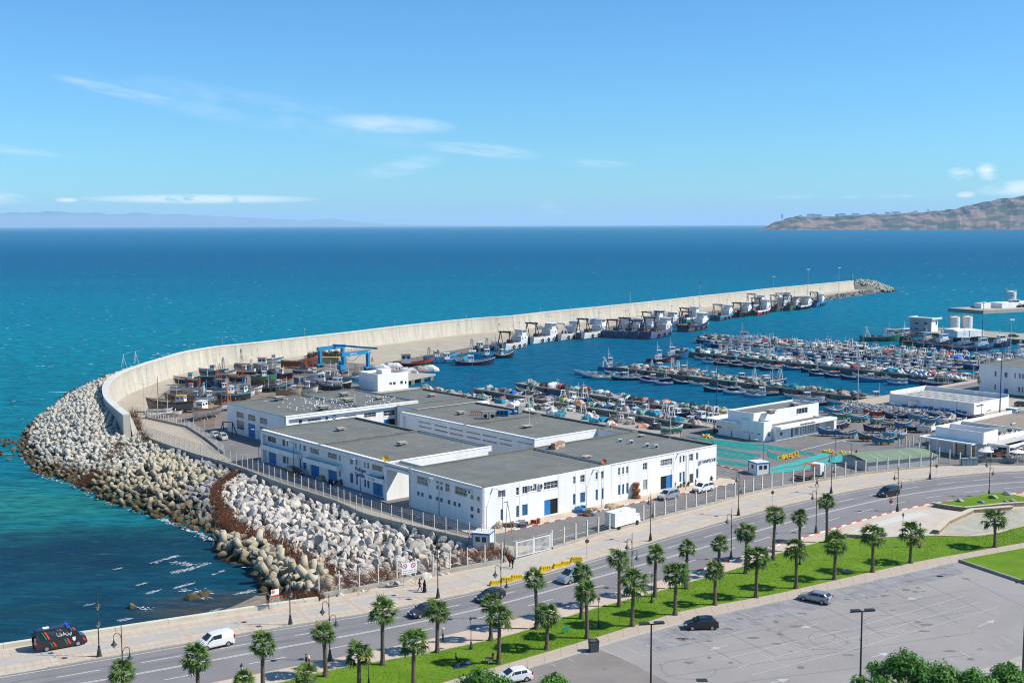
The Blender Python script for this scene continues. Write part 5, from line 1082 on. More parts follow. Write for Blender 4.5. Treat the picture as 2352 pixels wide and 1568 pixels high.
a,z=on_b(87.2,*T(1,2,720,693))
for i in range(12): t0,t1=i*math.pi/6,(i+1)*math.pi/6;q.tube((a-12.6+.45*math.cos(t0),.66,z+.45*math.sin(t0)),(a-12.6+.45*math.cos(t1),.66,z+.45*math.sin(t1)),.08,n=4)
q.build('round_vent',BLACKM,W3)
for c,r,x,y,s in ((1,2,212,545,1.4),(1,2,622,632,1.4),(1,2,810,505,1.3),(1,2,1128,535,1.0),(1,2,850,565,1.5)): a,b=top_ab(c,r,x,y);vent(W3,a-12.6,b-86.5,RH-.42,s)
W4=thing('warehouse',U(49.6,77.8),'white warehouse with a plain felt roof next to the white office cube','warehouse','white warehouses',ANG)
facade(W4,'b',0,-6.5,15.4,0,RH-.46,[(11.6,14.9,4.4,6.0,'w3')]);q=MB();q.quad((15.4,0,0),(15.4,27.6,0),(15.4,27.6,RH-.46),(15.4,0,RH-.46));q.quad((15.4,27.6,0),(0,27.6,0),(0,27.6,RH-.46),(15.4,27.6,RH-.46));q.quad((-6.5,8.6,0),(-6.5,0,0),(-6.5,0,RH-.46),(-6.5,8.6,RH-.46));q.build('rear_wall',WHITE,W4)
roof(W4,'roof',-6.5,15.4,0,8.6,RH-.4,par='e');roof(W4,'roof',0.06,15.4,8.62,27.6,RH-.4,par='nesw'[:2]);a,b=top_ab(1,2,1614,495);vent(W4,a-49.6,b-77.8,RH-.85,1.0)
W5=thing('warehouse',U(36,28),'white middle warehouse with double rows of strip windows facing the courtyard','warehouse','white warehouses',ANG)
H5=[(1,2,1493,728,1610,765,'w4'),(1,2,1495,768,1612,810,'w4c'),(1,2,1640,760,1758,798,'w4'),(1,2,1640,800,1760,845,'w4'),(1,2,1778,790,1901,828,'w4'),(1,2,1778,832,1902,875,'w4'),(1,2,1935,822,2060,860,'w4'),(1,2,1935,864,2062,910,'w4c'),(1,2,2080,850,2212,891,'w4'),(1,2,2080,895,2212,943,'w4c'),
  (1,2,2240,885,2351,921,'w4'),(1,2,2240,927,2351,965,'w4c'),(2,2,53,917,190,950,'w4')]
facade(W5,'a',.6,0,47,0,RH-.92,[(b0-28,b1-28,z0,z1,k) for b0,b1,z0,z1,k in HA(36.6,H5,6.1)]);q=MB();q.bx(0,.598,0,47,RH-.91,RH-.065);q.bx(0,.598,46,47,0,RH-.912);q.build('facade_band',WHITE,W5)
q=MB();q.quad((.6,0,0),(18,0,0),(18,0,RH-.065),(.6,0,RH-.065));q.quad((22.6,0,0),(22.6,47,0),(22.6,47,RH-.065),(22.6,0,RH-.065));q.quad((22.6,47,0),(.6,47,0),(.6,47,RH-.065),(22.6,47,RH-.065));q.build('rear_wall',WHITE,W5)
q=MB();q.bx(0,17.6,-.02,.4,RH-1.75,RH-.1);q.build('end_fascia',WHITE,W5)
roof(W5,'roof',0,22.6,0,22.9,RH,par='ne');roof(W5,'roof',0,22.6,22.91,47,RH,par='nes')
for c,r,x,y,s,lo in ((1,2,1882,672,1.0,0),(2,2,140,795,1.1,1)): a,b=top_ab(c,r,x,y);vent(W5,a-36,b-28,RH-.42,s,lo)
a,b=top_ab(2,2,160,785);m=MB();m.tube((0,0,0),(0,0,6),.05,.03);m.build('roof_mast',STEELW,None,U(a,b,RH-.42),label='thin white mast standing on the middle warehouse roof',cat='mast')
a,b=top_ab(1,2,2262,685);e=thing('chiller',U(a,b,RH-.42),'blue chiller with three fans on the middle warehouse roof','chiller',rz=ANG-.9);m=MB();m.box(0,0,.75,3.0,.9,1.2);m.build('casing',BLUE,e)
for i in (-1,0,1): m=MB();m.tube((i*.92,-.46,.75),(i*.92,-.49,.75),.38,n=14);m.build('fan',BLACKM,e)
a,b=top_ab(2,2,40,665);e=thing('compressor',U(a,b,RH-.42),'grey compressor unit at the far edge of the middle warehouse roof','compressor',rz=ANG);m=MB();m.box(.7,0,.9,1.2,1.2,1.7);m.build('cabinet',mat('grey_steel',(.33,.33,.33)),e);m=MB();m.tube((-.9,0,.5),(.2,0,.5),.5,n=12);m.build('drum',BLUE,e);m=MB();m.box(0,0,.08,3,1.4,.16);m.build('skid',BLACKM,e)
a,b=top_ab(1,2,2140,710);e=thing('cage',U(a,b,RH-.42),'open steel frame cage round fans on the middle warehouse roof','cage',rz=ANG-.8);
for x in (-1.6,0,1.6):
 for y in (-.7,.7): m=MB();m.tube((x,y,0),(x,y,1.6),.05,n=4);m.build('upright',RUST,e)
m=MB();m.box(0,0,1.65,3.4,1.6,.06);m.build('cover',mat('grey_steel',(.33,.33,.33)),e)
for x in (-.8,.8): m=MB();m.tube((x,-.1,.6),(x,.1,.6),.45,n=12);m.build('fan',BLACKM,e)
a,b=top_ab(1,2,2020,680);e=thing('pipe_frame',U(a,b,RH-.42),'rusty pipe frame lying on the middle warehouse roof','frame',rz=ANG-.9)
m=MB()
for i in range(6): m.tube((i*.5-1.3,-.5,0.05),(i*.5-.8,.5,.9),.05,n=4);m.tube((i*.5-1.3,.5,0.05),(i*.5-.8,-.5,.9),.05,n=4)
m.build('bar',RUST,e)
m=MB();m.tube((-1.5,-.5,.9),(1.8,-.5,.9),.05);m.tube((-1.5,.5,.9),(1.8,.5,.9),.05);m.build('rail',RUST,e)
gm=MB();gm.lathe([(.02,0),(.12,.05),(.16,.16),(.1,.26),(.05,.34),(.07,.38),(.05,.44),(.01,.46)],8);gm.tube((0,0,.18),(-.32,0,.14),.1,.02,6);gm.tube((.03,0,.4),(.14,0,.39),.025,.01,4)
gull=gm.mesh('seagull',mat('gull_white',(.82,.82,.80),.8,(.45,.47,.5),4,.6),True)
for i in range(118):
 if i<84: x,y=R.triangular(180,960,560),R.uniform(525,640)
 else: x,y=R.uniform(900,1300),R.uniform(505,590)
 a,b=top_ab(1,2,x,y)
 if 13.3<a<48.8 and 87.3<b<114.5: put('seagull',gull,None,U(a,b,RH-.415),rz=R.uniform(0,6.3),label='white gull standing on the rear warehouse roof',cat='gull',group='gulls on the rear warehouse roof',scale=1.0)
def ob(c,r,x,y,z): return AB(GT(c,r,x,y,z))
cN=AB(GT(1,2,1120,462,0));cuA=cN[0];cuB=cN[1]
CH_=6.4
_,ztop=on_b(cuB,*T(1,2,1120,305));CH_=ztop;cR,_=on_b(cuB,*T(1,2,1400,380));cL,_=on_a(cuA,*T(1,2,945,380))
W6=thing('office_cube',U(cuA,cuB),'white two storey office cube behind the warehouses beside the jetty','building','white port buildings',ANG);wa,wb=cR-cuA,cL-cuB
facade(W6,'b',0,0,wa,0,CH_,[(a0-cuA,a1-cuA,z0,z1,k) for a0,a1,z0,z1,k in HB(cuB,[(1,2,1225,372,1250,403,'w2'),(1,2,1258,370,1284,402,'w2'),(1,2,1325,360,1350,395,'w1'),(1,2,1368,362,1383,395,'w1')],CH_-.5)])
facade(W6,'a',0,0,wb,0,CH_,[(b0-cuB,b1-cuB,z0,z1,k) for b0,b1,z0,z1,k in HA(cuA,[(1,2,975,345,1020,355,'w4'),(1,2,975,362,1020,374,'w4'),(1,2,975,380,1020,391,'w4'),(1,2,1072,376,1112,388,'w3'),(1,2,1072,399,1112,412,'w3'),(1,2,1048,370,1056,384,'w1')],CH_-.5)])
q=MB();q.quad((wa,0,0),(wa,wb,0),(wa,wb,CH_),(wa,0,CH_));q.quad((wa,wb,0),(0,wb,0),(0,wb,CH_),(wa,wb,CH_));q.build('rear_wall',WHITE,W6)
q=MB();q.bx(0.25,wa-.25,.25,wb-.25,CH_-.9,CH_-.75);q.build('roof',CONC,W6)
for x0,x1,y0,y1 in ((0,wa,0,.24),(0,wa,wb-.24,wb),(0,.24,.24,wb-.24),(wa-.24,wa,.24,wb-.24)): q=MB();q.bx(x0+.003,x1-.003,y0+.003,y1-.003,CH_-.9,CH_+.02);q.build('parapet',WHITE,W6)
q=MB();q.bx(wa*.45,wa*.75,wb*.5,wb*.8,CH_-.74,CH_+.5);q.build('stair_head',WHITE,W6)
M_=thing('market_hall',U(97,15),'white fish market hall with grey roof between the green nets and the boat yard','building','white port buildings',ANG)
def zt(axis,c,*p): return (on_b if axis == 'b' else on_a)(c,*p)[1]
bl=AB(GT(2,2,2310,925));BA,BB=bl[0],bl[1];zb=on_b(BB,*T(2,2,2310,745))[1];bL=on_a(BA,*T(2,2,2093,800))[0];bR=on_b(BB,*T(3,2,35,800))[0]
def blk(root,a0,a1,b0,b1,h,holes_b=(),holes_a=(),rf=CONC,ph=.35,name='wall'):
 facade(root,'b',b0,a0,a1,0,h,[x for x in holes_b]);facade(root,'a',a0,b0,b1,0,h,[x for x in holes_a])
 q=MB();q.quad((a1,b0,0),(a1,b1,0),(a1,b1,h),(a1,b0,h));q.quad((a1,b1,0),(a0,b1,0),(a0,b1,h),(a1,b1,h));q.build('rear_wall',WHITE,root)
 q=MB();q.bx(a0+.25,a1-.25,b0+.25,b1-.25,h-ph-.12,h-ph);q.build('roof',rf,root)
 for x0,x1,y0,y1 in ((a0,a1,b0,b0+.24),(a0,a1,b1-.24,b1),(a0,a0+.24,b0+.24,b1-.24),(a1-.24,a1,b0+.24,b1-.24)): q=MB();q.bx(x0+.003,x1-.003,y0+.003,y1-.003,h-ph-.1,h+.015);q.build('parapet',WHITE,root)
def rel(items,ca,cb_): return [(u0-ca,u1-ca,z0,z1,k) for u0,u1,z0,z1,k in items]
TEAL=None
blk(M_,BA-97,bR-97,BB-15,bL-15,zb,rel(HB(BB,[(3,2,2,840,22,875,'w1')],zb-.4),97,0),rel(HA(BA,[(2,2,2125,822,2137,838,'w1'),(2,2,2152,826,2222,850,'w3'),(2,2,2252,842,2282,862,'w1'),(2,2,2075,800,2092,885,'d')],zb-.4),15,0))
wl=on_a(BA,*T(2,2,1872,800))[0];zl=on_a(BA,*T(2,2,1980,735))[1]
blk(M_,BA-97+.02,BA-97+8,bL-15+.02,wl-15,zl,(),rel(HA(BA,[(2,2,1978,788,2030,804,'w3'),(2,2,1978,812,2030,826,'w3'),(2,2,1885,770,1925,800,'w2')],zl-.3),15,0))
q=MB();q.bx(BA-97-1.2,BA-97+8,bL-15+.1,wl-15+2.5,zl+.02,zl+.32);q.build('canopy',WHITE,M_)
for k,(x,y) in enumerate(((2.0,3.0),(4.2,1.5))): q=MB();q.bx(BA-97+x,BA-97+x+2.6,wl-15-y-3,wl-15-y,zl+.33,zl+1.3-.3*k);q.build('roof_box',WHITE,M_)
mR=AB(G(*T(3,2,530,572),6.2));mF=AB(G(*T(3,2,215,535),6.2));mL=AB(G(*T(2,2,2080,680),6.2));HMZ=6.2
a0,a1,b0,b1=BA+.6,mR[0],BB+3.4,mF[1]
hw=[(a1-97-9,a1-97-4.5,4.2,5.6,'w4')]
blk(M_,a0-97,a1-97,b0-15,b1-15,HMZ,hw,(),ROOF)
for x,y in ((242,595),(25,662)): a,b=AB(GT(3,2,x,y,HMZ-.3));vent(M_,a-97,b-15,HMZ-.35,1.2)
fB=AB(GT(3,2,165,910));fR=AB(GT(3,2,560,835));zf=3.3
sb=fB[1]+1.2
holes=rel(HB(sb,[(3,2,110,830,135,868,'w1'),(3,2,212,795,232,880,'d'),(3,2,245,790,280,860,'lw'),(3,2,298,785,308,860,'w1'),(3,2,320,778,330,850,'w1'),(3,2,343,774,353,845,'w1'),(3,2,366,768,376,840,'w1'),(3,2,390,764,400,835,'w1'),(3,2,410,760,420,830,'w1'),(3,2,440,750,472,825,'lw')],zf-.3),97,0)
blk(M_,bR-97+.3,fR[0]-97+1.5,sb-15,b0-15-.03,zf,holes,(),ROOF)
q=MB();q.bx(bR-97-.5,fR[0]-97+2.3,sb-15-2.0,sb-15-.02,zf-.35,zf+.25);q.build('canopy',WHITE,M_)
q=MB();q.bx(fR[0]-97+1.2,fR[0]-97+2.2,sb-15-1.9,sb-15-.03,0,zf-.36);q.build('end_pier',WHITE,M_)
a,z=on_b(sb-2.0,*T(3,2,297,755));text(M_,'MARCHE PUBLIC INFRA-MARAYAGE',.5,(a-97,sb-15-2.03,zf-.12),(math.pi/2,0,0),NAVY,sx=.72)
zE=3.1
pn=AB(GT(3,2,1890,677));pr=AB(GT(3,2,2210,632));pl=AB(GT(3,2,1115,552))
ea0,eb0=pn[0],pn[1];ea1=on_b(eb0,*T(3,2,2212,570))[0];eb1=on_a(ea0,*T(3,2,1117,490))[0]
E_=thing('fish_box_store',U(ea0,eb0),'long white walled enclosure with slatted concrete roof and blue splashed base','building','white port buildings',ANG)
ew,el_=ea1-ea0,eb1-eb0
facade(E_,'b',0,0,ew,0,zE,rel(HB(eb0,[(3,2,2013,576,2052,645,'d')],zE-.3),ea0,0));facade(E_,'a',0,0,el_,0,zE,rel(HA(ea0,[(3,2,1463,535,1512,605,'d')],zE-.3),eb0,0))
q=MB();q.bx(ew-.3,ew,0.02,el_,0,zE+.6);q.bx(0.02,ew-.31,el_-.3,el_,0,zE+.6);q.build('rear_wall',WHITE,E_)
q=MB();q.bx(.02,.28,.02,el_-.32,.5,zE-.02);q.bx(.3,ew-.32,.02,.28,.5,zE-.02);q.build('inner_wall',WHITE,E_)
for i in range(9): q=MB();x=1.2+i*(ew-3)/9;q.bx(x,x+(.95),1.2,el_-1.4,zE-.75+.05*(i % 2),zE-.45+.05*(i % 2));q.build('roof_slab',mat('slab_grey',(.50,.49,.45),.9),E_)
q=MB();q.bx(.6,ew-.6,.6,el_-.6,.05,.2);q.build('floor',CONCD,E_)
for i in range(12): q=MB();q.bx(-.035,-.003,2+i*1.6,3.4+i*1.6,0.0,.75+.25*math.sin(i*2.2));q.build('blue_splash',DOORB,E_)
a,z=on_b(eb0,*T(3,2,1915,600));text(E_,'LOCAL MARAYEURS',.5,(a-ea0,-.04,z),(math.pi/2,0,0),NAVY,sx=.8)
zw=on_a(215,*T(3,2,1950,205))[1];wB=on_a(215,*T(3,2,1945,330))[0]
B8=thing('harbour_office',U(215,wB-40),'large white harbour office with grey roof at the right edge behind round trees','building','white port buildings',ANG)
h8=rel(HA(215,[(3,2,2082,270,2098,325,'w1'),(3,2,2173,280,2200,335,'w2'),(3,2,2262,288,2276,340,'w1'),(3,2,2302,292,2322,345,'w2'),(3,2,2333,295,2351,348,'w2'),(3,2,2296,415,2318,470,'w1'),(3,2,2330,415,2345,475,'w1'),(3,2,2168,430,2205,488,'d'),(3,2,2078,392,2093,445,'w1')],zw-.5),wB-40,0)
facade(B8,'a',0,0,40,0,zw,h8);facade(B8,'b',0,0,31,0,zw,[])
q=MB();q.quad((31,0,0),(31,40,0),(31,40,zw),(31,0,zw));q.quad((31,40,0),(0,40,0),(0,40,zw),(31,40,zw));q.build('rear_wall',WHITE,B8);roof(B8,'roof',0,31,0,40,zw+.05,par='nesw')
ra,rb=AB(GT(3,2,1385,870,3.4));na,nb_=AB(GT(3,2,1835,952,3.4));RZ=3.4
E9=thing('restaurant',U(ra,nb_),'white harbour restaurant with roof box, canopies and open terrace','restaurant',None,ANG)
rw_=rb-nb_
q=MB();q.bx(.0,3.6,0,rw_,RZ-.3,RZ);q.build('canopy',WHITE,E9)
q=MB();q.bx(3.2,9.0,1.0,rw_-.6,0,RZ-.31);q.build('wall',WHITE,E9)
for b_,w_,m_ in ((rw_*.34,1.8,mat('cream_panel',(.62,.52,.34),.8)),(rw_*.12,1.0,mat('poster_orange',(.55,.33,.14),.7))): q=MB();q.bx(3.12,3.19,b_-w_/2,b_+w_/2,0,2.7);q.build('door_panel',m_,E9)
q=MB();q.bx(3.05,3.18,rw_*.34-1.15,rw_*.34-.95,0,2.9);q.bx(3.05,3.18,rw_*.34+.95,rw_*.34+1.15,0,2.9);q.build('door_frame',mat('brown_red',(.25,.06,.04),.7),E9)
for i in range(4): q=MB();q.tube((.3,.4+i*(rw_-.8)/3,0),(.3,.4+i*(rw_-.8)/3,RZ-.3),.14,n=8);q.build('column',WHITE,E9)
xa,xb,ya,yb,zz=2.4,8.6,-1.2,rw_-2.6,5.7
for a0_,a1_,b0_,b1_ in ((xa,xa+.2,ya,yb),(xb-.2,xb,ya,yb),(xa+.2,xb-.2,ya,ya+.2),(xa+.2,xb-.2,yb-.2,yb)): q=MB();q.bx(a0_,a1_,b0_,b1_,RZ-.28,zz);q.build('roof_box_wall',WHITE,E9)
q=MB();q.bx(xa+.21,xb-.21,ya+.21,yb-.21,RZ+.3,RZ+.4);q.bx(xa+2,xb-2,ya+1,ya+3.5,RZ+.41,RZ+.8);q.build('roof_box_floor',mat('grey_steel',(.33,.33,.33)),E9)
BRN=mat('brown_roof',(.30,.245,.19),.9,(.2,.165,.13),.6,.8)
q=MB();q.bx(9.02,46,-1,rw_+2,RZ-.1,RZ+.05);q.build('flat_roof',BRN,E9)
for a0_,a1_,b0_,b1_ in ((8.7,46,-1.3,-1.02),(8.7,46,rw_+2.02,rw_+2.3),(22,22.3,-1,rw_+2)): q=MB();q.bx(a0_,a1_,b0_,b1_,RZ-.5,RZ+.75);q.build('parapet',WHITE,E9)
for i in range(7): q=MB();q.bx(10+i*1.7,11.5+i*1.7,1.5+(i % 3)*.5,5.5+(i % 3)*.4,RZ+.1,RZ+.65);q.build('duct',mat('duct_grey',(.23,.255,.235),.7,(.15,.16,.15),1,.8),E9)
for i in range(14): q=MB();q.tube((10+i*.8,.3,RZ+.25),(11.6+i*.8,.9+(i % 3)*.3,RZ+.3+.05*(i % 3)),.08,n=6);q.build('pipe',STEELW,E9)
q=MB();q.tube((22.8,3,RZ+.06),(22.8,3,RZ+1.3),.3,n=10);q.tube((22.8,3,RZ+1.3),(24.2,3,RZ+1.3),.3,n=10);q.build('chimney_pipe',mat('galvanised',(.5,.5,.5),.35,metal=.8),E9)
for a0_,b0_,b1_ in ((4,-6.2,-1.35),(15,-9.0,-1.35),(27,-9.0,-1.35)):
 q=MB();q.bx(a0_,a0_+10.4,b0_,b0_+.35,RZ-.5,RZ-.02);q.bx(a0_,a0_+.35,b0_+.36,b1_,RZ-.5,RZ-.02);q.bx(a0_+10,a0_+10.4,b0_+.36,b1_,RZ-.5,RZ-.02);q.build('pergola_beam',WHITE,E9)
 for i in range(12): q=MB();q.bx(a0_+.5+i*.78,a0_+1.1+i*.78,b0_+1.8,b1_-.3,RZ-.12,RZ-.05);q.build('awning_slat',mat('awning_pale',(.58,.55,.49),.8),E9)
 for x in (a0_+.2,a0_+10.2): q=MB();q.tube((x,b0_+.2,0),(x,b0_+.2,RZ-.5),.16,n=8);q.build('column',WHITE,E9)
UMB=MB()
for i in range(8):
 t0,t1=i*math.pi/4,(i+1)*math.pi/4;UMB.tri((0,0,2.7),(1.5*math.cos(t0),1.5*math.sin(t0),2.1),(1.5*math.cos(t1),1.5*math.sin(t1),2.1));UMB.tri((0,0,2.66),(1.5*math.cos(t1),1.5*math.sin(t1),2.07),(1.5*math.cos(t0),1.5*math.sin(t0),2.07))
ub=Tmpl();ub.add('canopy',UMB,mat('parasol_cream',(.72,.70,.64),.8));m=MB();m.tube((0,0,0),(0,0,2.8),.03,n=5);ub.add('pole',m,STEELW);m=MB();m.tube((0,0,0),(0,0,.08),.3,n=10);ub.add('base',m,CONC)
for i,(x,y) in enumerate(((1930,990),(2040,1000),(2150,975),(2000,1030),(2280,985),(2290,1040))): ub.place('parasol',GT(3,2,x,y+75),'cream square parasol, '+nth(i)+' from the near end of the restaurant terrace','parasol','terrace parasols',scale=1.0+.1*(i % 2))
tb=Tmpl();m=MB();m.tube((0,0,.7),(0,0,.74),.5,n=12);tb.add('table_top',m,RED);m=MB();m.tube((0,0,0),(0,0,.7),.05,n=6);tb.add('leg',m,BLACKM)
for i,(x,y) in enumerate(((2120,1040),(2170,1015),(2230,1060),(2080,1060))): tb.place('terrace_table',GT(3,2,x,y+40),nth(i)+' small red table on the restaurant terrace','table','terrace tables')
chr_=Tmpl();m=MB();m.box(0,0,.44,.45,.45,.04);chr_.add('seat',m,STEELW);m=MB();m.box(-.2,0,.7,.04,.42,.45);chr_.add('backrest',m,STEELW)
lg=MB();lg.tube((0,0,0),(0,0,.43),.02,n=4);lg=lg.mesh('leg',STEELW)
for x in (-.18,.18):
 for y in (-.18,.18): chr_.add('leg',lg,None,(x,y,0))
for i in range(8): chr_.place('terrace_chair',GT(3,2,2250+(i % 4)*28,1075+(i // 4)*22),'white plastic chair near the glazed fence of the terrace','chair','terrace chairs',rz=i*1.3)
sp0,sp1=GT(3,2,940,1198),GT(3,2,1600,1132);sd=sp1-sp0;sn=Vector((-sd.y,sd.x,0)).normalized();sl_=sd.length
GH=thing('shed',sp0+sn*.9,'low shed with ribbed green roof behind the concrete post fence','shed',None,math.atan2(sd.y,sd.x));gd_=8.5
q=MB();q.bx(0.2,sl_-.2,.2,gd_-.2,0,1.75);q.build('wall',mat('corrugated_grey',(.42,.44,.46),.7,(.3,.31,.33),6,.8,stretch=(8,8,.2)),GH)
for i in range(int(sl_/.4)):
 q=MB();y=i*.4;q.quad((y,-.2,1.8),(y+.37,-.2,1.8),(y+.37,gd_*.5,2.55),(y,gd_*.5,2.55));q.quad((y,gd_*.5,2.55),(y+.37,gd_*.5,2.55),(y+.37,gd_+.2,2.0),(y,gd_+.2,2.0));q.quad((y+.37,-.2,1.8),(y+.4,-.2,1.76),(y+.4,gd_*.5,2.51),(y+.37,gd_*.5,2.55));q.build('roof_sheet',mat('green_sheet',(.17,.24,.15),.8,(.22,.28,.2),1,.8,rnd=.15),GH)
def tank(p,r_,h,lab,grp,logo=False):
 t=thing('storage_tank',p,lab,'tank',grp);m=MB();m.lathe([(r_,0),(r_,h)],24);m.build('shell',STEELW,t,smooth=False)
 m=MB();m.lathe([(r_+.02,h),(r_*.5,h+.35),(.05,h+.55)],24);m.build('roof',STEELW,t)
 YR=mat('rail_yellow',(.55,.42,.12),.6)
 for i in range(12): m=MB();u=i*math.pi/6;m.tube((r_*math.cos(u),r_*math.sin(u),h),(r_*math.cos(u),r_*math.sin(u),h+1.1),.06,n=4);m.build('rail_post',YR,t)
 m=MB()
 for i in range(24): u0,u1=i*math.pi/12,(i+1)*math.pi/12;m.tube((r_*math.cos(u0),r_*math.sin(u0),h+1.1),(r_*math.cos(u1),r_*math.sin(u1),h+1.1),.05,n=4)
 m.build('hand_rail',YR,t)
 m=MB();m.tube((-r_-.25,-.3,0),(-r_-.25,-.3,h+1),.06,n=4);m.tube((-r_-.25,.3,0),(-r_-.25,.3,h+1),.06,n=4);m.build('ladder',YR,t)
 for z in (h*.33,h*.66): m=MB();m.lathe([(r_+.03,z),(r_+.05,z+.12),(r_+.03,z+.24)],24);m.build('band',STEELW,t)
 if logo: m=MB();m.tube((-.2,-r_-.02,h*.62),(-.2,-r_-.06,h*.62),.9,n=14);m.build('logo',mat('logo_grey',(.3,.3,.4),.5),t)
p1,p2=GT(3,1,1715,1462,0),GT(3,1,1830,1458,0)
tank(p1,2.3,6.0,'left white storage tank beside the grey control building','white tanks');tank(p2,2.3,6.0,'right white storage tank beside the grey control building','white tanks')
tank(G(2322,693),3.1,6.6,'large white storage tank on the far pier at the right edge','white tanks',True)
tank(G(1397,729),2.1,5.4,'left of two white tanks on the breakwater quay','white tanks');tank(G(1416,728),2.1,5.4,'right of two white tanks on the breakwater quay','white tanks')
KB=thing('tank_bund',GT(3,1,1790,1525,0),'white concrete block below the two tanks on the far mole','bund',None,ANG-.3);m=MB();m.bx(-6,9,-3,7,0,2.9);m.build('wall',WHITE,KB);m=MB();m.bx(-7,1,-2,5,2.91,3.5);m.build('upper_step',WHITE,KB)
GREYB=mat('grey_render',(.40,.40,.41),.8,(.34,.34,.35),.5,.7)
kb=AB(GT(3,1,1500,1482));kL=on_a(kb[0],*T(3,1,1302,1420))[0];kR=on_b(kb[1],*T(3,1,1560,1430))[0];kz=on_a(kb[0],*T(3,1,1505,1372))[1]
CT=thing('control_building',U(kb[0],kb[1]),'grey control building with wide flat roof on the far mole','building',None,ANG);kw,kl=kR-kb[0],kL-kb[1]
facade(CT,'a',0,0,kl,0,kz,rel(HA(kb[0],[(3,1,1342,1385,1378,1420,'w3'),(3,1,1427,1388,1463,1424,'w3'),(3,1,1342,1440,1378,1470,'w3'),(3,1,1427,1445,1463,1475,'w3')],kz-.4),kb[1],0),GREYB);facade(CT,'b',0,0,kw,0,kz,rel(HB(kb[1],[(3,1,1540,1378,1555,1418,'w2')],kz-.4),kb[0],0),WHITE)
q=MB();q.quad((kw,0,0),(kw,kl,0),(kw,kl,kz),(kw,0,kz));q.quad((kw,kl,0),(0,kl,0),(0,kl,kz),(kw,kl,kz));q.build('rear_wall',GREYB,CT);q=MB();q.bx(-.8,kw+2.2,-.8,kl+.8,kz+.01,kz+.5);q.build('roof',mat('pale_roof',(.45,.47,.46),.8),CT)
for a0_,a1_,b0_,b1_ in ((-.8,kw+2.2,-.8,-.5),(-.8,-.5,-.49,kl+.8),(-.49,kw+2.2,kl+.5,kl+.8)): q=MB();q.bx(a0_,a1_,b0_,b1_,kz+.51,kz+.9);q.build('parapet',WHITE,CT)
fp=thing('far_pier',U(560,190),'far concrete pier with the large tank at the right edge','pier',None,ANG);
c=G(2258,713,0);d=G(2420,705,0);dv=(d-c).normalized();fp.location=c;fp.rotation_euler=(0,0,math.atan2(dv.y,dv.x));m=MB();m.bx(0,90,0,26,-5,0);m.build('deck',CONC,fp);m=MB();m.bx(25,60,8,18,.01,3);m.build('bund',WHITE,fp);m=MB();m.bx(12,20,12,17,.01,3.2);m.build('hut',WHITE,fp)
kp=G(1378,744);cab=thing('quay_cabin',kp,'grey and blue cabin in front of the two tanks on the breakwater quay','cabin',None,rad(58));m=MB();m.bx(-3,4.5,0,4,0,2.4);m.build('wall',WHITE,cab);m=MB();m.bx(-3.04,-3.005,0,4,0,2.3);m.bx(-3,0,-.04,-.005,0,2.3);m.build('blue_flank',BLUE,cab);m=MB();m.bx(-3.2,4.7,-.2,4.2,2.41,2.6);m.build('roof',BLUE,cab)
def booth(p,rz,lab,s=1.0):
 b=thing('guard_booth',p,lab,'booth','guard booths',rz);m=MB();m.box(0,0,1.2,2.4*s,2.4*s,2.4);m.build('wall',STEELW,b);m=MB();m.box(0,0,2.46,2.45*s,2.45*s,.1);m.build('roof',STEELW,b);m=MB();[m.box(x*1.24*s,y*1.24*s,2.34,2.5*s if x == 0 else .05,.05 if x == 0 else 2.5*s,.22) for x,y in ((0,1),(0,-1),(1,0),(-1,0))];m.build('roof_edge',BLUE,b)
 for x,y,r_ in ((-.5,-1.2*s,0),(.55,-1.2*s,0),(-1.2*s,0,math.pi/2)): m=MB();m.box(0,-.02,1.5,.7,.05,.8);w=m.build('window',GLASS,b,(x,y,0),rz=r_*-1 if r_ else 0)
 for x in (-1.2*s,1.2*s):
  for y in (-1.2*s,1.2*s): m=MB();m.box(x,y,1.2,.12,.12,2.41);m.build('corner_trim',BLUE,b)
booth(GT(2,2,2268,1210),ANG-.35,'white guard booth with blue corners on the kerb island beside the nets',1.25);booth(GT(1,3,2090,315),ANG-1.0,'small white cabin with blue roof edge behind the retaining fence',1.15);booth(GT(3,2,2250,700),ANG,'small blue and white booth behind the restaurant roofs')
TRK=mat('bark',(.12,.085,.06),.9,(.07,.05,.035),3,.9)
lm=MB();rl=random.Random(4)
for i in range(1100):
 v=Vector((rl.gauss(0,1),rl.gauss(0,1),rl.gauss(0,1))).normalized()*rl.uniform(.72,1.05);s=.11;t=Vector((rl.gauss(0,1),rl.gauss(0,1),rl.gauss(0,1))).normalized();u=v.cross(t).normalized();p=v*1.45+Vector((0,0,3.0));lm.quad(p-t*s-u*s*.5,p+t*s-u*s*.5,p+t*s+u*s*.5,p-t*s+u*s*.5)
lm=lm.mesh('crown',mat('trim_leaf',(.03,.085,.018),.8,(.055,.13,.03),1,.9));tr=Tmpl();tr.add('crown',lm,None);m=MB();m.tube((0,0,0),(0,0,2.6),.12,.09,6);tr.add('trunk',m,TRK)
for i,(x,y) in enumerate(((1968,455),(2045,462),(2268,485))): tr.place('round_tree',GT(3,2,x,y),('round clipped tree at the left corner of the harbour office','round clipped tree second from the left corner of the harbour office','round clipped tree under the right windows of the harbour office')[i],'tree','round clipped trees',scale=1.05)
q=MB();q.poly([(p.x,p.y) for p in (GT(3,2,1935,470),GT(3,2,2200,480),GT(3,2,2351,495),GT(3,2,2351,512),GT(3,2,2190,495),GT(3,2,1930,480))],.05);q.build('hedge_bed',mat('bed_green',(.03,.08,.02),.9),kind='structure')
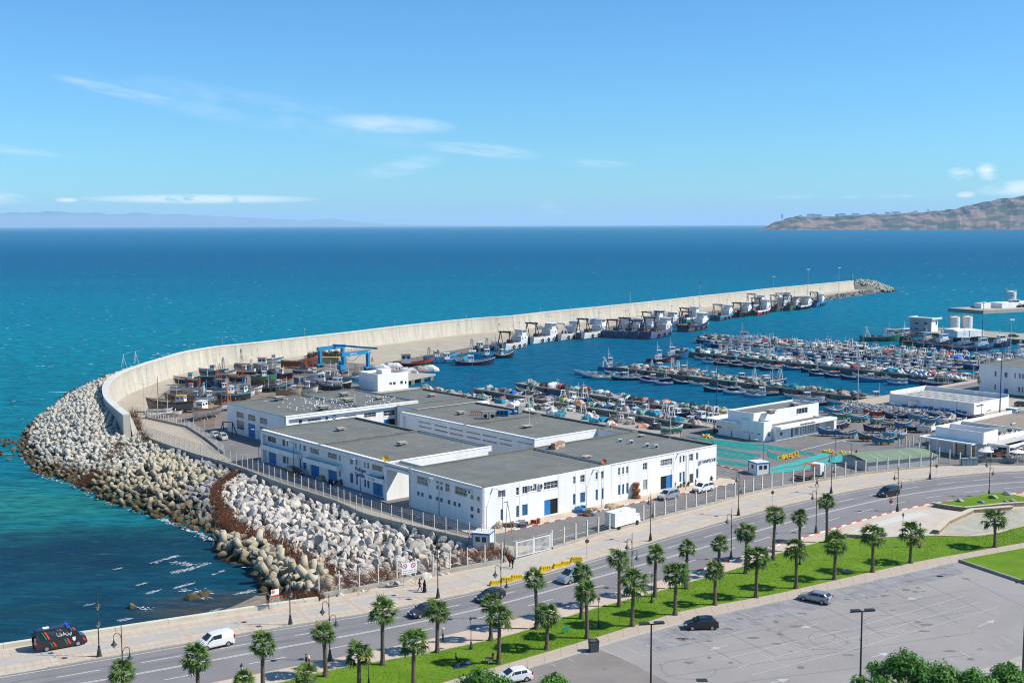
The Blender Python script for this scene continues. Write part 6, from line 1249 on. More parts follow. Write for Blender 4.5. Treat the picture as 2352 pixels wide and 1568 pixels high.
def far_house(x,y,w,h,c,lab):
 p=G(x,529,WL);dist=HD+260;X=(x-CX)/FPX*dist;z=CAMH+(YH-y-(x-CX)*ROLL*0)/FPX*dist;t=thing('villa',(X,dist+340,z),lab,'house','white houses on the headland');m=MB();m.bx(-w/2,w/2,0,12,-14,h);m.build('wall',c,t);m=MB();m.bx(-w/2-.6,w/2+.6,-.6,12.6,h+.01,h+.8);m.build('roof',mat('far_roof',(.5,.45,.4),.9),t)
FW=mat('far_white',(.8,.79,.75),.8);FP=mat('far_pink',(.62,.45,.36),.8)
rf=random.Random(3)
for i,(x,y,w,h) in enumerate([(1814,500,14,22),(1858,498,26,9),(1880,497,60,16),(1893,497,50,12),(1903,497,34,9),(1943,496,26,10),(1955,494,60,6),(1987,494,70,7),(2030,493,36,6),(2062,492,44,12),(2076,492,30,14),(2086,491,40,12),(2128,489,34,10),(2158,486,12,14),(2250,481,30,8),(2275,480,40,7),(2290,478,22,18),(2280,490,60,8),(2300,489,50,8),(2322,489,60,8),(2322,461,24,8),(2343,470,34,12),(2320,476,40,7),(2345,486,50,14),(2335,497,40,10)]):
 far_house(x,y,w,h,FP if i in (5,16,21) else FW,('slim lighthouse tower at the tip of the headland' if i == 0 else nth(i)+' pale building counted from the tip along the headland'))
# ================================================================= BOATS
def hull_mesh(Lh,B,H,sheer=.9,stern=.35,draft=.5,transom=.6,ns=9,flare=.15):
 """bow towards +x, waterline at z=0; returns MBs: hull (bottom, side, band), gunwale, deck"""
 hull,gun,deck=MB(),MB(),MB();secs=[]
 for i in range(ns+1):
  t=i/ns;x=-Lh/2+Lh*t;u=max(0,(t-.45)/.55);w=B/2*(1-u ** 2.2) ** .75*(transom+(1-transom)*min(1,t/.35) ** .7) if t<1 else .02
  sh=H+sheer*max(0,(t-.35)/.65) ** 1.9+stern*max(0,(.35-t)/.35) ** 1.6;rake=.10*Lh*u*.0
  kx=x+(.08*Lh*(t-.8)/.2*-1 if t>.8 else 0);secs.append((x,kx,w,sh))
 n=len(secs)
 def pts(s,side):
  x,kx,w,h=s;return [(kx,0,-draft),(kx+(x-kx)*.35,side*w*.62,-draft*.55),(kx+(x-kx)*.6,side*w*(.90-flare*.3),.12*h),(x-(x-kx)*.15,side*w*(.97),h*.62),(x,side*w,h)]
 for side in (1,-1):
  for a,b in zip(secs,secs[1:]):
   A,Bq=pts(a,side),pts(b,side)
   for k in range(4):
    q=(A[k],Bq[k],Bq[k+1],A[k+1]);q=q if side<0 else q[::-1];hull.quad(*q,m=(0,0,1,2)[k])
  for a,b in zip(secs,secs[1:]):
   o0,o1=(a[0],side*(a[2]+.04),a[3]+.05),(b[0],side*(b[2]+.04),b[3]+.05);i0,i1=(a[0],side*max(0,a[2]-.12),a[3]+.05),(b[0],side*max(0,b[2]-.12),b[3]+.05)
   l0,l1=(a[0],side*(a[2]+.04),a[3]-.12),(b[0],side*(b[2]+.04),b[3]-.12);q=(o0,o1,i1,i0);gun.quad(*(q if side<0 else q[::-1]));q=(l0,l1,o1,o0);gun.quad(*(q if side<0 else q[::-1]))
   d0,d1=(a[0],side*max(0,a[2]-.1),a[3]-.45),(b[0],side*max(0,b[2]-.1),b[3]-.45);q=(i0,i1,d1,d0);deck.quad(*(q if side<0 else q[::-1]))
   q=((a[0],0,a[3]-.45),(b[0],0,b[3]-.45),d1,d0);deck.quad(*(q if side>0 else q[::-1]))
 A,Bq=pts(secs[0],-1),pts(secs[0],1)
 for k in range(4): hull.quad(A[k+1],A[k],Bq[k],Bq[k+1],m=(0,0,1,2)[k])
 gun.tube((Lh/2-.12,0,secs[-1][3]-.3),(Lh/2+.06,0,secs[-1][3]+.3),.07,.05,5)
 return hull,gun,deck,secs
def pm(name,c,**k): return mat('paint_'+name,c,k.pop('rough',.5),tuple(x*.7 for x in c),1.4,.7,rnd=k.pop('rnd',.18),**k)
PC={'worn': mat('paint_worn_blue',(.03,.15,.32),.7,(.19,.075,.035),1.1,.85,contrast=.14,rnd=.15),'blue': pm('blue',(.025,.16,.36)),'sky blue': pm('sky_blue',(.06,.33,.50)),'navy': pm('navy',(.02,.035,.10)),'white': pm('white',(.70,.70,.67)),'green': pm('green',(.03,.20,.11)),'red': pm('red',(.36,.05,.035)),'teal': pm('teal',(.05,.27,.25)),
  'black': pm('black',(.022,.022,.025)),'turquoise': pm('turquoise',(.06,.38,.36)),'grey': pm('grey',(.22,.22,.225)),'brown': pm('brown',(.14,.08,.05)),'rust': mat('paint_rust',(.20,.075,.035),.9,(.06,.12,.2),.8,.8,contrast=.2),'orange': pm('orange',(.62,.14,.03)),'yellow': pm('yellow',(.60,.40,.05)),'tan': pm('tan',(.36,.27,.16))}
WOODD=mat('deck_wood',(.30,.24,.17),.85,(.17,.13,.10),2,.8);BUOYM=mat('buoy_orange',(.72,.12,.025),.6,rnd=.15);NETG=mat('net_green',(.02,.13,.10),.9,(.03,.20,.17),4,.9)
GLS=glass('wheelhouse_glass')
BT={}
def mesh_cached(key,fn):
 if key not in BT: BT[key]=fn()
 return BT[key]
def cabin_mb(w,l,h,x): m=MB();m.box(x,0,h/2,l,w,h,taper=.93);return m
def junk_mb(seed,Lh,B,H,n=10):
 r=random.Random(seed);m=MB()
 for i in range(n):
  x,y,s=r.uniform(-.36,.30)*Lh,r.uniform(-.26,.26)*B,r.uniform(.15,.42);m.box(x,y,H-.45+s*.5,s*r.uniform(.8,2.2),s*r.uniform(.8,1.6),s,r.randrange(4),r.uniform(0,3))
 return m
JUNK=[PC['white'],PC['blue'],PC['grey'],NETG]
def buoys_mb(seed,H,n=9):
 r=random.Random(seed);m=MB()
 for i in range(n):
  c=Vector((r.uniform(-.5,.5),r.uniform(-.5,.5),H-.25+r.uniform(0,.6)));s=r.uniform(.16,.24)
  m.lathe([(0.02,c.z-s),(s*.8,c.z-s*.5),(s,c.z),(s*.8,c.z+s*.6),(.02,c.z+s)],7,cx=c.x,cy=c.y)
 return m
def make_boat(spec,seed):
 """spec: L,B,H, hull,bottom,band colours, cabin(None|'white'..), mast, frame, buoys, open"""
 t=Tmpl();L_,B_,H_=spec['L'],spec['B'],spec['H'];r=random.Random(seed);fat=1.8 if L_>9.9 else 1.1
 hull,gun,deck,secs=hull_mesh(L_,B_,H_,spec.get('sheer',.9),spec.get('stern',.35),spec.get('draft',.5),spec.get('transom',.6))
 t.add('hull',hull,[PC[spec['bottom']],PC[spec['hull']],PC[spec.get('band',spec['hull'])]]);t.add('gunwale',gun,PC[spec.get('trim','white')]);t.add('deck',deck,spec.get('deckm',WOODD))
 z0=H_-.45
 if spec.get('cabin'):
  cw,cl,chh,cx=B_*.52,L_*spec.get('cl',.16),spec.get('ch',1.9),L_*spec.get('cx',.02)
  subs=t.add('cabin',cabin_mb(cw,cl,chh,0),PC[spec['cabin']],(cx,0,z0))
  for sx in (cl/2,-cl/2): m=MB();m.box(sx*.955,0,chh*.70,.04,cw*.72,chh*.24);t.sub(subs,'window',m,GLS)
  for sy in (1,-1):
   for kx in (-.24,.24): m=MB();m.box(cl*kx,sy*cw*.48,chh*.70,cl*.3,.04,chh*.24);t.sub(subs,'window',m,GLS)
  m=MB();m.box(0,0,chh+.05,cl*1.12,cw*1.12,.1);t.sub(subs,'roof',m,PC[spec.get('roofc','white')])
 if spec.get('mast'):
  mh=spec['mast'];mx=L_*spec.get('mx',-.08);m=MB();m.tube((mx,0,z0),(mx,0,z0+mh),.07*fat,.035*fat,5);m.tube((mx,-B_*.28,z0+mh*.72),(mx,B_*.28,z0+mh*.72),.035,n=4);t.add('mast',m,PC[spec.get('mastc','white')])
  m=MB();m.tube((mx,0,z0+mh*.9),(L_*.44,0,H_+.8),.018,n=3);m.tube((mx,0,z0+mh*.9),(-L_*.44,0,H_+.3),.018,n=3);m.tube((mx,0,z0+mh*.25),(mx-L_*.33,0,z0+mh*.7),.045,.03,4);t.add('rigging',m,PC['grey'])
 if spec.get('frame'):
  fh=spec['frame'];fx=-L_*.36;m=MB()
  for s in (1,-1): m.tube((fx,s*B_*.36,z0),(fx+.3,s*B_*.2,z0+fh),.07*fat,n=4);m.tube((fx+1.2,s*B_*.33,z0),(fx+.35,s*B_*.2,z0+fh),.05*fat,n=4)
  m.tube((fx+.3,-B_*.26,z0+fh),(fx+.3,B_*.26,z0+fh),.08*fat,n=4);m.tube((fx+.15,-B_*.27,z0+fh*.55),(fx+.15,B_*.27,z0+fh*.55),.05,n=4);t.add('net_gantry',m,PC[spec.get('framec','white')])
 if spec.get('bench'):
  for k in (-.22,-.02,.18): m=MB();m.box(L_*k,0,H_-.12,.28,B_*.86*(1-max(0,k-.1)),.06);t.add('bench',m,PC[spec.get('trim','white')])
  if spec.get('box',True): m=MB();m.box(-L_*.12,0,H_-.1,.9,.7,.7);t.add('engine_box',m,PC['white'])
 if spec.get('junk'): t.add('gear',junk_mb(seed,L_,B_,H_,spec['junk']),JUNK)
 if spec.get('buoys'): t.add('buoy_cluster',buoys_mb(seed,H_,10),BUOYM,(L_*spec.get('bx',-.26),0,0),smooth=True)
 if spec.get('net'): m=net_mb(seed,1.2,.8);t.add('net_heap',m,[PC['brown'],NETG,PC['white']][seed % 3],(-L_*.2,0,z0))
 if spec.get('tyres'):
  for k in (-.2,.05,.28):
   for s in (1,-1): t.add('fender',tyre_me,None,(L_*k,s*(B_/2+.05),H_-.45),scale=(.8,.8,.8))
 return t
def net_mb(seed,w,h,n=12,rings=5):
 r=random.Random(seed);m=MB();k=0;P=[]
 ph=[r.uniform(0,6.28) for _ in range(6)]
 for j in range(rings+1):
  t=j/rings;row=[]
  for i in range(n):
   a=2*math.pi*i/n;rr_=w*math.cos(t*math.pi/2) ** .62*(1+.16*math.sin(3*a+ph[0]+t*2)+.10*math.sin(5*a+ph[1])+.07*r.uniform(-1,1));row.append((rr_*math.cos(a)*1.15,rr_*math.sin(a),h*math.sin(t*math.pi/2)*(1+.1*math.sin(2*a+ph[2])+.06*r.uniform(-1,1))))
  P.append(row)
 for j in range(rings):
  for i in range(n): i2=(i+1) % n;m.quad(P[j][i],P[j][i2],P[j+1][i2],P[j+1][i])
 return m
def S(**k): d=dict(L=7,B=2.2,H=.85,bottom='blue',hull='blue',band='white',trim='white');d.update(k);return d
SMALL=[('open blue boat with a white band and raised bow',S(bench=1,junk=5),'rowing boat'),('open boat, blue with orange buoys aft',S(bench=1,buoys=1,band='blue',junk=4),'rowing boat'),
   ('white topped open boat with sky blue hull',S(hull='sky blue',bottom='sky blue',band='white',bench=1,junk=7),'rowing boat'),('dark navy open boat with pale gunwale',S(hull='navy',bottom='navy',band='navy',bench=1,junk=6),'rowing boat'),
   ('turquoise open boat with orange buoys',S(hull='turquoise',bottom='turquoise',band='white',bench=1,buoys=1),'rowing boat'),('black hulled open boat with small net frame',S(hull='black',bottom='black',band='black',bench=1,frame=1.7,junk=6),'rowing boat')]
CABS=[('blue boat with white wheelhouse and short mast',S(L=9.5,B=3,H=1.1,cabin='white',mast=4,junk=7,hull='blue',bottom='navy',band='blue'),'fishing boat'),('navy boat with white wheelhouse and net gantry',S(L=10.5,B=3.3,H=1.2,cabin='white',frame=3.4,junk=9,hull='navy',bottom='navy',band='navy',cx=.12),'fishing boat'),
  ('black boat with white wheelhouse and orange buoys',S(L=10,B=3.1,H=1.1,cabin='white',mast=3.6,buoys=1,junk=7,hull='black',bottom='black',band='white'),'fishing boat'),('white boat with white wheelhouse and thin mast',S(L=9.5,B=3,H=1.1,cabin='white',mast=4.6,junk=8,hull='white',bottom='blue',band='white'),'fishing boat'),
  ('blue boat with orange roofed wheelhouse',S(L=9,B=3,H=1.1,cabin='white',roofc='orange',mast=3.4,junk=8,hull='blue',bottom='blue',band='white'),'fishing boat'),('dark boat with pale wheelhouse and heaped nets',S(L=11,B=3.5,H=1.3,cabin='white',mast=5,net=1,junk=8,frame=3.8,hull='navy',bottom='black',band='blue',cx=.14),'fishing boat')]
def tm(spec_list,i,seed):
 key=(id(spec_list),i,seed);return mesh_cached(key,lambda: make_boat(spec_list[i][1],seed*31+i))
COUNT={}
def moor(lst,i,seed,p,rz,where,grp,sc_=1.0,used={}):
 t=tm(lst,i,seed);desc=lst[i][0];k=(desc,where);COUNT[k]=COUNT.get(k,0)+1;return (t,desc,k,COUNT[k]-1,p,rz,grp,lst[i][2],sc_)
PENDING=[]
def flush():
 for (t,desc,k,idx,p,rz,grp,cat,s) in PENDING:
  tot_=COUNT[k];where=k[1];lab=desc+' '+(where if tot_ == 1 else where.replace('@','')+', '+nth(idx)+' such from its outer end');lab=lab.replace('@','');w=lab.split()
  if len(w)>16: lab=' '.join(desc.split()[:5])+' '+where+('' if tot_ == 1 else ', '+nth(idx)+' such from the outer end');
  w=lab.split();lab=' '.join(w[:16])
  t.place(cat.replace(' ','_'),p,lab,cat,grp,rz,scale=s)
rb=random.Random(99)
PSHORT={1: 'net quay',2: 'first pier',3: 'second pier',4: 'third pier',5: 'fourth pier',6: 'fifth pier',7: 'far mole'}
def row(pier,side,b0,b1,step,big,perp=True,jitter=.5,heading=None,cluster=None,dist=None):
 """boats along one side of a pier, from its outer end (large b) inwards"""
 if pier == 1: a_edge=96.5;sgn=1
 else: A0,A1,_,_=PIERS[pier];a_edge,sgn=(A0,-1) if side == 'near' else (A1,1)
 b=b1;k=0
 while b>b0:
  if cluster and (k % (cluster+2)) >= cluster: k += 1;b -= step*1.2;continue
  if rb.random()<big: lst,n=CABS,6
  else: lst,n=SMALL,6
  i=rb.randrange(n);Lh=lst[i][1]['L'];s=rb.uniform(.88,1.08)
  hd=heading if heading is not None else (ANG if rb.random()<.5 else ANG+math.pi)
  off=(dist if dist is not None else Lh*s/2+.9)
  p=U(a_edge+sgn*off+rb.uniform(-.3,.3),b+rb.uniform(-.3,.3)*step*.4,WL)
  PENDING.append(moor(lst,i,rb.randrange(2),p,hd+rb.uniform(-.12,.12),'on the '+side+' side of the '+PSHORT[pier],'boats on the '+side+' side of the '+PSHORT[pier],s))
  Bw=lst[i][1]['B'] if heading is None or abs(math.sin(heading-ANG))<.6 else Lh
  b -= max(step,Bw*s+.25);k += 1
def alongside(pier,side,b0,b1,big,gap=.8,dist=1.9,every=1.0):
 if pier == 1: a_edge,sgn=96.5,1
 else: A0,A1,_,_=PIERS[pier];a_edge,sgn=(A0,-1) if side == 'near' else (A1,1)
 b=b1
 while b>b0:
  lst=CABS if rb.random()<big else SMALL;i=rb.randrange(6);Lh,Bw=lst[i][1]['L'],lst[i][1]['B'];s=rb.uniform(.85,1.0);b -= Lh*s/2+gap
  if b<b0: break
  if rb.random()<every: PENDING.append(moor(lst,i,rb.randrange(2),U(a_edge+sgn*(dist+Bw*.1+rb.uniform(0,.4)),b,WL),ANG+math.pi/2*rb.choice((1,-1))+rb.uniform(-.08,.08),'on the '+side+' side of the '+PSHORT[pier],'boats on the '+side+' side of the '+PSHORT[pier],s))
  b -= Lh*s/2+gap*.2
alongside(1,'water',44,146,.4,.4,1.9);alongside(2,'near',62,134,.5,1.0,1.9,.75)
alongside(2,'far',40,134,.7,.3,2.2);alongside(3,'near',44,132,.6,.8,2.1,.9)
alongside(3,'far',60,133,.35,3.5,2.0,.8)
row(4,'near',44,140,2.5,.22,cluster=6,heading=ANG+math.pi-.75);row(4,'far',70,142,3.0,.5,cluster=5,heading=ANG+math.pi-.5)
row(4,'far',46,68,2.5,.15,cluster=5,heading=ANG+math.pi-.7)
row(5,'near',46,150,2.3,.12,cluster=9,heading=ANG+math.pi-.75);row(5,'far',46,165,3.2,.75,heading=ANG+math.pi-.5)
row(6,'near',50,195,3.0,.8,heading=ANG+math.pi-.55);row(6,'far',50,190,3.0,.85,heading=ANG+.3)
row(4,'near',50,128,6.0,.25,cluster=3,heading=ANG+math.pi-.75,dist=11);row(4,'far',74,138,5,.6,cluster=4,heading=ANG+math.pi-.5,dist=12);row(5,'near',60,140,5,.2,cluster=5,heading=ANG+math.pi-.75,dist=11.5);row(5,'far',50,160,4.2,.8,heading=ANG+math.pi-.5,dist=15);row(6,'near',60,180,5,.9,cluster=6,heading=ANG+math.pi-.55,dist=16);row(6,'far',55,150,4.5,.9,heading=ANG+.3,dist=17)
flush();PENDING.clear()
NC=[((.55,.53,.48),(.62,.60,.57),'pale grey'),((.03,.16,.12),(.40,.39,.35),'green and white'),((.02,.19,.30),(.03,.26,.32),'sea blue'),((.50,.48,.43),(.03,.15,.12),'white and green'),((.24,.19,.16),(.38,.32,.28),'brown'),((.60,.17,.05),(.55,.50,.44),'orange topped'),((.015,.10,.40),(.02,.14,.44),'bright blue'),
  ((.66,.66,.64),(.5,.5,.48),'white sheeted'),((.45,.07,.08),(.36,.06,.07),'red'),((.62,.46,.06),(.5,.4,.12),'yellow'),((.04,.04,.045),(.10,.10,.10),'black'),((.30,.40,.05),(.15,.25,.05),'lime green'),((.62,.36,.28),(.5,.45,.4),'pinkish')]
NETM=[mat('net_heap_%s' % n[2].replace(' ','_'),n[0],.95,n[1],1.3,1,.12,5,contrast=.15,rnd=.12,detail=8) for n in NC]
WTS=[13,18,8,15,14,3,3,6,2,1,13,1,3]
heaps={}
def heap(a,b,z,w,h,where,grp,ci=None):
 ci=rb.choices(range(len(NC)),WTS)[0] if ci is None else ci;key=(ci,rb.randrange(3))
 if key not in heaps: heaps[key]=net_mb(key[0]*7+key[1],1.0,1.0).mesh('net_heap',NETM[ci],False)
 HEAPQ.append((key,a,b,z,w,h,NC[ci][2],where,grp))
HEAPQ=[]
def pier_heaps(a0,a1,b0,b1,where,grp,dens=1.0,z=.07,w=1.45):
 b=b1-2
 while b>b0:
  if rb.random()<dens: heap(rb.uniform(a0+1.2,a1-1.2),b,z,w*rb.uniform(.65,1.15),rb.uniform(.75,1.45),where,grp)
  b -= rb.uniform(1.5,3.2)
pier_heaps(89.5,96,46,146,'net quay behind the warehouses','net heaps on the net quay',.85,.01);pier_heaps(86.0,91,44,140,'inner edge of the net quay','net heaps on the net quay',.3,.01)
pier_heaps(104.6,110,44,133,'first finger pier','net heaps on the first pier',1.0);pier_heaps(122.4,128,42,134,'second finger pier','net heaps on the second pier',1.0);pier_heaps(177,183,46,142,'third finger pier','net heaps on the third pier',.95,.07,1.6)
pier_heaps(234.5,240.2,48,168,'fourth finger pier','net heaps on the fourth pier',.95,.07,1.7);pier_heaps(289,294.6,50,200,'fifth finger pier','net heaps on the fifth pier',.8,.07,2.0)
hc_={}
for h in HEAPQ: hc_[(h[6],h[7])]=hc_.get((h[6],h[7]),0)+1
seen_={}
for (key,a,b,z,w,h,cn,where,grp) in HEAPQ[:299]:
 k=(cn,where);i=seen_.get(k,0);seen_[k]=i+1;lab=cn+' heap of netting on the '+where+('' if hc_[k] == 1 else ', '+nth(i)+' such from its outer end')
 put('net_heap',heaps[key],None,U(a,b,z),rz=rb.uniform(0,6.28),label=' '.join(lab.split()[:16]),cat='net heap',group=grp,scale=(w,w*rb.uniform(.8,1),h))
FLT=mat('float_white',(.70,.69,.64),.7,rnd=.1);fb_=MB();fb_.lathe([(.02,0),(.42,.15),(.5,.45),(.42,.8),(.02,.95)],8);fb_=fb_.mesh('float',FLT,True)
for i in range(110): put('float',fb_,None,U(rb.uniform(234.6,240.0),rb.uniform(46,78),.07+rb.uniform(0,.7)),rz=0,label='round white float in the heap at the root of the fourth finger pier',cat='float',group='white floats on the fourth pier',rot=(rb.uniform(0,3),rb.uniform(0,3),0),scale=rb.uniform(.8,1.2))
def HO(x,y,desc,spec,hd,s=1.0,c=3,r=2,z=.55,prop=True,cat='boat'):
 s *= .70 if c == 3 or (c == 2) else 1.0 if spec['L'] in (15,) or 'bow to the camera' in desc or 'speedboat' in desc else .84
 t=make_boat(spec,abs(int(x*7+y)) % 97+1)
 if prop:
  m=MB()
  for kx in (-.28,.05,.26): m.box(spec['L']*kx,0,-spec.get('draft',.5)-.28,.3,spec['B']*.55,.5);
  for sy in (1,-1): m.tube((0,sy*spec['B']*.65,-spec.get('draft',.5)-.5),(0,sy*spec['B']*.42,.3),.06,n=4);m.tube((spec['L']*.2,sy*spec['B']*.6,-spec.get('draft',.5)-.5),(spec['L']*.2,sy*spec['B']*.38,.3),.06,n=4)
  t.add('cradle',m,PC['tan'])
 p=GT(c,r,x,y);p.z=(spec.get('draft',.5)+.5)*s;t.place('hauled_boat',p,desc,cat,'boats hauled out beside the rubble bank' if c == 3 else 'boats hauled out in the repair yard',hd,scale=s)
def Y(**k): d=dict(L=7.0,B=2.5,H=.85,bottom='green',hull='blue',band='blue',trim='white',draft=.75,sheer=1.1,stern=.5,bench=1,box=False,junk=3,transom=.45);d.update(k);return d
pi=math.pi
HO(555,868,'bright blue hauled boat nearest the market hall canopy',Y(bottom='blue',L=7.4),pi*.93,1.0)
HO(738,890,'white bottomed blue boat with oars lying across it',Y(bottom='white',hull='blue',band='blue'),.12,.98)
HO(925,918,'dark green boat with red brown bottom, bow to the left',Y(bottom='red',hull='green',band='green',L=7.2),pi*.96)
HO(1050,948,'blue boat with turquoise bottom, nearest to the fence',Y(bottom='teal',hull='blue',band='blue',L=7.4),pi*1.02,1.02)
HO(1232,893,'blue boat beside the first fence post of the terrace',Y(bottom='teal',hull='blue',band='white',L=7),.9,.95)
HO(1118,878,'open sky blue skiff with white ribs behind the green boat',Y(bottom='sky blue',hull='sky blue',band='sky blue',L=5.5,B=2.0,draft=.4),.3,.95)
HO(975,840,'navy boat with rusty brown bottom and a leaning pole',Y(bottom='brown',hull='navy',band='navy',mast=3.5,L=7.6),pi*.95)
HO(640,812,'dark boat with black bands and open hull beside the bright blue one',Y(bottom='navy',hull='navy',band='blue',L=7),.25)
HO(722,790,'navy boat tucked behind the open dark one',Y(bottom='navy',hull='navy',band='navy',L=6),1.0,.9)
HO(1245,800,'open blue boat with black thwarts in the middle of the yard',Y(bottom='blue',hull='blue',band='blue',L=7),.3,1.0)
HO(1350,832,'black bottomed boat with blue upper band',Y(bottom='black',hull='black',band='sky blue',L=7),.2)
HO(1452,838,'plain white hull behind the restaurant roof box',Y(bottom='white',hull='white',band='white',L=6.5,B=2.6,H=1.0,draft=.9),.1)
HO(1112,785,'small white and red boat with rounded dark bottom',Y(bottom='brown',hull='white',band='red',L=6),.1,.9)
HO(1005,760,'pale teal boat with rough worn sides',Y(bottom='green',hull='teal',band='sky blue',L=6.8),.5,.95)
HO(840,742,'blue boat with green bottom, stern towards the rubble bank',Y(bottom='green',hull='sky blue',band='blue',L=7.4,H=1.0),.25,1.02)
HO(962,696,'red hulled boat close to the rubble bank',Y(bottom='red',hull='red',band='red',L=7.4,B=2.8,H=1.1),pi,1.0)
HO(678,715,'long sea green boat second from the slipway',Y(bottom='green',hull='teal',band='green',L=7.8),.12)
HO(628,678,'blue boat with white box amidships at the slipway',Y(bottom='sky blue',hull='blue',band='blue',box=True,L=6.5),.2)
HO(705,640,'sky blue boat by the water edge of the slipway',Y(bottom='sky blue',hull='sky blue',band='white',L=6.5,buoys=1),.2,.95)
HO(560,655,'small turquoise boat half behind the market hall',Y(bottom='sky blue',hull='sky blue',band='sky blue',L=5),.2,.9)
HO(820,655,'white and blue boat with low blue stripe by the rubble bank',Y(bottom='white',hull='white',band='blue',L=6.8),2.7,.95)
HO(1178,722,'navy boat with pale tarpaulin and long low hull',Y(bottom='navy',hull='navy',band='blue',L=8.5,net=1),pi*.96)
HO(1372,728,'blue boat with white wheelhouse and red mark on its roof',Y(bottom='sky blue',hull='sky blue',band='sky blue',cabin='white',ch=2.0,cl=.2,mast=3,L=8),pi,.95)
HO(1490,775,'big bowed bright blue boat with green bottom',Y(bottom='green',hull='blue',band='blue',L=7.4,H=1.2,cabin='black',cl=.2,ch=1.1),.15,1.02)
HO(1605,760,'white motor boat with radar dome among the blue boats',Y(bottom='white',hull='white',band='white',cabin='white',ch=1.5,L=7.5),.3,.95)
HO(1745,775,'blue and white boat furthest right in the yard',Y(bottom='turquoise',hull='sky blue',band='white',cabin='white',ch=1.2,cl=.25,L=7.5),.25,.95)
HO(1560,712,'long dark blue boat lying by the enclosure wall',Y(bottom='blue',hull='navy',band='blue',L=9,mast=3),pi,.95)
HO(1850,730,'long navy hull lying behind the restaurant roof',Y(bottom='navy',hull='navy',band='navy',L=10,B=2.6),pi*.97)
HO(1100,695,'black boat resting against the stones of the bank',Y(bottom='black',hull='black',band='black',L=7),pi)
HO(1390,608,'white hull with small cabin standing on the quay by the enclosure',Y(bottom='white',hull='white',band='white',cabin='white',ch=1.8,cl=.2,L=9,B=3.0,H=1.1,draft=1.0),.1,1.0)
HO(1470,848,'green bottomed boat hauled on the net quay by the water',Y(bottom='green',hull='teal',band='white',L=8.0,B=2.7,H=1.0,mast=4.5),.2,1.0,c=2,r=2)
def K(**k): d=dict(L=12,B=3.8,H=1.5,bottom='grey',hull='grey',band='brown',trim='brown',draft=1.1,sheer=1.0,stern=.5,junk=16,transom=.7,mast=5.5);d.update(k);d['H'] *= .82;return d
def HY(dx_,dy_,desc,spec,hd,s=1.0): s *= .9;x,y=(dx_-588)*4,(dy_-783.75)*4;HO(x,y,desc,spec,hd,s,c=1,r=2,cat='fishing boat')
HY(392,946,'large grey wooden hull with red masts at the ramp kerb',K(L=15,B=4.6,H=2.1,bottom='grey',hull='grey',band='brown',mast=8,mastc='red',mx=.25,cabin='white',roofc='yellow',cx=-.22,ch=2.2,cl=.18,tyres=1),pi*.98,1.0)
HY(472,962,'grey hull with white wheelhouse, bow to the camera, by the rear warehouse',K(L=12,B=4.2,H=1.8,bottom='grey',hull='grey',band='brown',cabin='white',ch=2.6,cl=.22,cx=.12,mast=4),-pi*.62,1.05)
HY(402,922,'small bare wooden hull propped behind the grey hull',K(L=8,B=2.6,H=1.2,bottom='brown',hull='brown',band='grey',draft=1.0),pi,1.0)
HY(440,905,'white hull with pale cabin under orange derricks',K(L=10,B=3.4,H=1.5,bottom='white',hull='white',band='white',cabin='white',roofc='orange',mast=5,mastc='red',framec='orange',frame=4),pi,1.0)
HY(432,884,'white bowed boat with dark wheelhouse roof near the curved wall',K(L=12,B=4,H=1.6,bottom='navy',hull='navy',band='white',cabin='white',roofc='green',ch=2.6,cx=-.1),pi,1.0)
HY(470,893,'large navy hull with green deckhouse and orange gear',K(L=16,B=5,H=2.2,bottom='navy',hull='navy',band='navy',cabin='navy',roofc='green',ch=2.2,cl=.4,cx=-.05,frame=5,framec='orange'),pi,1.0)
HY(490,866,'grey boat with blue railings and steel net frame',K(L=13,B=4.2,H=1.9,bottom='grey',hull='navy',band='sky blue',cabin='white',ch=2.8,frame=6,framec='grey'),pi,1.0)
HY(505,945,'boat with tall red gantry arms behind the white wheelhouse',K(L=11,B=3.8,H=1.5,bottom='white',hull='white',band='grey',frame=6.5,framec='orange',mast=5,mastc='orange'),pi*1.25,1.0)
HY(536,922,'teal hulled trawler with blue gantry, bow to the left',K(L=13,B=4.4,H=2.0,bottom='brown',hull='navy',band='teal',cabin='white',ch=3.2,cx=.1,cl=.2,frame=6,framec='blue',mast=6,mastc='blue'),pi*1.2,1.0)
HY(562,918,'white wheelhouse boat with green lettered front beside the rear warehouse',K(L=11,B=4,H=1.7,bottom='white',hull='white',band='white',cabin='white',roofc='green',ch=3,cx=.05,cl=.25),-pi*.6,1.0)
HY(588,856,'large grey trawler hull with steel A frame close to the wall',K(L=19,B=6,H=2.8,bottom='grey',hull='grey',band='grey',trim='grey',frame=7.5,framec='grey',cabin='white',roofc='orange',ch=3.4,cx=.15,cl=.2),0.1,1.0)
HY(606,885,'dark green hull with worn brown keel',K(L=11,B=4,H=2.0,bottom='brown',hull='green',band='green',cabin='white',ch=2.6,draft=1.8),pi*.1,1.0)
HY(628,838,'white cabin boat on blue hull near the wall',K(L=10,B=3.4,H=1.5,bottom='sky blue',hull='white',band='sky blue',cabin='white',ch=2.6,mast=4),.2,1.0)
HY(688,845,'red brown wooden hull with bare ribs and raised bow',K(L=17,B=4.8,H=2.2,bottom='red',hull='brown',band='red',trim='tan',sheer=2.4,bench=1,box=False),.12,1.0)
HY(648,872,'navy boat with white wheelhouse, bow to the left in the middle of the yard',K(L=10,B=3.4,H=1.4,bottom='red',hull='navy',band='navy',cabin='white',ch=2.6,mast=4),pi*.93,1.0)
HY(622,900,'long open boat with blue inner frames',K(L=12,B=3.0,H=1.0,bottom='black',hull='black',band='sky blue',bench=1,box=False,draft=.8),.25,1.0)
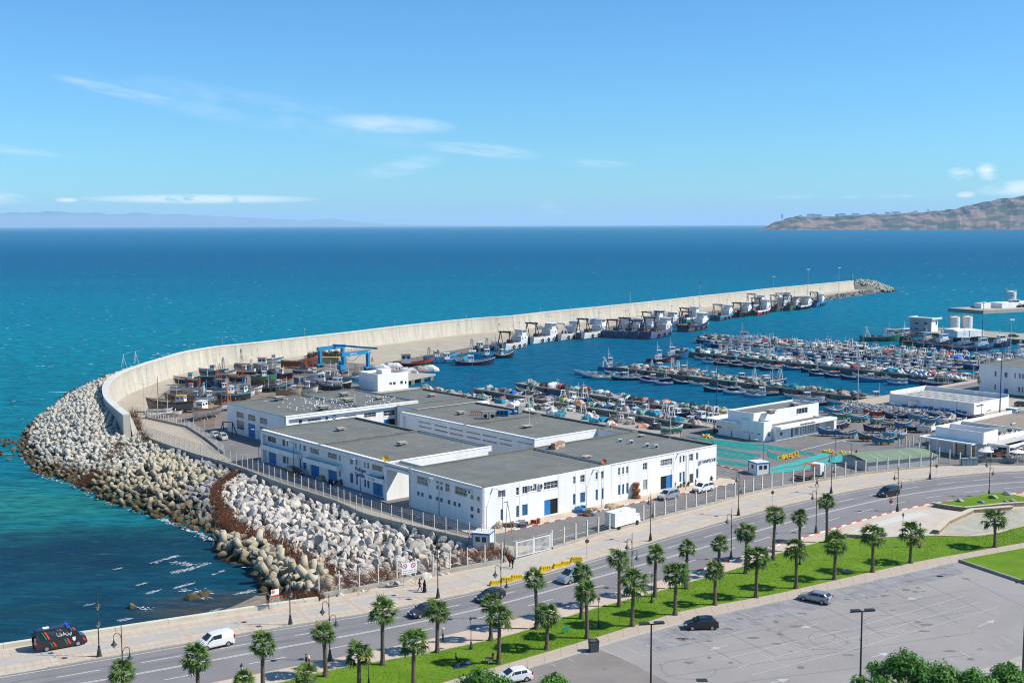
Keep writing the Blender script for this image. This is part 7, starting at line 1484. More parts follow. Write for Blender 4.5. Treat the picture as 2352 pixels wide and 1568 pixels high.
HY(664,912,'ochre hull with steel arch beside the warehouse edge',K(L=10,B=3.8,H=1.6,bottom='tan',hull='tan',band='tan',frame=4.5,framec='grey',cabin='white',ch=2,cx=.2),.15,1.0)
HY(706,905,'white wheelhouse boat with broad cream brow',K(L=9,B=3.6,H=1.4,bottom='white',hull='white',band='grey',cabin='white',roofc='white',ch=2.8,frame=4,framec='white'),0,1.0)
HY(735,892,'grey hull with white and blue upper works and tyre fender',K(L=14,B=4.4,H=1.9,bottom='grey',hull='grey',band='white',cabin='white',ch=3.4,cx=-.05,cl=.2,mast=5,tyres=1),pi,1.0)
HY(700,882,'bright blue boat with tall blue derrick mast',K(L=9,B=3,H=1.3,bottom='blue',hull='blue',band='blue',mast=9,mastc='blue'),.3,1.0)
HY(775,894,'black boat with white deckhouse close to the office cube',K(L=12,B=4,H=1.5,bottom='black',hull='black',band='white',cabin='white',ch=2.4,cl=.3,frame=4.5,framec='grey'),0.1,1.0)
HY(805,878,'sky blue workboat lying behind the white deckhouse',K(L=10,B=3.4,H=1.3,bottom='sky blue',hull='sky blue',band='white',mast=3.5,frame=3.5,framec='grey'),.3,1.0)
YK=[('grey','white'),('white','grey'),('blue','sky blue'),('orange','rust'),('grey','grey'),('white','white')]
for i,(x,y,l_) in enumerate(((415,905,'white workboat with thin posts between the bare hull and the wall road'),(452,925,'grey boat with cluttered deck under the orange gantry'),(515,905,'steel framed boat behind the teal trawler'),(545,880,'blue boat with white arch in the crowded middle of the yard'),(520,868,'white boat with grey arch near the curved wall'),(562,862,'grey boat with tall ladder mast beside the steel trawler'),(580,905,'pale boat squeezed behind the rear warehouse corner'),(612,862,'white decked boat behind the green hull'),(640,898,'small grey boat with frame beside the long open boat'),(690,860,'blue workboat near the red brown hull'),(722,868,'white workboat with derrick left of the boat hoist'),(755,876,'blue decked boat under the boat hoist'),(830,870,'grey framed boat right of the boat hoist'),(760,900,'white boat with black frame at the warehouse roof edge'),(480,925,'rust streaked boat behind the white wheelhouse'))):
 c1,c2_=YK[i % 6];HY(x,y,l_,K(L=8+i % 3,B=3.0,H=1.3,bottom=('grey','navy','white','black')[i % 4],hull=('white','grey','blue','black','white')[i % 5],band=c2_ if c2_ != 'rust' else 'grey',cabin='white' if i % 3 else None,ch=2.2,cl=.2,frame=4.5+i % 2,framec=c1,mast=5+i % 3,mastc=c2_ if c2_ != 'rust' else 'orange',junk=20),pi*(.95 if i % 2 else .1),1.0)
for i,(x,y) in enumerate(((1470,668),(1560,695),(1470,700))): m=K(L=6.5,B=2.1,H=.6,bottom='white',hull='white',band='white',trim='white',draft=.3,sheer=.3,stern=.1,bench=1,box=False,junk=0);HO(x,y,('white speedboat shell nearest the grey hull','white speedboat shell with red inside, nearest the kerb','white speedboat shell between the two others')[i],m,.15+.1*i,1.0,c=0,r=2)
def TR(**k): d=dict(L=22,B=6.2,H=2.4,hull='worn',bottom='rust',band='worn',trim='blue',super='white',sheer=2.2,gantry='navy',cx=.22);d.update(k);return d
def trawler(x,y,desc,spec,hd,s=1.0,z=WL,name='trawler'):
 L_,B_,H_=spec['L'],spec['B'],spec['H'];hull,gun,deck,secs=hull_mesh(L_,B_,H_,spec['sheer'],.3,.8,.88,12)
 p=G(x,y,z);t=thing(name,p,desc,'trawler' if name == 'trawler' else 'ship','trawlers along the breakwater quay' if name == 'trawler' else None,hd);t.scale=(s,s,s)
 hull.build('hull',[PC[spec['bottom']],PC[spec['hull']],PC[spec['band']]],t);gun.build('bulwark_rail',PC[spec['trim']],t);deck.build('deck',WOODD,t);z0=H_-.45;cx=L_*spec['cx'];sw_,sl_=B_*.62,L_*.24
 m=MB();m.box(cx,0,z0+1.25,sl_,sw_,2.5,taper=.97);dh=m.build('deckhouse',PC[spec['super']],t);m=MB();m.box(cx+.6,0,z0+3.5,sl_*.62,sw_*.85,2.0,taper=.92);wh=m.build('wheelhouse',PC[spec['super']],t)
 for k in (-1,0,1): m=MB();m.box(cx+.6+sl_*.30,k*sw_*.24,z0+3.85,.08,sw_*.19,.6);m.build('window',GLS,wh)
 for sy in (1,-1):
  for k in (-1,0,1): m=MB();m.box(cx+.6+k*sl_*.17,sy*sw_*.41,z0+3.85,sl_*.12,.08,.6);m.build('window',GLS,wh)
  for k in (-1,1): m=MB();m.tube((cx+k*sl_*.25,sy*sw_*.488,z0+1.6),(cx+k*sl_*.25,sy*sw_*.503,z0+1.6),.28,n=8);m.build('porthole',GLS,dh)
 m=MB();m.box(cx+.6,0,z0+4.58,sl_*.72,sw_*.95,.14);m.build('roof',PC[spec.get('roofc','white')],wh)
 m=MB();mx=cx-.3;m.tube((mx,0,z0+4.6),(mx,0,z0+9),.12,.06,5);m.tube((mx,-1.2,z0+7.2),(mx,1.2,z0+7.2),.06,n=4);m.tube((mx+1.2,0,z0+4.6),(mx,0,z0+7.8),.06,n=4);m.box(mx+.3,0,z0+6.2,1.4,.14,.2);m.build('mast',PC['white'],t)
 gx=-L_*(.36+.02*(int(x) % 4));gh=4.6+.45*(int(x) % 5)
 if spec.get('gantry'):
  gc=PC[spec['gantry']]
  for sy in (1,-1): m=MB();m.tube((gx,sy*B_*.38,z0),(gx+.9,sy*B_*.30,z0+gh),.24,.18,5);m.tube((gx+3.2,sy*B_*.36,z0),(gx+1.0,sy*B_*.30,z0+gh),.14,n=5);m.build('gantry_leg',gc,t)
  m=MB();m.box(gx+.9,0,z0+gh,.55,B_*.82,.5);m.build('gantry_beam',gc,t)
  m=MB()
  for sy in (1,-1):
   m.tube((gx+1.2,sy*1.0,z0+gh),(cx-sl_*.4,sy*1.1,z0+2.6),.09,n=4);m.tube((gx+1.2,sy*1.0,z0+gh+.6),(cx-sl_*.4,sy*1.1,z0+3.2),.07,n=4)
  for k in range(6):
   f=(k+.5)/6;a=Vector((gx+1.2,1,z0+gh)).lerp(Vector((cx-sl_*.4,1.1,z0+2.6)),f);m.tube(a,(a.x,a.y,a.z+.6),.05,n=4);m.tube((a.x,-a.y,a.z),(a.x,-a.y,a.z+.6),.05,n=4);m.tube(a,(a.x,-a.y,a.z),.05,n=4)
  m.build('derrick_bridge',PC['grey'] if spec['gantry'] != 'white' else PC['white'],t)
  m=MB();m.tube((gx+4.5,-1.1,z0+.9),(gx+4.5,1.1,z0+.9),.7,n=10);m.build('net_drum',PC['brown'],t)
 m=MB();m.quad((-L_/2-.03,-B_*.17,-.2),(-L_/2-.03,B_*.17,-.2),(-L_/2-.03,B_*.17,H_+.1),(-L_/2-.03,-B_*.17,H_+.1));m.quad((-L_/2-.03,-B_*.17,H_+.1),(-L_/2-.03,B_*.17,H_+.1),(-L_/2+2.5,B_*.17,H_-.3),(-L_/2+2.5,-B_*.17,H_-.3));m.build('stern_ramp',PC['rust'],t)
 junk_mb(int(x),L_*.8,B_,H_+.2,16).build('deck_gear',[PC['white'],PC['orange'],PC['grey'],NETG],t);m=MB()
 for k in range(9): xx=L_*(.16+.036*k);m.tube((xx,B_*.30*(1-k/14),H_+1.1+k*.14),(xx,B_*.30*(1-k/14),H_+2+k*.16),.04,n=3)
 m.build('rail',PC['white'],t)
 for k in (-.25,-.05,.15):
  put('fender',tyre_me,t,(L_*k,-B_/2-.08,H_*.45),scale=1.5)
 return t
QH=math.atan2((G(1476,737)-G(1351,757)).y,(G(1476,737)-G(1351,757)).x);Q1=rad(50)
BL=TR();LT=[
 (1180,800,'white trawler at the left end of the white row',TR(L=20,hull='white',bottom='white',band='white',trim='white',gantry='black'),.95),
 (1247,785,'white trawler second in the white row, black stern frame',TR(L=21,hull='white',bottom='white',band='white',trim='white',gantry='black'),1.0),
 (1305,778,'white trawler with blue wheelhouse trim in the middle of the white row',TR(L=19,hull='white',bottom='white',band='white',trim='white',gantry='white',roofc='sky blue'),.95),
 (1362,774,'white trawler with rusty waterline and leaning black frame',TR(L=22,hull='white',bottom='rust',band='white',trim='white',gantry='black'),1.0),
 (1425,770,'leftmost blue rusty trawler of the rafted four',TR(),1.0),(1452,771.5,'second blue rusty trawler of the rafted four',TR(),1.0),(1480,772.5,'third blue rusty trawler of the rafted four',TR(),1.0),(1512,773,'outermost blue rusty trawler with white tower front',TR(L=23),1.05),
 (1500,748,'blue trawler behind the rafted four, left one',TR(),.95),(1532,752,'blue trawler behind the rafted four, right one',TR(),.95),
 (1598,757,'navy and rust trawler with the bow to the right and white deckhouse',TR(L=24,bottom='rust',hull='rust',band='navy',gantry='grey'),1.0),(1585,738,'trawler with pale green rails behind the navy and rust one',TR(hull='green',bottom='rust',band='white',gantry='black',L=21),.95),
 (1662,733,'faded blue trawler with rusty bow alone on the quay',TR(L=22,bottom='rust',hull='rust',band='sky blue',gantry='grey'),.95),(1706,726,'dark trawler with black frame left of the red one',TR(L=22,hull='black',bottom='rust',band='black',gantry='black'),.95),
 (1748,721,'red and white trawler',TR(L=24,hull='red',bottom='rust',band='white',gantry='black'),1.0),(1738,707,'grey framed trawler on the inner side of the red and white one',TR(hull='grey',bottom='rust',band='white',gantry='grey'),.95),
 (1789,713,'green hulled trawler right of the red and white one',TR(L=22,hull='green',bottom='rust',band='red',gantry='grey'),.95),(1818,711,'dark rusty trawler with a black portal frame',TR(L=21,hull='rust',bottom='rust',band='green',gantry='black'),.95),(1845,709,'white railed trawler with rusty hull',TR(L=22,hull='black',bottom='rust',band='white',gantry='grey'),.95),
 (1878,703,'small blue ship at the right end of the trawler row',TR(L=20,hull='blue',bottom='blue',band='blue',gantry='black'),.95),(1800,699,'white decked trawler beside the quay wall near the far end',TR(hull='white',bottom='rust',band='white',gantry='grey'),.95)]
for (x,y,d,sp_,s) in LT: trawler(x,y,d,sp_,rad(58)+rb.uniform(-.04,.04),s*1.22)
HOQ=[(1036,832,'long blue decked seiner with white cabin left of the navy one',dict(L=15,B=4,hull='sky blue',bottom='blue',band='sky blue',trim='sky blue')),(1012,826,'blue seiner closest to the quay, white cabin aft',dict(L=14,B=4,hull='blue',bottom='blue',band='sky blue',trim='sky blue')),(1092,838,'navy seiner with red waterline and white cabin',dict(L=15,B=4.2,hull='navy',bottom='red',band='navy',trim='white')),
  (1128,822,'blue seiner with raised blue bow right of the navy one',dict(L=14,B=4,hull='sky blue',bottom='sky blue',band='blue',trim='sky blue')),(1158,822,'small dark workboat at the tip of the seiner group',dict(L=8,B=3,hull='black',bottom='black',band='black',trim='white')),(1112,805,'dark seiner with many poles behind the blue ones',dict(L=16,B=4.4,hull='black',bottom='black',band='navy',trim='grey')),(1145,803,'blue hulled seiner with a net gantry close to the quay',dict(L=15,B=4.4,hull='blue',bottom='black',band='blue',trim='white'))]
for i,(x,y,d,k) in enumerate(HOQ):
 sp_=dict(H=1.4,sheer=1.4,stern=.5,cabin='white',ch=2.6,cl=.14,cx=-.12,mast=6,frame=4,framec='grey',junk=12,tyres=1);sp_.update(k);make_boat(sp_,i+50).place('seiner',G(x,y,WL),d,'fishing boat','seiners by the quay',rad(15)+rb.uniform(-.1,.15))
sp_=dict(L=15,B=4.6,H=1.5,sheer=1.8,stern=.4,hull='black',bottom='black',band='red',trim='orange',cabin='white',roofc='orange',ch=3.6,cl=.24,cx=-.18,mast=6,junk=6,tyres=1,deckm=PC['red']);make_boat(sp_,77).place('tug_boat',G(950,842,WL),'red decked tug with tall white wheelhouse beside the jetty','tug',None,.1)
make_boat(dict(L=12,B=4,H=.9,sheer=.5,stern=.2,hull='sky blue',bottom='blue',band='blue',trim='sky blue',junk=14,frame=3,framec='orange'),78).place('work_boat',G(880,842,WL),'blue workboat with coiled hoses next to the lift','boat',None,.2)
make_boat(dict(L=14,B=4.2,H=.9,sheer=.8,stern=.2,hull='sky blue',bottom='sky blue',band='blue',trim='sky blue',junk=6),79).place('barge',G(985,826,WL),'pale blue barge moored between the tug and the seiners','barge',None,.3)
for i,(x,y,cfg,hd) in enumerate(((2022,783,TR(L=22,hull='green',bottom='green',band='green',gantry='white',trim='white'),-.1),(2060,782,TR(L=20,hull='black',bottom='black',band='black',gantry='white',super='white'),.1),(2110,793,TR(L=20,hull='green',bottom='black',band='black',roofc='sky blue',gantry='grey'),.2),(2145,796,TR(L=24,hull='black',bottom='navy',band='navy',gantry='grey'),.3),(2190,803,TR(L=24,hull='blue',bottom='navy',band='navy',gantry='',super='white'),-.1),
          (2232,806,TR(L=24,hull='navy',bottom='white',band='blue',gantry='',super='white'),.1),(2275,799,TR(L=24,hull='navy',bottom='white',band='navy',gantry='',super='white'),.15),(2325,822,TR(L=18,hull='blue',bottom='blue',band='white',gantry='',super='white'),.1))):
 trawler(x,y,('green trawler with white frame at the tip of the far mole','black trawler with white upper works beside the green one','dark green trawler with blue roofed wheelhouse below the control building','long black bowed trawler below the tanks','blue seiner with white cabin, left of three long blue hulls','middle one of three long blue hulls with white bow','right one of three long blue hulls below the far mole road','blue and white boat at the right edge of the basin')[i],cfg,hd,.8)
trawler(1700,795,'white rescue vessel with orange trim at the tip of the fifth pier',TR(L=20,B=5,hull='white',bottom='white',band='white',trim='white',super='white',gantry='',roofc='orange',cx=.05,sheer=1.2),-.05,.95,name='rescue_vessel')
for i,(x,y,cfg) in enumerate(((1518,832,TR(L=14,B=4,H=1.6,hull='red',bottom='black',band='black',gantry='',cx=-.1)),(1548,824,TR(L=15,B=4.2,H=1.7,hull='blue',bottom='navy',band='blue',gantry='',cx=-.1)),(1405,850,TR(L=12,B=4,H=1.5,hull='blue',bottom='blue',band='blue',gantry='white',cx=-.1)))): trawler(x,y,('dark red boat with white wheelhouses at the tip of the fourth pier','blue hulled boat just behind the dark red one','bulky blue boat at the tip of the third pier')[i],cfg,.12,.8)
trawler(2298,713,'black hulled tug moored at the far pier with the tank',TR(L=34,B=8,hull='black',bottom='black',band='black',trim='white',gantry='',super='white'),.02,1.0,name='harbour_tug')
for i,(x,y) in enumerate(((1345,861),(1362,868),(1386,871))): make_boat(SMALL[(2,0,4)[i]][1],300+i).place('rowing_boat',G(x,y,WL),('outermost white and blue boat off the tip of the third pier','blue boat between the outermost one and the turquoise one','turquoise hulled boat right of the outermost group off the third pier')[i],'rowing boat','boats off the tip of the third pier',(pi,pi*.97,.15)[i],scale=1.15)
LB=mat('lift_blue',(.02,.22,.42),.5,(.015,.17,.34),.5,.7);l1,l2,l3,l4=G(*T(1,2,590,240)),G(*T(1,2,808,300)),G(*T(1,2,1030,268)),G(*T(1,2,900,215))
base=l2;vx=(l3-l2);vy=(l1-l2);TL=thing('boat_hoist',base,'large blue travelling boat hoist straddling the slip','boat hoist',rz=math.atan2(vx.y,vx.x));Wd=vx.length;c_,s_=math.cos(-TL.rotation_euler.z),math.sin(-TL.rotation_euler.z);vl=Vector((vy.x*c_-vy.y*s_,vy.x*s_+vy.y*c_,0));hgt=6.4
Cn={'a': Vector((0,0,0)),'b': Vector((Wd,0,0)),'c': vl,'d': vl+Vector((Wd*.95,0,0))}
for k,p in Cn.items():
 m=MB();m.box(p.x,p.y,hgt/2+.5,.95,.95,hgt-1.2,0,0,1.15);m.build('leg',LB,TL)
 for dx2 in (-.9,.9): m=MB();m.tube((p.x+dx2,p.y-.35,.75),(p.x+dx2,p.y+.35,.75),.75,n=14);m.build('wheel',TYRE,TL)
 m=MB();m.box(p.x,p.y,1.1,3.4,1.1,.7);m.build('bogie',LB,TL)
for a,b in (('a','b'),('c','d')):
 p,q_=Cn[a],Cn[b];m=MB();mm=(p+q_)/2;m.box(mm.x,mm.y,hgt+.2,(q_-p).length+2.4,.9,1.3);bm_=m.build('main_beam',LB,TL)
 if a == 'a': text(bm_,'GH-220',1.0,(2.4,-.48,hgt-.15),(math.pi/2,0,0),PC['white'],sx=1.0);text(bm_,'GH',1.1,(Wd-.6,-.48,hgt-.15),(math.pi/2,0,0),PC['white'])
p,q_=Cn['b'],Cn['d'];mm=(p+q_)/2;m=MB();m.box(mm.x,mm.y,hgt+1.0,.6,(q_-p).length,.6);m.build('cross_beam',LB,TL)
m=MB()
for k in range(16):
 t=k/16;x=Wd*t;m.tube((x,.5,hgt+.85),(x,.5,hgt+1.9),.05,n=3)
m.tube((0,.5,hgt+1.9),(Wd,.5,hgt+1.9),.05,n=3);m.build('walkway_rail',PC['grey'],TL)
m=MB();m.box(-1.2,0,2.4,2.4,1.8,1.6);m.build('engine_house',LB,TL)
for f in (.25,.7):
 m=MB();a,b=Cn['a'].lerp(Cn['b'],f),Cn['c'].lerp(Cn['d'],f);m.path([Vector((a.x,a.y,hgt-.5)),Vector((a.x*.7+b.x*.3,a.y*.7+b.y*.3,3)),Vector((a.x*.3+b.x*.7,a.y*.3+b.y*.7,3)),Vector((b.x,b.y,hgt-.5))],.07,4);m.build('sling',PC['black'],TL)
BALE=mat('bale_yellow',(.52,.47,.24),.9,(.40,.37,.22),1.5,.8,rnd=.12);m=MB();m.lathe([(.35,0),(.62,.12),(.62,.7),(.35,.82)],8);bale=m.mesh('bale',BALE);b0_,b1_=GT(1,2,560,200),GT(1,2,770,205)
for i in range(22):
 for k in range(3): p=b0_.lerp(b1_,i/22);put('bale',bale,None,(p.x,p.y,.02+k*.84),label=('round pale yellow bale in the '+('bottom','middle','top')[k]+' layer of the stack behind the boat hoist'),cat='bale',group='yellow bales behind the boat hoist',scale=(1.1,1.1,1))
for i in range(4):
 for k in range(3): p=GT(1,2,500+(i % 2)*30,225-(i // 2)*8);put('bale',bale,None,(p.x,p.y,.02+k*.84),label='round pale yellow bale in the small stack left of the boat hoist',cat='bale',group='yellow bales left of the boat hoist',scale=(1.1,1.1,1))
m=MB();c0_,c1_=GT(1,2,470,165),GT(1,2,760,150)
for i in range(420): p=c0_.lerp(c1_,rb.random());t,e=rb.uniform(0,6.28),rb.uniform(-.3,.9);d=Vector((math.cos(t)*math.cos(e),math.sin(t)*math.cos(e),math.sin(e)))*rb.uniform(.8,2.2);z=rb.uniform(0,2.2);m.tube((p.x,p.y+rb.uniform(-2,2),z),(p.x+d.x,p.y+d.y,z+d.z),.11,n=4)
m.build('scrap_anchors_pile',mat('scrap_dark',(.06,.05,.045),.9),kind='stuff')
JB=thing('jetty',GT(1,2,1640,300),'concrete jetty on square pillars behind the office cube with net heaps','jetty');j0,j1=GT(1,2,1650,300),GT(1,2,1395,352);jd=j1-j0;JB.rotation_euler=(0,0,math.atan2(jd.y,jd.x));JB.location=j0;jl=jd.length+12
m=MB();m.bx(0,jl,-9,0,-.5,.05);m.build('deck',CONC,JB)
for i in range(5):
 m=MB();m.bx(1+i*jl/5,3+i*jl/5,-.9,-.15,-5,-.51);m.bx(1+i*jl/5,3+i*jl/5,-8.8,-8,-5,-.51);m.build('pillar',CONCD,JB)
for i,(x,y,ci) in enumerate(((1400,290,0),(1490,275,4),(1570,262,1),(1600,270,0),(1270,245,0),(1150,260,0))):
 p=GT(1,2,x,y);put('net_heap',net_mb(i+60,1,1).mesh('net_heap',NETM[ci]),None,(p.x,p.y,.06),label=('grey striped heap nearest the office cube on the jetty','brown net heap in the middle of the jetty','green net heap near the outer end of the jetty','tan net heap at the outer end of the jetty','pale covered heap behind the office cube','flat pale heap behind the left side of the office cube')[i],cat='net heap',scale=(2.6,2.2,1.8))
m=MB();a,b=GT(1,2,1230,268),GT(1,2,1400,255);d=b-a
for i in range(12): p=a.lerp(b,i/12);m.box(p.x,p.y,.55,d.length/12*.95,.4,.6,i % 2,math.atan2(d.y,d.x))
m.build('barrier_beam',[PC['orange'],PC['white']],None,label='orange and white beam lying on the jetty behind the office cube',cat='barrier')
# ================================================================= VEHICLES
RUBB=mat('rubber',(.018,.018,.018),.85);RIM=mat('rim',(.42,.42,.43),.35,metal=.7);LAMPG=mat('headlamp',(.6,.62,.64),.15,spec=.8);TAIL=mat('tail_lamp',(.35,.02,.015),.3);PLST=mat('black_plastic',(.03,.03,.032),.6);CARG=glass('car_glass',(.02,.028,.035),.06)
def paint(n,c,metal=0.0): return mat('car_'+n,c,.3,metal=metal,spec=.6,coat=.5)
KIND={'hatch': (4.0,1.72,[(2.0,.50,.56),(1.9,.70,.76),(1.05,.92,.97),(.25,.95,1.42),(-.6,.97,1.47),(-1.35,1.0,1.42),(-1.85,.98,1.03),(-2.0,.8,.85)],.31),
  'golf': (4.25,1.80,[(2.12,.50,.56),(2.0,.68,.74),(1.05,.90,.95),(.2,.93,1.40),(-.8,.95,1.46),(-1.55,.97,1.38),(-1.98,.96,1.02),(-2.12,.8,.85)],.32),
  'small_van': (4.4,1.82,[(2.2,.55,.62),(2.1,.80,.88),(1.35,1.05,1.12),(.6,1.08,1.72),(-.6,1.08,1.82),(-1.95,1.08,1.80),(-2.15,1.06,1.55),(-2.2,.9,.95)],.32),
  'van': (4.9,1.95,[(2.45,.6,.7),(2.35,.9,1.0),(1.75,1.12,1.2),(.85,1.15,1.86),(-.6,1.15,1.94),(-2.2,1.15,1.92),(-2.4,1.12,1.7),(-2.45,.95,1.0)],.34),
  'big_van': (5.9,2.05,[(2.95,.6,.75),(2.85,.95,1.05),(2.2,1.25,1.33),(1.15,1.35,2.35),(.4,1.38,2.58),(-2.5,1.38,2.6),(-2.85,1.38,2.5),(-2.95,1.2,1.25)],.36)}
def car(kind,col,p,rz,label,name='parked_car',cat='car',panel=False,trim=None,sc_=1.0,cargo=False):
 L_,Wd_,st,wr_=KIND[kind];t=thing(name,p,label,cat,None,rz);t.scale=(sc_,)*3;w=Wd_/2;m=MB();zb=.22
 def sec(s):
  x,b,tp=s;e=1-.10*(abs(x)/(L_/2)) ** 4;g=tp-b>.15;wt=w*(.80 if g else .86)*e
  return [(x,w*e*.95,zb),(x,w*e,.48),(x,w*e*.985,b),(x,wt,tp-(.06 if g else .02)),(x,wt*.82,tp)]
 P=[sec(s) for s in st];fl=lambda q: (q[0],-q[1],q[2])
 for A,B in zip(P,P[1:]):
  for k in range(4):
   m.quad(A[k],A[k+1],B[k+1],B[k]);m.quad(fl(B[k]),fl(B[k+1]),fl(A[k+1]),fl(A[k]))
  m.quad(A[4],fl(A[4]),fl(B[4]),B[4])
 for A,sg in ((P[0],1),(P[-1],-1)):
  for k in range(4): q=(A[k],fl(A[k]),fl(A[k+1]),A[k+1]);m.quad(*(q if sg>0 else q[::-1]))
 body=m.build('body',col,t)
 def lerp(a,b,f): return tuple(a[i]+(b[i]-a[i])*f for i in range(3))
 roofi=[i for i,s in enumerate(st) if s[2]-s[1]>.3];i0,i1=roofi[0],roofi[-1]
 for (i,j,nm) in ((i0-1,i0,'windscreen'),(i1+1,i1,'rear_window')):
  if nm == 'rear_window' and cargo: continue
  A,B=P[i],P[j];a,b=lerp(A[4],B[4],.06),lerp(A[4],B[4],.92);a=(a[0],a[1]*1.08,a[2]);sg=1 if nm == 'windscreen' else -1;d=(.015*sg,0,.02);ad=lambda q: (q[0]+d[0],q[1]+d[1],q[2]+d[2]);m=MB();m.quad(ad(a),ad(fl(a)),ad(fl(b)),ad(b));m.build(nm,CARG,t)
 for s_ in (1,-1):
  for i in range(i0,i1):
   if panel and i>i0: continue
   A,B=P[i],P[i+1];q=[lerp(A[2],A[3],.14),lerp(A[2],A[3],.86),lerp(B[2],B[3],.86),lerp(B[2],B[3],.14)];q[0],q[3]=lerp(q[0],q[3],.05),lerp(q[3],q[0],.05);q[1],q[2]=lerp(q[1],q[2],.05),lerp(q[2],q[1],.05);m=MB();m.quad(*[(v[0],s_*(v[1]+.014),v[2]) for v in q]);m.build('side_window',CARG,t)
  A,B=P[i0-1],P[i0];m=MB();a,b,c=lerp(A[2],B[2],.45),lerp(B[2],B[3],.10),lerp(B[2],B[3],.85);m.tri(*[(v[0],s_*(v[1]+.016),v[2]+.02) for v in (a,b,c)]);m.build('quarter_window',CARG,t)
  m=MB();m.box(st[0][0]-.1,s_*w*.68,.66 if kind in ('hatch','golf') else .82,.22,.34,.16);m.build('headlight',LAMPG,t);m=MB();m.box(st[-1][0]+.08,s_*w*.80,.88 if kind in ('hatch','golf') else 1.05,.16,.22,.26 if kind in ('hatch','golf') else .5);m.build('tail_light',TAIL,t)
  m=MB();m.box(st[i0-1][0]-.35,s_*(w+.1),st[i0][1]+.08,.12,.2,.14);m.build('wing_mirror',col if not trim else PLST,t)
  for x in (L_*.315,-L_*.30):
   m=MB();m.tube((x,s_*(w-.22),wr_),(x,s_*(w+.012),wr_),wr_,n=18);wh=m.build('wheel',RUBB,t);m=MB();m.tube((x,s_*(w+.013),wr_),(x,s_*(w+.024),wr_),wr_*.62,n=14);m.build('rim',RIM,wh)
 m=MB();m.box(st[0][0]-.06,0,.40,.22,Wd_*.86,.26);m.build('front_bumper',PLST if trim else col,t);m=MB();m.box(st[-1][0]+.06,0,.42,.2,Wd_*.86,.26);m.build('rear_bumper',PLST if trim else col,t);m=MB();m.box(st[0][0]+.05,0,.52,.03,.5,.11);m.build('number_plate',WHITE,t)
 m=MB();m.box(0,0,.26,L_*.86,Wd_*.97,.12);m.build('side_skirt',PLST,t)
 return t
def gdir(x0,y0,x1,y1): d=G(x1,y1)-G(x0,y0);return math.atan2(d.y,d.x)
pv=paint('navy_black',(.008,.010,.018));van=car('big_van',pv,G(139,1484),gdir(80,1492,190,1472),'dark police van with red and green slanted stripes parked on the promenade','police_van','van',panel=False,trim=1,sc_=.98)
STR,STG=mat('stripe_red',(.75,.05,.02),.5),mat('stripe_green',(0,.30,.16),.5)
for x,z0,z1 in ((-2.3,1.5,2.42),(-1.4,.5,1.1),(.2,.5,1.25),(-.55,2.3,2.5),(2.1,.62,1.0),(1.0,2.05,2.4)):
 for dx_,m_ in ((0,STG),(.28,STR)):
  m=MB();w=.11 if m_ is STG else .2;yy=lambda z: -1.035 if z<1.4 else -1.035+(z-1.4)*.165;m.quad(*[(x+dx_+a+(z1-z)*.55,yy(z)-.012,z) for a,z in ((0,z0),(w,z0),(w,z1),(0,z1))]);m.build('stripe',m_,van) if not (x>1.5 and m_ is STG) else None
m=MB();m.box(.75,0,2.68,.3,1.4,.16);m.build('light_bar',mat('beacon_blue',(.02,.06,.5),.2),van);m=MB();m.box(-1.6,.1,2.64,.7,.6,.06);m.build('roof_hatch',WHITE,van);text(van,'الوطني',.5,(-.6,-1.0,1.72),(math.pi/2-.16,0,0),WHITE);m=MB();m.quad((1.25,-1.05,.95),(1.6,-1.05,.95),(1.65,-1.05,1.3),(1.2,-1.05,1.3));m.tri((1.25,-1.05,.95),(1.43,-1.05,.75),(1.6,-1.05,.95));m.build('badge',WHITE,van)
car('small_van',paint('white',(.72,.72,.71)),G(494,1484),gdir(540,1472,460,1490),'white panel van driving left on the promenade side lane','delivery_van','van',True,1,1.0,True)
car('golf',paint('grey',(.045,.048,.052),.3),G(975,1411),gdir(1010,1401,945,1418),'dark grey car driving left, partly behind a palm crown','moving_car',trim=1)
car('golf',paint('charcoal',(.02,.023,.028),.3),G(1126,1376),gdir(1160,1366,1095,1385),'dark car driving left behind two overlapping palm crowns','moving_car')
car('van',paint('silver',(.42,.45,.48),.5),G(1318,1333),gdir(1350,1324,1285,1341),'silver van driving left beside the yellow barriers','passenger_van','van')
car('hatch',paint('black',(.006,.006,.007)),G(1610,1442),gdir(1640,1441.5,1575,1443),'black hatchback in the car park beside the garden path',sc_=1.02)
car('golf',paint('silver_grey',(.36,.37,.36),.5),G(1873,1380),gdir(1905,1388,1842,1375),'silver hatchback standing alone in the upper car park')
car('small_van',paint('black',(.006,.006,.007)),G(2040,1138),gdir(2060,1135,2018,1142),'black family van with roof rails driving left','moving_car','car')
car('small_van',paint('silver',(.42,.45,.48)),G(1535,1145),gdir(1553,1140,1515,1149),'silver white minivan at the kerb left of the other one','parked_van','van',trim=1);car('small_van',paint('white',(.72,.72,.71)),G(1615,1128),gdir(1633,1123,1597,1131),'white minivan at the kerb by the plant pots','parked_van','van',trim=1)
car('hatch',paint('white',(.72,.72,.71)),G(1180,1563),gdir(1200,1560,1150,1568),'white car at the bottom edge, half hidden by leaves')
car('small_van',paint('white',(.72,.72,.71)),G(1973,1069),gdir(1960,1067,1990,1071),'small white van behind the concrete fence near the turquoise nets','parked_van','van',True,1,.85,True)
car('golf',paint('beige',(.5,.48,.40)),G(495,1004),-1.0,'beige saloon car beside the left warehouse',sc_=.95);car('small_van',paint('cream',(.45,.43,.34)),G(513,1009),-1.1,'cream estate car next to the beige one',sc_=.85)
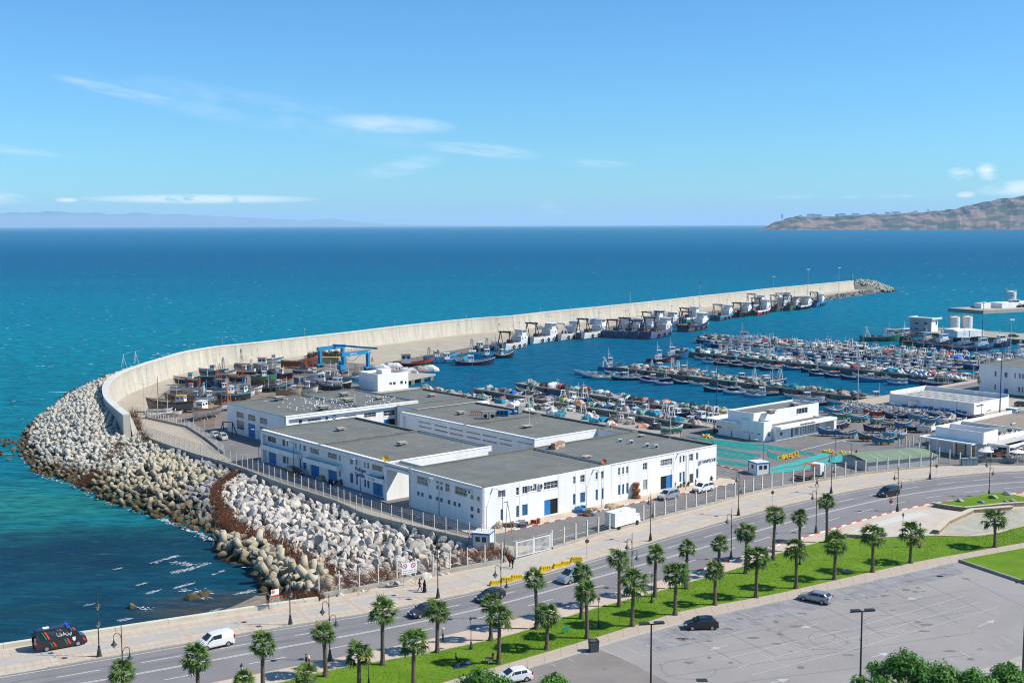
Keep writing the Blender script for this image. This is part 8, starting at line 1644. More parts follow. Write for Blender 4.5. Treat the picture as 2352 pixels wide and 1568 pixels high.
car('small_van',paint('black',(.006,.006,.007)),G(676,1092),-.9,'black off road car by the blue doors of the left warehouse');car('golf',paint('charcoal',(.02,.023,.028)),G(2328,774),.1,'dark car on the far mole');car('golf',paint('grey',(.045,.048,.052)),G(2349,933),.1,'dark car at the right edge by the harbour office')
car('golf',paint('silver',(.42,.45,.48)),G(1241,756),.4,'silver car on the breakwater quay behind the white trawlers');car('hatch',paint('charcoal',(.02,.023,.028)),G(1305,754),.4,'dark car on the breakwater quay behind the white trawlers')
p=G(1433,1208);tk=thing('box_truck',p,'white box truck parked behind the concrete fence','truck',None,gdir(1400,1218,1466,1200));m=MB();m.box(-.9,0,1.75,5.2,2.2,2.3);m.build('cargo_box',STEELW,tk);m=MB();m.box(2.4,0,1.1,1.5,2.0,1.5,taper=.85);cb_=m.build('cab',STEELW,tk);m=MB();m.box(2.75,0,1.45,.7,1.75,.5);m.build('windscreen',CARG,cb_)
for x in (2.2,-2.4):
 for y in (-1,1): m=MB();m.tube((x,y*.8,.42),(x,y*1.05,.42),.42,n=14);m.build('wheel',RUBB,tk)
p=G(1860,1097);tk=thing('crane_truck',p,'white and orange flatbed truck with folded orange crane behind the fence','truck',None,gdir(1825,1107,1890,1088));m=MB();m.box(-1.6,0,1.0,5.4,2.3,.35);m.build('flatbed',PC['rust'],tk);m=MB();m.box(2.9,0,1.5,1.7,2.3,2.1,taper=.92);cb_=m.build('cab',STEELW,tk);m=MB();m.box(3.35,0,1.95,.8,2.0,.7);m.build('windscreen',CARG,cb_)
m=MB();m.tube((1.5,0,1.1),(1.5,0,2.5),.25);m.tube((1.5,0,2.4),(-.8,.3,3.1),.2);m.tube((-.8,.3,3.1),(-2.2,.2,1.7),.16);m.build('crane_arm',PC['orange'],tk)
for x in (3.0,-1.4,-2.9):
 for y in (-1,1): m=MB();m.tube((x,y*.85,.5),(x,y*1.15,.5),.5,n=14);m.build('wheel',RUBB,tk)
# ================================================================= PALMS
def leafmat(n,c,c2):
 m=mat(n,c,.55,c2,1.6,.9,rnd=.16,spec=.3);nt=m.node_tree;t=nt.nodes.new('ShaderNodeBsdfTranslucent');x=nt.nodes.new('ShaderNodeMixShader');x.inputs[0].default_value=.25;p=nt.nodes['Principled BSDF'];o=[q for q in nt.nodes if q.type == 'OUTPUT_MATERIAL'][0]
 nt.links.new(p.inputs['Base Color'].links[0].from_socket,t.inputs[0]);nt.links.new(p.outputs[0],x.inputs[1]);nt.links.new(t.outputs[0],x.inputs[2]);nt.links.new(x.outputs[0],o.inputs[0]);return m
FR=leafmat('frond_green',(.085,.16,.025),(.14,.215,.045));FRD=leafmat('frond_dark',(.05,.10,.022),(.085,.14,.03));FRY=leafmat('frond_yellow',(.22,.20,.04),(.30,.26,.07));PTR=mat('palm_trunk',(.17,.13,.095),.95,(.085,.06,.045),5,.9,.03,14,stretch=(1,1,3))
def frond(seed,m_):
 r=random.Random(seed);b=MB();pl_=r.uniform(.75,1.15);b.tube((0,0,0),(pl_,0,.02),.03,.02,3,cap=False);n=11
 for i in range(n):
  a=(-1+2*i/(n-1))*1.25;l=1.12*(1-.25*abs(a)/1.25)*r.uniform(.8,1.1);d=Vector((math.cos(a),math.sin(a),0));s=Vector((-d.y,d.x,0));o=Vector((pl_-.02,0,.02));z1,z2=-.04-.05*abs(a),-.22-.35*r.random();p1=o+d*l*.55+Vector((0,0,z1+.05));p2=o+d*l+Vector((0,0,z2));w=.085
  b.quad(o,p1-s*w,p1+Vector((0,0,.05)),p1+s*w) ;b.tri(p1-s*w,p2,p1+Vector((0,0,.05)));b.tri(p1+Vector((0,0,.05)),p2,p1+s*w)
 return b.mesh('frond',m_)
FRN=[frond(i,FR) for i in range(4)]+[frond(i+9,FRD) for i in range(3)]+[frond(20,FRY)]
PALMS=[(285,1640,1541,'f'),(456,1618,1513,'f'),(604,1592,1476,'b'),(703,1655,1548,'f'),(748,1552,1451,'b'),(825,1592,1500,'f'),(879,1525,1406,'b'),(950,1590,1473,'f'),(1004.6,1497,1406,'b'),(1127.5,1469.6,1385,'b'),(1146,1523,1416,'f'),(1233,1443,1331,'b'),(1256,1490,1413,'f'),(1335.5,1419.6,1316,'b'),(1348.5,1464.6,1361,'f'),(1422,1392,1284,'b'),
   (1452,1437,1336,'f'),(1504,1369.6,1274,'b'),(1550.5,1411,1319,'f'),(1577,1351,1259,'b'),(1650,1326,1249,'b'),(1642,1388,1311,'f'),(1713,1316,1223,'b'),(1736.7,1371,1283,'f'),(1776,1286,1185,'b'),(1836,1266,1188,'b'),(1828.5,1350,1263,'f'),(1899,1245,1154,'b'),(1916.5,1330,1251,'f'),(2004,1313,1231,'f'),(2091,1292,1228,'f'),(2285,1256,1193,'f'),(560,1665,1568,'f')]
rp=random.Random(12);cnt={'f': 0,'b': 0}
for (x,y,yc,rw2) in PALMS:
 p=G(x,y,.03);dpt=p.y;h=(y-yc)/FPX*dpt/.97*1.0;cx_={285: 0}.get(x,0);lean=rp.uniform(-.25,.25);big=rp.uniform(.82,1.15)*(1.08 if rw2 == 'f' and x>720 else .88)
 lab=('palm in the front row along the garden path, ' if rw2 == 'f' else 'palm in the back row along the sidewalk, ')+nth(cnt[rw2])+' one from the left';cnt[rw2] += 1
 t=thing('palm_tree',p,lab,'palm tree','palms on the lawn',rp.uniform(0,6.28));m=MB();n=8;last=Vector((0,0,-.05))
 for i in range(n):
  f=(i+1)/n;q_=Vector((lean*f*f,0,h*f));r0=.30*(1-.35*(i/n))+(.12 if i == 0 else 0)-(.03 if i else 0);r1=.30*(1-.35*f)-.03;m.tube(last,q_,r0,r1,9,cap=i == n-1);last=q_
 m.build('trunk',PTR,t)
 m=MB()
 for i in range(46): a=i*2.4;zz=h*(.55+.45*i/46);q_=Vector((lean*(zz/h) ** 2,0,zz));d=Vector((math.cos(a),math.sin(a),0));m.tube(q_+d*.13,q_+d*.27+Vector((0,0,.13)),.05,.02,3)
 m.build('leaf_stubs',PTR,t)
 nf=rp.randrange(32,42);gap=rp.uniform(0,6.28)
 for i in range(nf):
  u=i/nf;el_=1.35-1.95*u ** .8+rp.uniform(-.22,.22);a=i*2.39996+rp.uniform(-.35,.35);me=FRN[rp.randrange(4)] if u<.6 else FRN[4+rp.randrange(3)] if rp.random()<.8 else FRN[rp.randrange(4)]
  if rp.random()<.02: me=FRN[7]
  put('frond',me,t,(lean,0,h-.12+.25*(1-u)),rot=Matrix.Rotation(a,3,'Z').to_4x4().to_3x3().__matmul__(Matrix.Rotation(-el_,3,'Y')).__matmul__(Matrix.Rotation(rp.uniform(-.5,.5),3,'X')).to_euler(),scale=big*rp.uniform(.78,1.12))
# ================================================================= LAMPS
LM=mat('lamp_iron',(.035,.042,.042),.5,spec=.4);GOLD=mat('gold_band',(.42,.30,.06),.4,metal=.6);OPAL=mat('opal_glass',(.62,.58,.45),.3)
def ornate():
 t=Tmpl();m=MB();m.lathe([(.34,0),(.34,.12),(.28,.2),(.24,.55),(.15,1.0),(.12,1.3),(.09,1.4)],12);t.add('base',m,LM);m=MB();m.tube((0,0,1.4),(0,0,7.9),.075,.04,8);t.add('pole',m,LM)
 m=MB()
 for z in (1.42,3.9,5.6): m.lathe([(.08,z),(.11,z+.05),(.08,z+.1)],8)
 t.add('ring',m,GOLD)
 for s_,z in ((1,6.9),(-1,5.2)):
  m=MB();pts=[Vector((0,0,z-.7)),Vector((s_*.1,0,z-.1)),Vector((s_*.35,0,z+.22)),Vector((s_*.62,0,z+.2)),Vector((s_*.78,0,z)),Vector((s_*.78,0,z-.35))];m.path(pts,.035,5);sb=t.add('arm',m,LM);m=MB();m.lathe([(.04,z-.35),(.07,z-.6),(.12,z-.78),(.32,z-.98),(.34,z-1.04),(.2,z-1.04)],10,cx=s_*.78);t.sub(sb,'lamp_shade',m,LM);m=MB();m.lathe([(.24,z-1.045),(.2,z-1.2),(.05,z-1.42)],10,cx=s_*.78);t.sub(sb,'lamp_glass',m,OPAL)
 return t
OR_=ornate();LP=[(228,1507,'p'),(667,1434.6,'p'),(1006,1373,'p'),(1494,1242,'p'),(1696,1183,'p'),(1909,1132.5,'p'),(2136,1100,'p'),(284,1600,'s'),(758,1517,'s'),(1151,1422,'s'),(1451,1352,'s'),(1679,1286,'s'),(1874,1224.6,'s'),(2061,1174,'s'),(2271.5,1140,'s')]
kk={'p': 0,'s': 0}
for x,y,s_ in LP: OR_.place('street_lamp',G(x,y),'dark two armed ornate lamp '+('on the promenade, ' if s_ == 'p' else 'on the lawn side of the road, ')+nth(kk[s_])+' from the left','street lamp','ornate street lamps',(1.9 if s_ == 'p' else -2.75),1.0);kk[s_] += 1
t=Tmpl();m=MB();m.lathe([(.24,0),(.22,.3),(.12,.5),(.09,.9),(.05,1.0)],10);t.add('base',m,LM);m=MB();m.tube((0,0,1),(0,0,3.2),.045,.035,6);t.add('pole',m,LM);m=MB();m.lathe([(.08,3.2),(.2,3.62)],6);t.add('lantern_glass',m,OPAL);m=MB();m.lathe([(.24,3.63),(.12,3.8),(.02,3.98)],6);t.add('lantern_cap',m,LM)
for i,(x,y) in enumerate(((557,1605),(847,1576),(1082,1489.6),(1375,1440),(1497,1383),(1837,1296),(2073,1233),(2112,1257))): t.place('garden_lantern',G(x,y,.03),'small black garden lantern, '+nth(i)+' from the left among the palms','lantern','garden lanterns')
t=Tmpl();m=MB();m.tube((0,0,0),(0,0,10.6),.12,.08,8);t.add('pole',m,BLACKM);m=MB();m.box(0,0,10.55,2.6,.1,.1);t.add('crossbar',m,BLACKM)
for s_ in (-.75,.75): m=MB();m.box(s_,-.15,10.75,1.0,.55,.14);sb=t.add('floodlight',m,BLACKM,rot=(0,0,0));m=MB();m.box(s_,-.15,10.66,.9,.46,.04);t.sub(sb,'lens',m,OPAL)
for x,y,l_ in ((1494,1668,'left floodlight pole at the car park'),(1974,1632,'middle floodlight pole at the car park, behind the leafy tree'),(2349,1548,'floodlight pole at the right edge of the car park')): t.place('floodlight_pole',G(x,y),l_,'floodlight','car park floodlights',.15)
PB=mat('pole_blue',(.025,.09,.22),.5);PG=mat('pole_grey',(.42,.43,.44),.5)
def pole(p,h,lab,two,m_,grp,rz,tw=.07):
 t=thing('lamp_post',p,lab,'street lamp',grp,rz);m=MB();m.tube((0,0,0),(0,0,h),tw,tw*.6,6);m.build('pole',m_,t);m=MB();m.tube((0,0,0),(0,0,.5),tw*2.1,n=6);m.build('base',STEELW,t)
 for s_ in ((1,-1) if two else (1,)): m=MB();m.tube((0,0,h-.4),(s_*1.3,0,h+.12),.035,n=4);a=m.build('arm',m_,t);m=MB();m.box(s_*1.65,0,h+.14,.75,.26,.12);m.build('lamp_head',STEELW,a)
for i,(c,r,x,y) in enumerate(((0,2,1325,668),(0,2,1355,500),(0,2,1505,345),(0,2,1743,245),(0,2,2046,165))): pole(GT(c,r,x,y),8.2,nth(i)+' grey double lamp along the curved breakwater road',True,PG,'double lamps on the breakwater road',.3)
for i,(x,y) in enumerate(((700,806),(907,784),(1072,770),(1242,748),(1310,742),(1376,736),(1501,720),(1553,713),(1700,700),(1740,695),(1650,704))): pole(G(x,y),8.6,nth(i)+' slim grey lamp along the straight breakwater wall',False,PG,'slim lamps on the breakwater',1.6,.06)
for i,(c,r,x,y) in enumerate(((1,2,28,1100),(1,2,136,800),(1,2,348,1215),(1,2,960,1415),(1,3,1683,55),(1,3,2268,160),(2,2,825,1530),(2,2,1598,1362),(2,2,2306,1212),(3,2,615,1082),(3,2,763,1232),(1,2,807,716),(1,2,1303,775),(3,2,1195,870),(3,2,1728,790),(3,2,1960,720),(2,2,1780,905),(3,2,1225,970))): pole(GT(c,r,x,y),6.6 if i<13 or i>14 else 7.5,nth(i)+' blue single arm lamp of the port streets',False,PB,'blue port lamps',2.6 if i<6 else 2.4)
for i,(c,r,x,y,h) in enumerate(((1,2,1988,548,14),(2,2,1880,662,16),(3,2,823,552,15.5),(3,2,2127,705,20),(1,1,0,0,0),(3,1,648,1115,17.5),(3,1,364,1150,18),(3,1,48,1150,13),(3,1,1968,1530,15),(3,2,2225,155,14))):
 if not h: continue
 t=thing('light_mast',GT(c,r,x,y),nth(i)+' tall mast with floodlights of the harbour','light mast','tall harbour light masts',.4);m=MB();m.tube((0,0,0),(0,0,h),.17,.1,8);m.build('pole',PB if i in (0,1,3,8) else PG,t);m=MB();m.box(0,0,h+.1,2.2,.25,.2);m.build('crossbar',PG,t)
 for s_ in (-.75,0,.75): m=MB();m.box(s_,-.3,h+.45,.6,.3,.5);m.build('floodlight',STEELW,t)
for i,(x,y,h) in enumerate(((1447,727,20),(1607,707,20.5))): t=thing('light_mast',G(x,y),('left' if i == 0 else 'right')+' very tall mast between the trawlers and the wall','light mast','tall harbour light masts');m=MB();m.tube((0,0,0),(0,0,h*.74),.15,.09,8);m.build('pole',PG,t);m=MB();m.box(0,0,h*.74,1.6,.4,.4);m.build('floodlight',PC['red'],t)
for i,(x,y) in enumerate(((284,842),(312,835))): t=thing('navigation_mast',G(x,y,7),('left' if i == 0 else 'right')+' white tripod mast on the crest of the curved wall','mast','masts on the curved wall');[MB().tube((.9*math.cos(k*2.1),.9*math.sin(k*2.1),0),(0,0,3.2),.06,n=4).build('leg',STEELW,t) for k in range(3)];MB().tube((0,0,3.1),(0,0,3.9),.1,n=5).tube((0,0,3.8),(1.3,0,4),.05,n=4).build('mast_head',STEELW,t)
# ================================================================= PEOPLE
SK=mat('skin',(.30,.17,.11),.7);CM={k: mat('cloth_'+k,v,.9) for k,v in {'black': (.012,.012,.014),'navy': (.02,.03,.06),'red': (.50,.03,.02),'maroon': (.20,.03,.04),'denim': (.10,.17,.28),'white': (.62,.6,.56),'grey': (.18,.18,.19),'straw': (.62,.5,.22),'teal': (.03,.25,.24),'hair': (.02,.014,.01)}.items()}
POSE={'stand': [(0,0,.95),(0,0,1.2),(0,0,1.42),(0,0,1.53),(0,0,1.68),(0,.19,1.40),(.02,.24,1.12),(.06,.24,.88),(0,-.19,1.40),(.02,-.24,1.12),(.06,-.24,.88),(0,.1,.9),(.02,.11,.5),(0,.12,.08),(.13,.12,.04),(0,-.1,.9),(.02,-.11,.5),(0,-.12,.08),(.13,-.12,.04)],
  'walk': [(0,0,.93),(.02,0,1.18),(.03,0,1.40),(.04,0,1.51),(.05,0,1.66),(.03,.19,1.38),(-.1,.23,1.12),(-.12,.22,.9),(.03,-.19,1.38),(.12,-.23,1.12),(.3,-.2,.95),(0,.1,.88),(.24,.1,.5),(.26,.1,.08),(.39,.1,.05),(0,-.1,.88),(-.08,-.1,.48),(-.32,-.1,.13),(-.22,-.1,.04)],
  'sit': [(0,0,.5),(-.03,0,.76),(-.02,0,.97),(0,0,1.08),(.02,0,1.22),(-.02,.19,.95),(.08,.22,.70),(.3,.15,.62),(-.02,-.19,.95),(.08,-.22,.70),(.3,-.15,.62),(.05,.1,.48),(.46,.12,.5),(.48,.12,.08),(.6,.12,.04),(.05,-.1,.48),(.46,-.12,.5),(.48,-.12,.08),(.6,-.12,.04)],
  'lie': [(0,0,.12),(-.26,0,.13),(-.48,0,.14),(-.6,0,.15),(-.74,0,.17),(-.45,.19,.12),(-.2,.28,.1),(.0,.25,.1),(-.45,-.19,.12),(-.3,-.35,.1),(-.45,-.42,.1),(.05,.1,.11),(.4,.14,.3),(.7,.12,.08),(.8,.12,.08),(.05,-.1,.11),(.45,-.1,.1),(.85,-.1,.08),(.95,-.1,.12)]}
ED=[(0,1),(1,2),(2,3),(3,4),(2,5),(5,6),(6,7),(2,8),(8,9),(9,10),(0,11),(11,12),(12,13),(13,14),(0,15),(15,16),(16,17),(17,18)]
RD=[.15,.14,.15,.055,.105,.06,.05,.035,.06,.05,.035,.10,.07,.05,.045,.10,.07,.05,.045]
def person(p,rz,pose,shirt,legs,head,label,hat=None,robe=False,s=1.0):
 me=bpy.data.meshes.new('tmp');me.from_pydata(POSE[pose],ED,[]);o=bpy.data.objects.new('tmp',me);COL.objects.link(o);md=o.modifiers.new('s','SKIN');
 for i,v in enumerate(me.skin_vertices[0].data): v.radius=(RD[i],RD[i]);v.use_root=i == 0
 o.modifiers.new('b','SUBSURF').levels=1;dg=bpy.context.evaluated_depsgraph_get();bm_=bpy.data.meshes.new_from_object(o.evaluated_get(dg));bpy.data.objects.remove(o);bm_.materials.clear()
 for c in (SK,CM[shirt],CM[legs],CM['black']): bm_.materials.append(c)
 J=[Vector(v) for v in POSE[pose]];own={0: 2,1: 1,2: 1,3: 0,4: 0,5: 1,6: 1,7: 0,8: 1,9: 1,10: 0,11: 2,12: 2,13: 2,14: 3,15: 2,16: 2,17: 2,18: 3}
 for f in bm_.polygons: c=f.center;f.material_index=own[min(range(19),key=lambda k: (J[k]-c).length)];f.use_smooth=True
 r=put('person',bm_,None,p,rz,label,'person',rot=(0,0,rz),scale=s);hd=J[4];m=MB();
 if hat: m.lathe([(.24,hd.z+.02),(.23,hd.z+.04),(.12,hd.z+.06),(.1,hd.z+.16),(.02,hd.z+.18)],10,cx=hd.x,cy=hd.y);m.build('hat',CM[hat],r)
 else:
  for j in range(5): a=hd+Vector((-.02,0,.02+.02*j));m.lathe([(.115-.018*j,a.z),(.10-.018*j,a.z+.03)],9,cx=a.x-.012,cy=a.y)
  if head != 'hair': m.lathe([(.17,hd.z-.22),(.13,hd.z-.08),(.118,hd.z+.02)],9,cx=hd.x-.03,cy=hd.y)
  m.build('hair' if head == 'hair' else 'headscarf',CM[head],r)
 if robe: m=MB();m.lathe([(.27,.12),(.24,.5),(.19,.95),(.21,1.3)],10);m.build('robe',CM[robe],r)
for a in ((G(76,1489),.2,'stand','black','black','hair','person in dark uniform standing behind the police van'),(G(615.5,1390,.55),-1.2,'stand','black','black','hair','person in dark clothes standing on the parapet by the small sign'),
   (GT(1,3,1503,722),.25,'walk','maroon','navy','maroon','person with dark red headscarf walking on the promenade'),(GT(1,3,1548,735),.25,'walk','black','black','black','person in long black coat walking beside the one in dark red',None,'black'),(GT(1,3,1718,1193),pi*.9,'stand','denim','navy','hair','person in blue shirt and straw hat on the sidewalk','straw'),
   (GT(1,3,463,1438),0.4,'stand','black','black','hair','person in black on the sidewalk next to the one in red'),(GT(1,3,488,1450),0.4,'stand','red','black','white','person in red coat with white headscarf on the sidewalk'),(GT(1,3,1838,1380),0,'sit','black','black','hair','person in black sitting up in the palm shade on the lawn',None,False,.85),(GT(1,3,1880,1412),.2,'lie','teal','navy','hair','person in teal lying on the lawn in the palm shade'),
   (GT(1,3,2175,1392),pi,'sit','maroon','white','maroon','person in pale skirt sitting on a folding chair under a palm'),(G(1170.5,1302),1.0,'walk','red','black','hair','person in red top walking in front of the gate'),(G(1177,1306),1.0,'walk','black','black','hair','person in black walking in front of the gate'),(GT(3,2,450,1338),2.2,'walk','grey','black','hair','runner in grey on the promenade near the truck'),
   (GT(3,2,810,1064),.5,'stand','navy','black','hair','person in dark clothes mending the turquoise net'),(GT(2,2,2180,918),0,'stand','grey','navy','hair','person in grey by the green nets at the market hall'),(GT(2,2,2016,893),0,'stand','navy','grey','hair','person bending over the green net by the hall door'),(GT(2,2,1545,873),0,'stand','black','black','hair','person in black at the corner of the net quay'),(G(395+8,951),0,'stand','white','grey','hair','person in white shirt below the large grey hull'),(GT(1,2,262,1130),0,'stand','navy','navy','hair','person beside the blue doors of the left warehouse')): person(*a)
# ================================================================= SIGNS,BARRIERS,BIN AND OTHER SMALL THINGS
def sign_disc(p,h,lab,rz,face,tri=False,grp=None,rw3=.32):
 t=thing('road_sign',p,lab,'sign',grp,rz);m=MB();m.tube((0,0,0),(0,0,h),.04,n=6);m.build('post',PG,t);m=MB();m.tube((0,-.05,h-.3),(0,-.08,h-.3),rw3,n=18);d=m.build('disc',face[0],t);m=MB();m.tube((0,-.081,h-.3),(0,-.09,h-.3),rw3*.75,n=18);m.build('disc_face',face[1],d)
 if tri: m=MB();m.tri((-.38,-.06,h+.1),(.38,-.06,h+.1),(0,-.06,h+.78));m.build('triangle',RED,t);m=MB();m.tri((-.22,-.065,h+.2),(.22,-.065,h+.2),(0,-.065,h+.58));m.build('triangle_face',WHITE,t)
RBACK=mat('sign_back',(.12,.06,.05),.7)
sign_disc(GT(2,3,688,425),3.0,'round road sign seen from behind on the promenade',.3,(RBACK,RBACK));sign_disc(GT(3,2,38,1512),2.8,'round road sign seen from behind near the crane truck',.3,(RBACK,RBACK));sign_disc(GT(3,2,1543,1258),2.8,'round road sign seen from behind beside the dark lamp',.3,(RBACK,RBACK));sign_disc(GT(3,2,1125,1568),2.2,'red triangle and round red sign on one post at the sidewalk',0,(RED,mat('sign_blue',(.3,.05,.1),.5)),True);sign_disc(GT(1,3,1550,-10),2.6,'round speed sign at the shaded side of the front warehouse',-.9,(RED,WHITE));sign_disc(GT(2,2,1875,1240),3.0,'round grey sign at the sharp corner of the bright facade',.2,(PG,PG))
def board(p0,p1,h0,h1,lab,txt,circ,red=False):
 d=p1-p0;w=d.length;t=thing('notice_board',p0,lab,'sign',None,math.atan2(d.y,d.x))
 for x in (w*.12,w*.88): m=MB();m.tube((x,0,0),(x,0,h1),.05,n=6);m.build('post',PG,t)
 m=MB();m.bx(0,w,-.07,-.052,h0,h1);b=m.build('panel',WHITE,t)
 if red: m=MB();m.bx(0,w,-.08,-.072,h0,h0+(h1-h0)*.25);m.build('red_band',RED,b)
 for cx__ in circ:
  m=MB();R_=(h1-h0)*.2
  for k in range(12): t0,t1=k*pi/6,(k+1)*pi/6;m.tube((cx__*w+R_*math.cos(t0),-.09,h1-R_*1.4+R_*math.sin(t0)),(cx__*w+R_*math.cos(t1),-.09,h1-R_*1.4+R_*math.sin(t1)),.035,n=4)
  m.tube((cx__*w-R_*.7,-.09,h1-R_*.7),(cx__*w+R_*.7,-.09,h1-R_*2.1),.035,n=4);m.build('ban_circle',RED,b)
 for s_,z,sz in txt: text(t,s_,sz,(.12,-.075,z),(pi/2,0,0),BLACKM,ext=.004)
board(GT(1,3,1340,697) ,GT(1,3,1480,672),1.9,3.5,'white no fishing and swimming board on two posts at the fence',[('ممنوع الصيد والسباحة بهذا المكان',2.35,.26),('INTERDIT DE PECHER ET DE NAGER DANS CE PORT',2.05,.135)],(.2,.75));board(GT(1,3,140,885,.3),GT(1,3,212,868,.3),1.5,2.5,'small white and red danger board on the parapet',[('خطر',2.15,.2)],(.25,),True)
YEL=mat('barrier_yellow',(.66,.46,.02),.6,(.5,.34,.03),2,.6);m=MB();m.box(0,0,.2,1.9,.62,.4,0,0,.93);m.box(0,0,.6,1.75,.5,.4,0,0,.75)
for k in range(5): m.box(-.7+k*.35,-.27,.5,.08,.05,.5)
for k in (-.45,.45): m.box(k,0,.05,.3,.7,.1)
ym=m.mesh('yellow_barrier',YEL)
for i,(x,y,c) in enumerate(((2193,668,1),(2300,645,1),(42,622,2),(304,540,2),(415,508,2),(492,488,2),(592,455,2))): put('yellow_barrier',ym,None,GT(c,3,x,y),rz=.35+(.1,0,.05,.1,.2,.05,-.1)[i],label='yellow plastic barrier across the gate driveway, '+nth(i)+' from the left',cat='barrier',group='yellow barriers',scale=(1.0,1,1.0) if i not in (0,4,5) else (.8,.9,.85))
p=GT(2,3,750,1275);t=thing('litter_bin',p,'dark square litter bin on the kerb of the car park','bin',None,.2);m=MB();m.box(0,0,.65,.95,.95,1.3,0,0,1.15);m.build('body',mat('bin_grey',(.07,.075,.075),.7,(.12,.12,.12),3,.6),t)
for s_ in (-.5,.5): m=MB();m.box(s_,0,1.32,.1,1.1,.1);m.box(0,s_,1.32,1.1,.1,.1);m.build('rim',PLST,t)
for i,(x,y) in enumerate(((3,0),(4,0))): p=GT(3,2,1815+i*62,1140-i*3);t=thing('electric_cabinet',p,('left' if i == 0 else 'right')+' of two green grey cabinets by the promenade fence','cabinet','electric cabinets',.1);m=MB();m.box(0,0,.75,1.9,.9,1.5);m.build('body',mat('cabinet_teal',(.16,.24,.25),.6),t);m=MB();m.box(0,0,1.56,2.05,1.05,.1);m.build('roof',mat('cabinet_teal2',(.20,.28,.28),.6),t);m=MB();m.box(0,-.46,.75,.03,.02,1.3);m.build('door_gap',BLACKM,t)
m=MB();m.box(0,0,.5,.85,.04,.6);m.tube((-.3,0,0),(-.3,0,.3),.03,n=4);m.tube((.3,0,0),(.3,0,.3),.03,n=4);m.build('lawn_sign',mat('sign_green',(.02,.26,.13),.6),None,GT(2,3,495,1108,.03),rz=.5,label='small green sign plate standing in the lawn',cat='sign')
m=MB();m.lathe([(.62,.0),(.62,.22),(.42,.24),(.38,.1)],16);m.build('manhole_ring',CONC,None,GT(3,3,720,545,.03),label='round concrete manhole ring in the lawn',cat='manhole');m=MB();m.box(0,0,.03,1.2,.9,.03);m.build('drain_grate',PLST,None,GT(2,3,1745,1543),label='dark metal drain grate near the bottom of the car park',cat='grate')
t=thing('folding_chair',GT(1,3,2190,1392,.03),'dark folding camp chair under the palm','chair',None,pi);m=MB();m.box(0,0,.42,.5,.5,.04);m.build('seat',PLST,t);m=MB();m.box(-.25,0,.75,.04,.5,.6);m.build('backrest',PLST,t);[MB().tube((a,b,0),(-a*.6,b,.44),.02,n=4).build('leg',BLACKM,t) for a in (-.25,.25) for b in (-.24,.24)]
t=thing('camp_table',GT(1,3,2138,1372,.03),'small camp table with teal jar beside the seated person','table');m=MB();m.box(0,0,.5,.8,.5,.04);m.build('table_top',PLST,t);[MB().tube((a,b,0),(a,b,.5),.02,n=4).build('leg',BLACKM,t) for a in (-.35,.35) for b in (-.2,.2)]
m=MB();m.lathe([(.3,0),(.34,.12),(.2,.22)],10);m.build('picnic_bag',CM['white'],None,GT(1,3,1950,1388,.03),label='pale picnic bag lying on the lawn near the lying person',cat='bag');m=MB();m.box(0,0,.02,1.7,1.2,.04);m.build('picnic_blanket',CM['navy'],None,GT(1,3,1870,1412,.03),rz=.3,label='dark picnic blanket under the lying person',cat='blanket')
for i,(x,y) in enumerate(((1497,1352),(1528,1348),(1551,1342),(1582,1336),(1622,1328),(1684,1312),(1727,1300),(1770,1285),(1835,1283))): plant(GT(2,2,x,y),(1.7,.5,1.0,1.5,1.0,1.2,1.0,.9,1.2)[i],'potted plant along the bright facade, '+nth(i)+' from the blue door','pot plants at the facade',seed=i+20,spread=.5)
def pile(ps,lab,cols,n,spread,hmax,seed):
 r=random.Random(seed);t=thing('pile_of_goods',ps,lab,'pile')
 for i in range(n):
  m=MB();k=r.random();x,y=r.gauss(0,spread),r.gauss(0,spread*.35)
  (m.box(x,y,hmax*.3,r.uniform(.5,1.6),r.uniform(.3,.9),hmax*r.uniform(.3,.7),0,r.uniform(-.4,.4)) if k<.45 else m.merge(net_mb(i+seed,r.uniform(.5,.95),r.uniform(.5,1.0)),Matrix.Translation((x,y,0))) if k<.8 else m.tube((x-.6,y,.15),(x+.7,y+.3,hmax*.5),.1))
  m.build(r.choice(('crate','net_bundle','bundle')),PC[cols[i % len(cols)]],t)
pile(GT(2,3,60,130)+Vector((0,.5,0)),'pile of nets, pallets and white sacks on the kerb left of the blue container',['tan','white','red','grey','blue','brown'],16,1.9,1.1,3);pile(GT(2,2,650,1560),'heap of blue nets and boards right of the first blue door',['blue','teal','tan','navy','tan'],15,2.0,1.2,5);pile(GT(2,3,660,28),'small heap of brown rope on the kerb',['brown','rust','tan'],6,.8,.6,6)
pile(GT(1,2,740,1320),'dark net heap and grey box beside a blue door of the left warehouse',['navy','black','grey','black'],8,1.1,2.0,8);pile(GT(1,2,620,1270),'brown boards leaning beside the second blue door',['brown','tan','brown'],5,.6,1.6,9);pile(GT(1,2,350,1200),'stacked rusty crates behind the black off road car',['brown','rust'],6,.7,1.6,10)
p=GT(2,3,250,45);t=thing('skip',p+Vector((0,.6,0)),'bright blue dented container and boards beside the bright facade','container',None,ANG)
for a in ((0,0,1.1,2.4,.3,1.9),(1.6,.4,.9,1.6,.3,1.6),(.6,1.0,.7,3.2,.2,1.2)): m=MB();m.box(*a[:3],*a[3:],0,.15,.9);m.build('blue_panel',PC['sky blue'],t)
m=MB();m.tube((0,0,0),(0,0,.95),.34,n=12);m.build('orange_drum',PC['orange'],None,GT(2,3,243,105),label='orange drum in front of the blue container',cat='drum')
p=GT(2,2,1143,1440);t=thing('winch',p,'rusty brown upright winch at the bright facade','winch');[MB().tube((0,0,z),(0,0,z+.5),r_,n=10).build('drum',RUST,t) for z,r_ in ((0,.8),(.6,.45),(1.2,.75),(1.9,.4),(2.4,.6))]
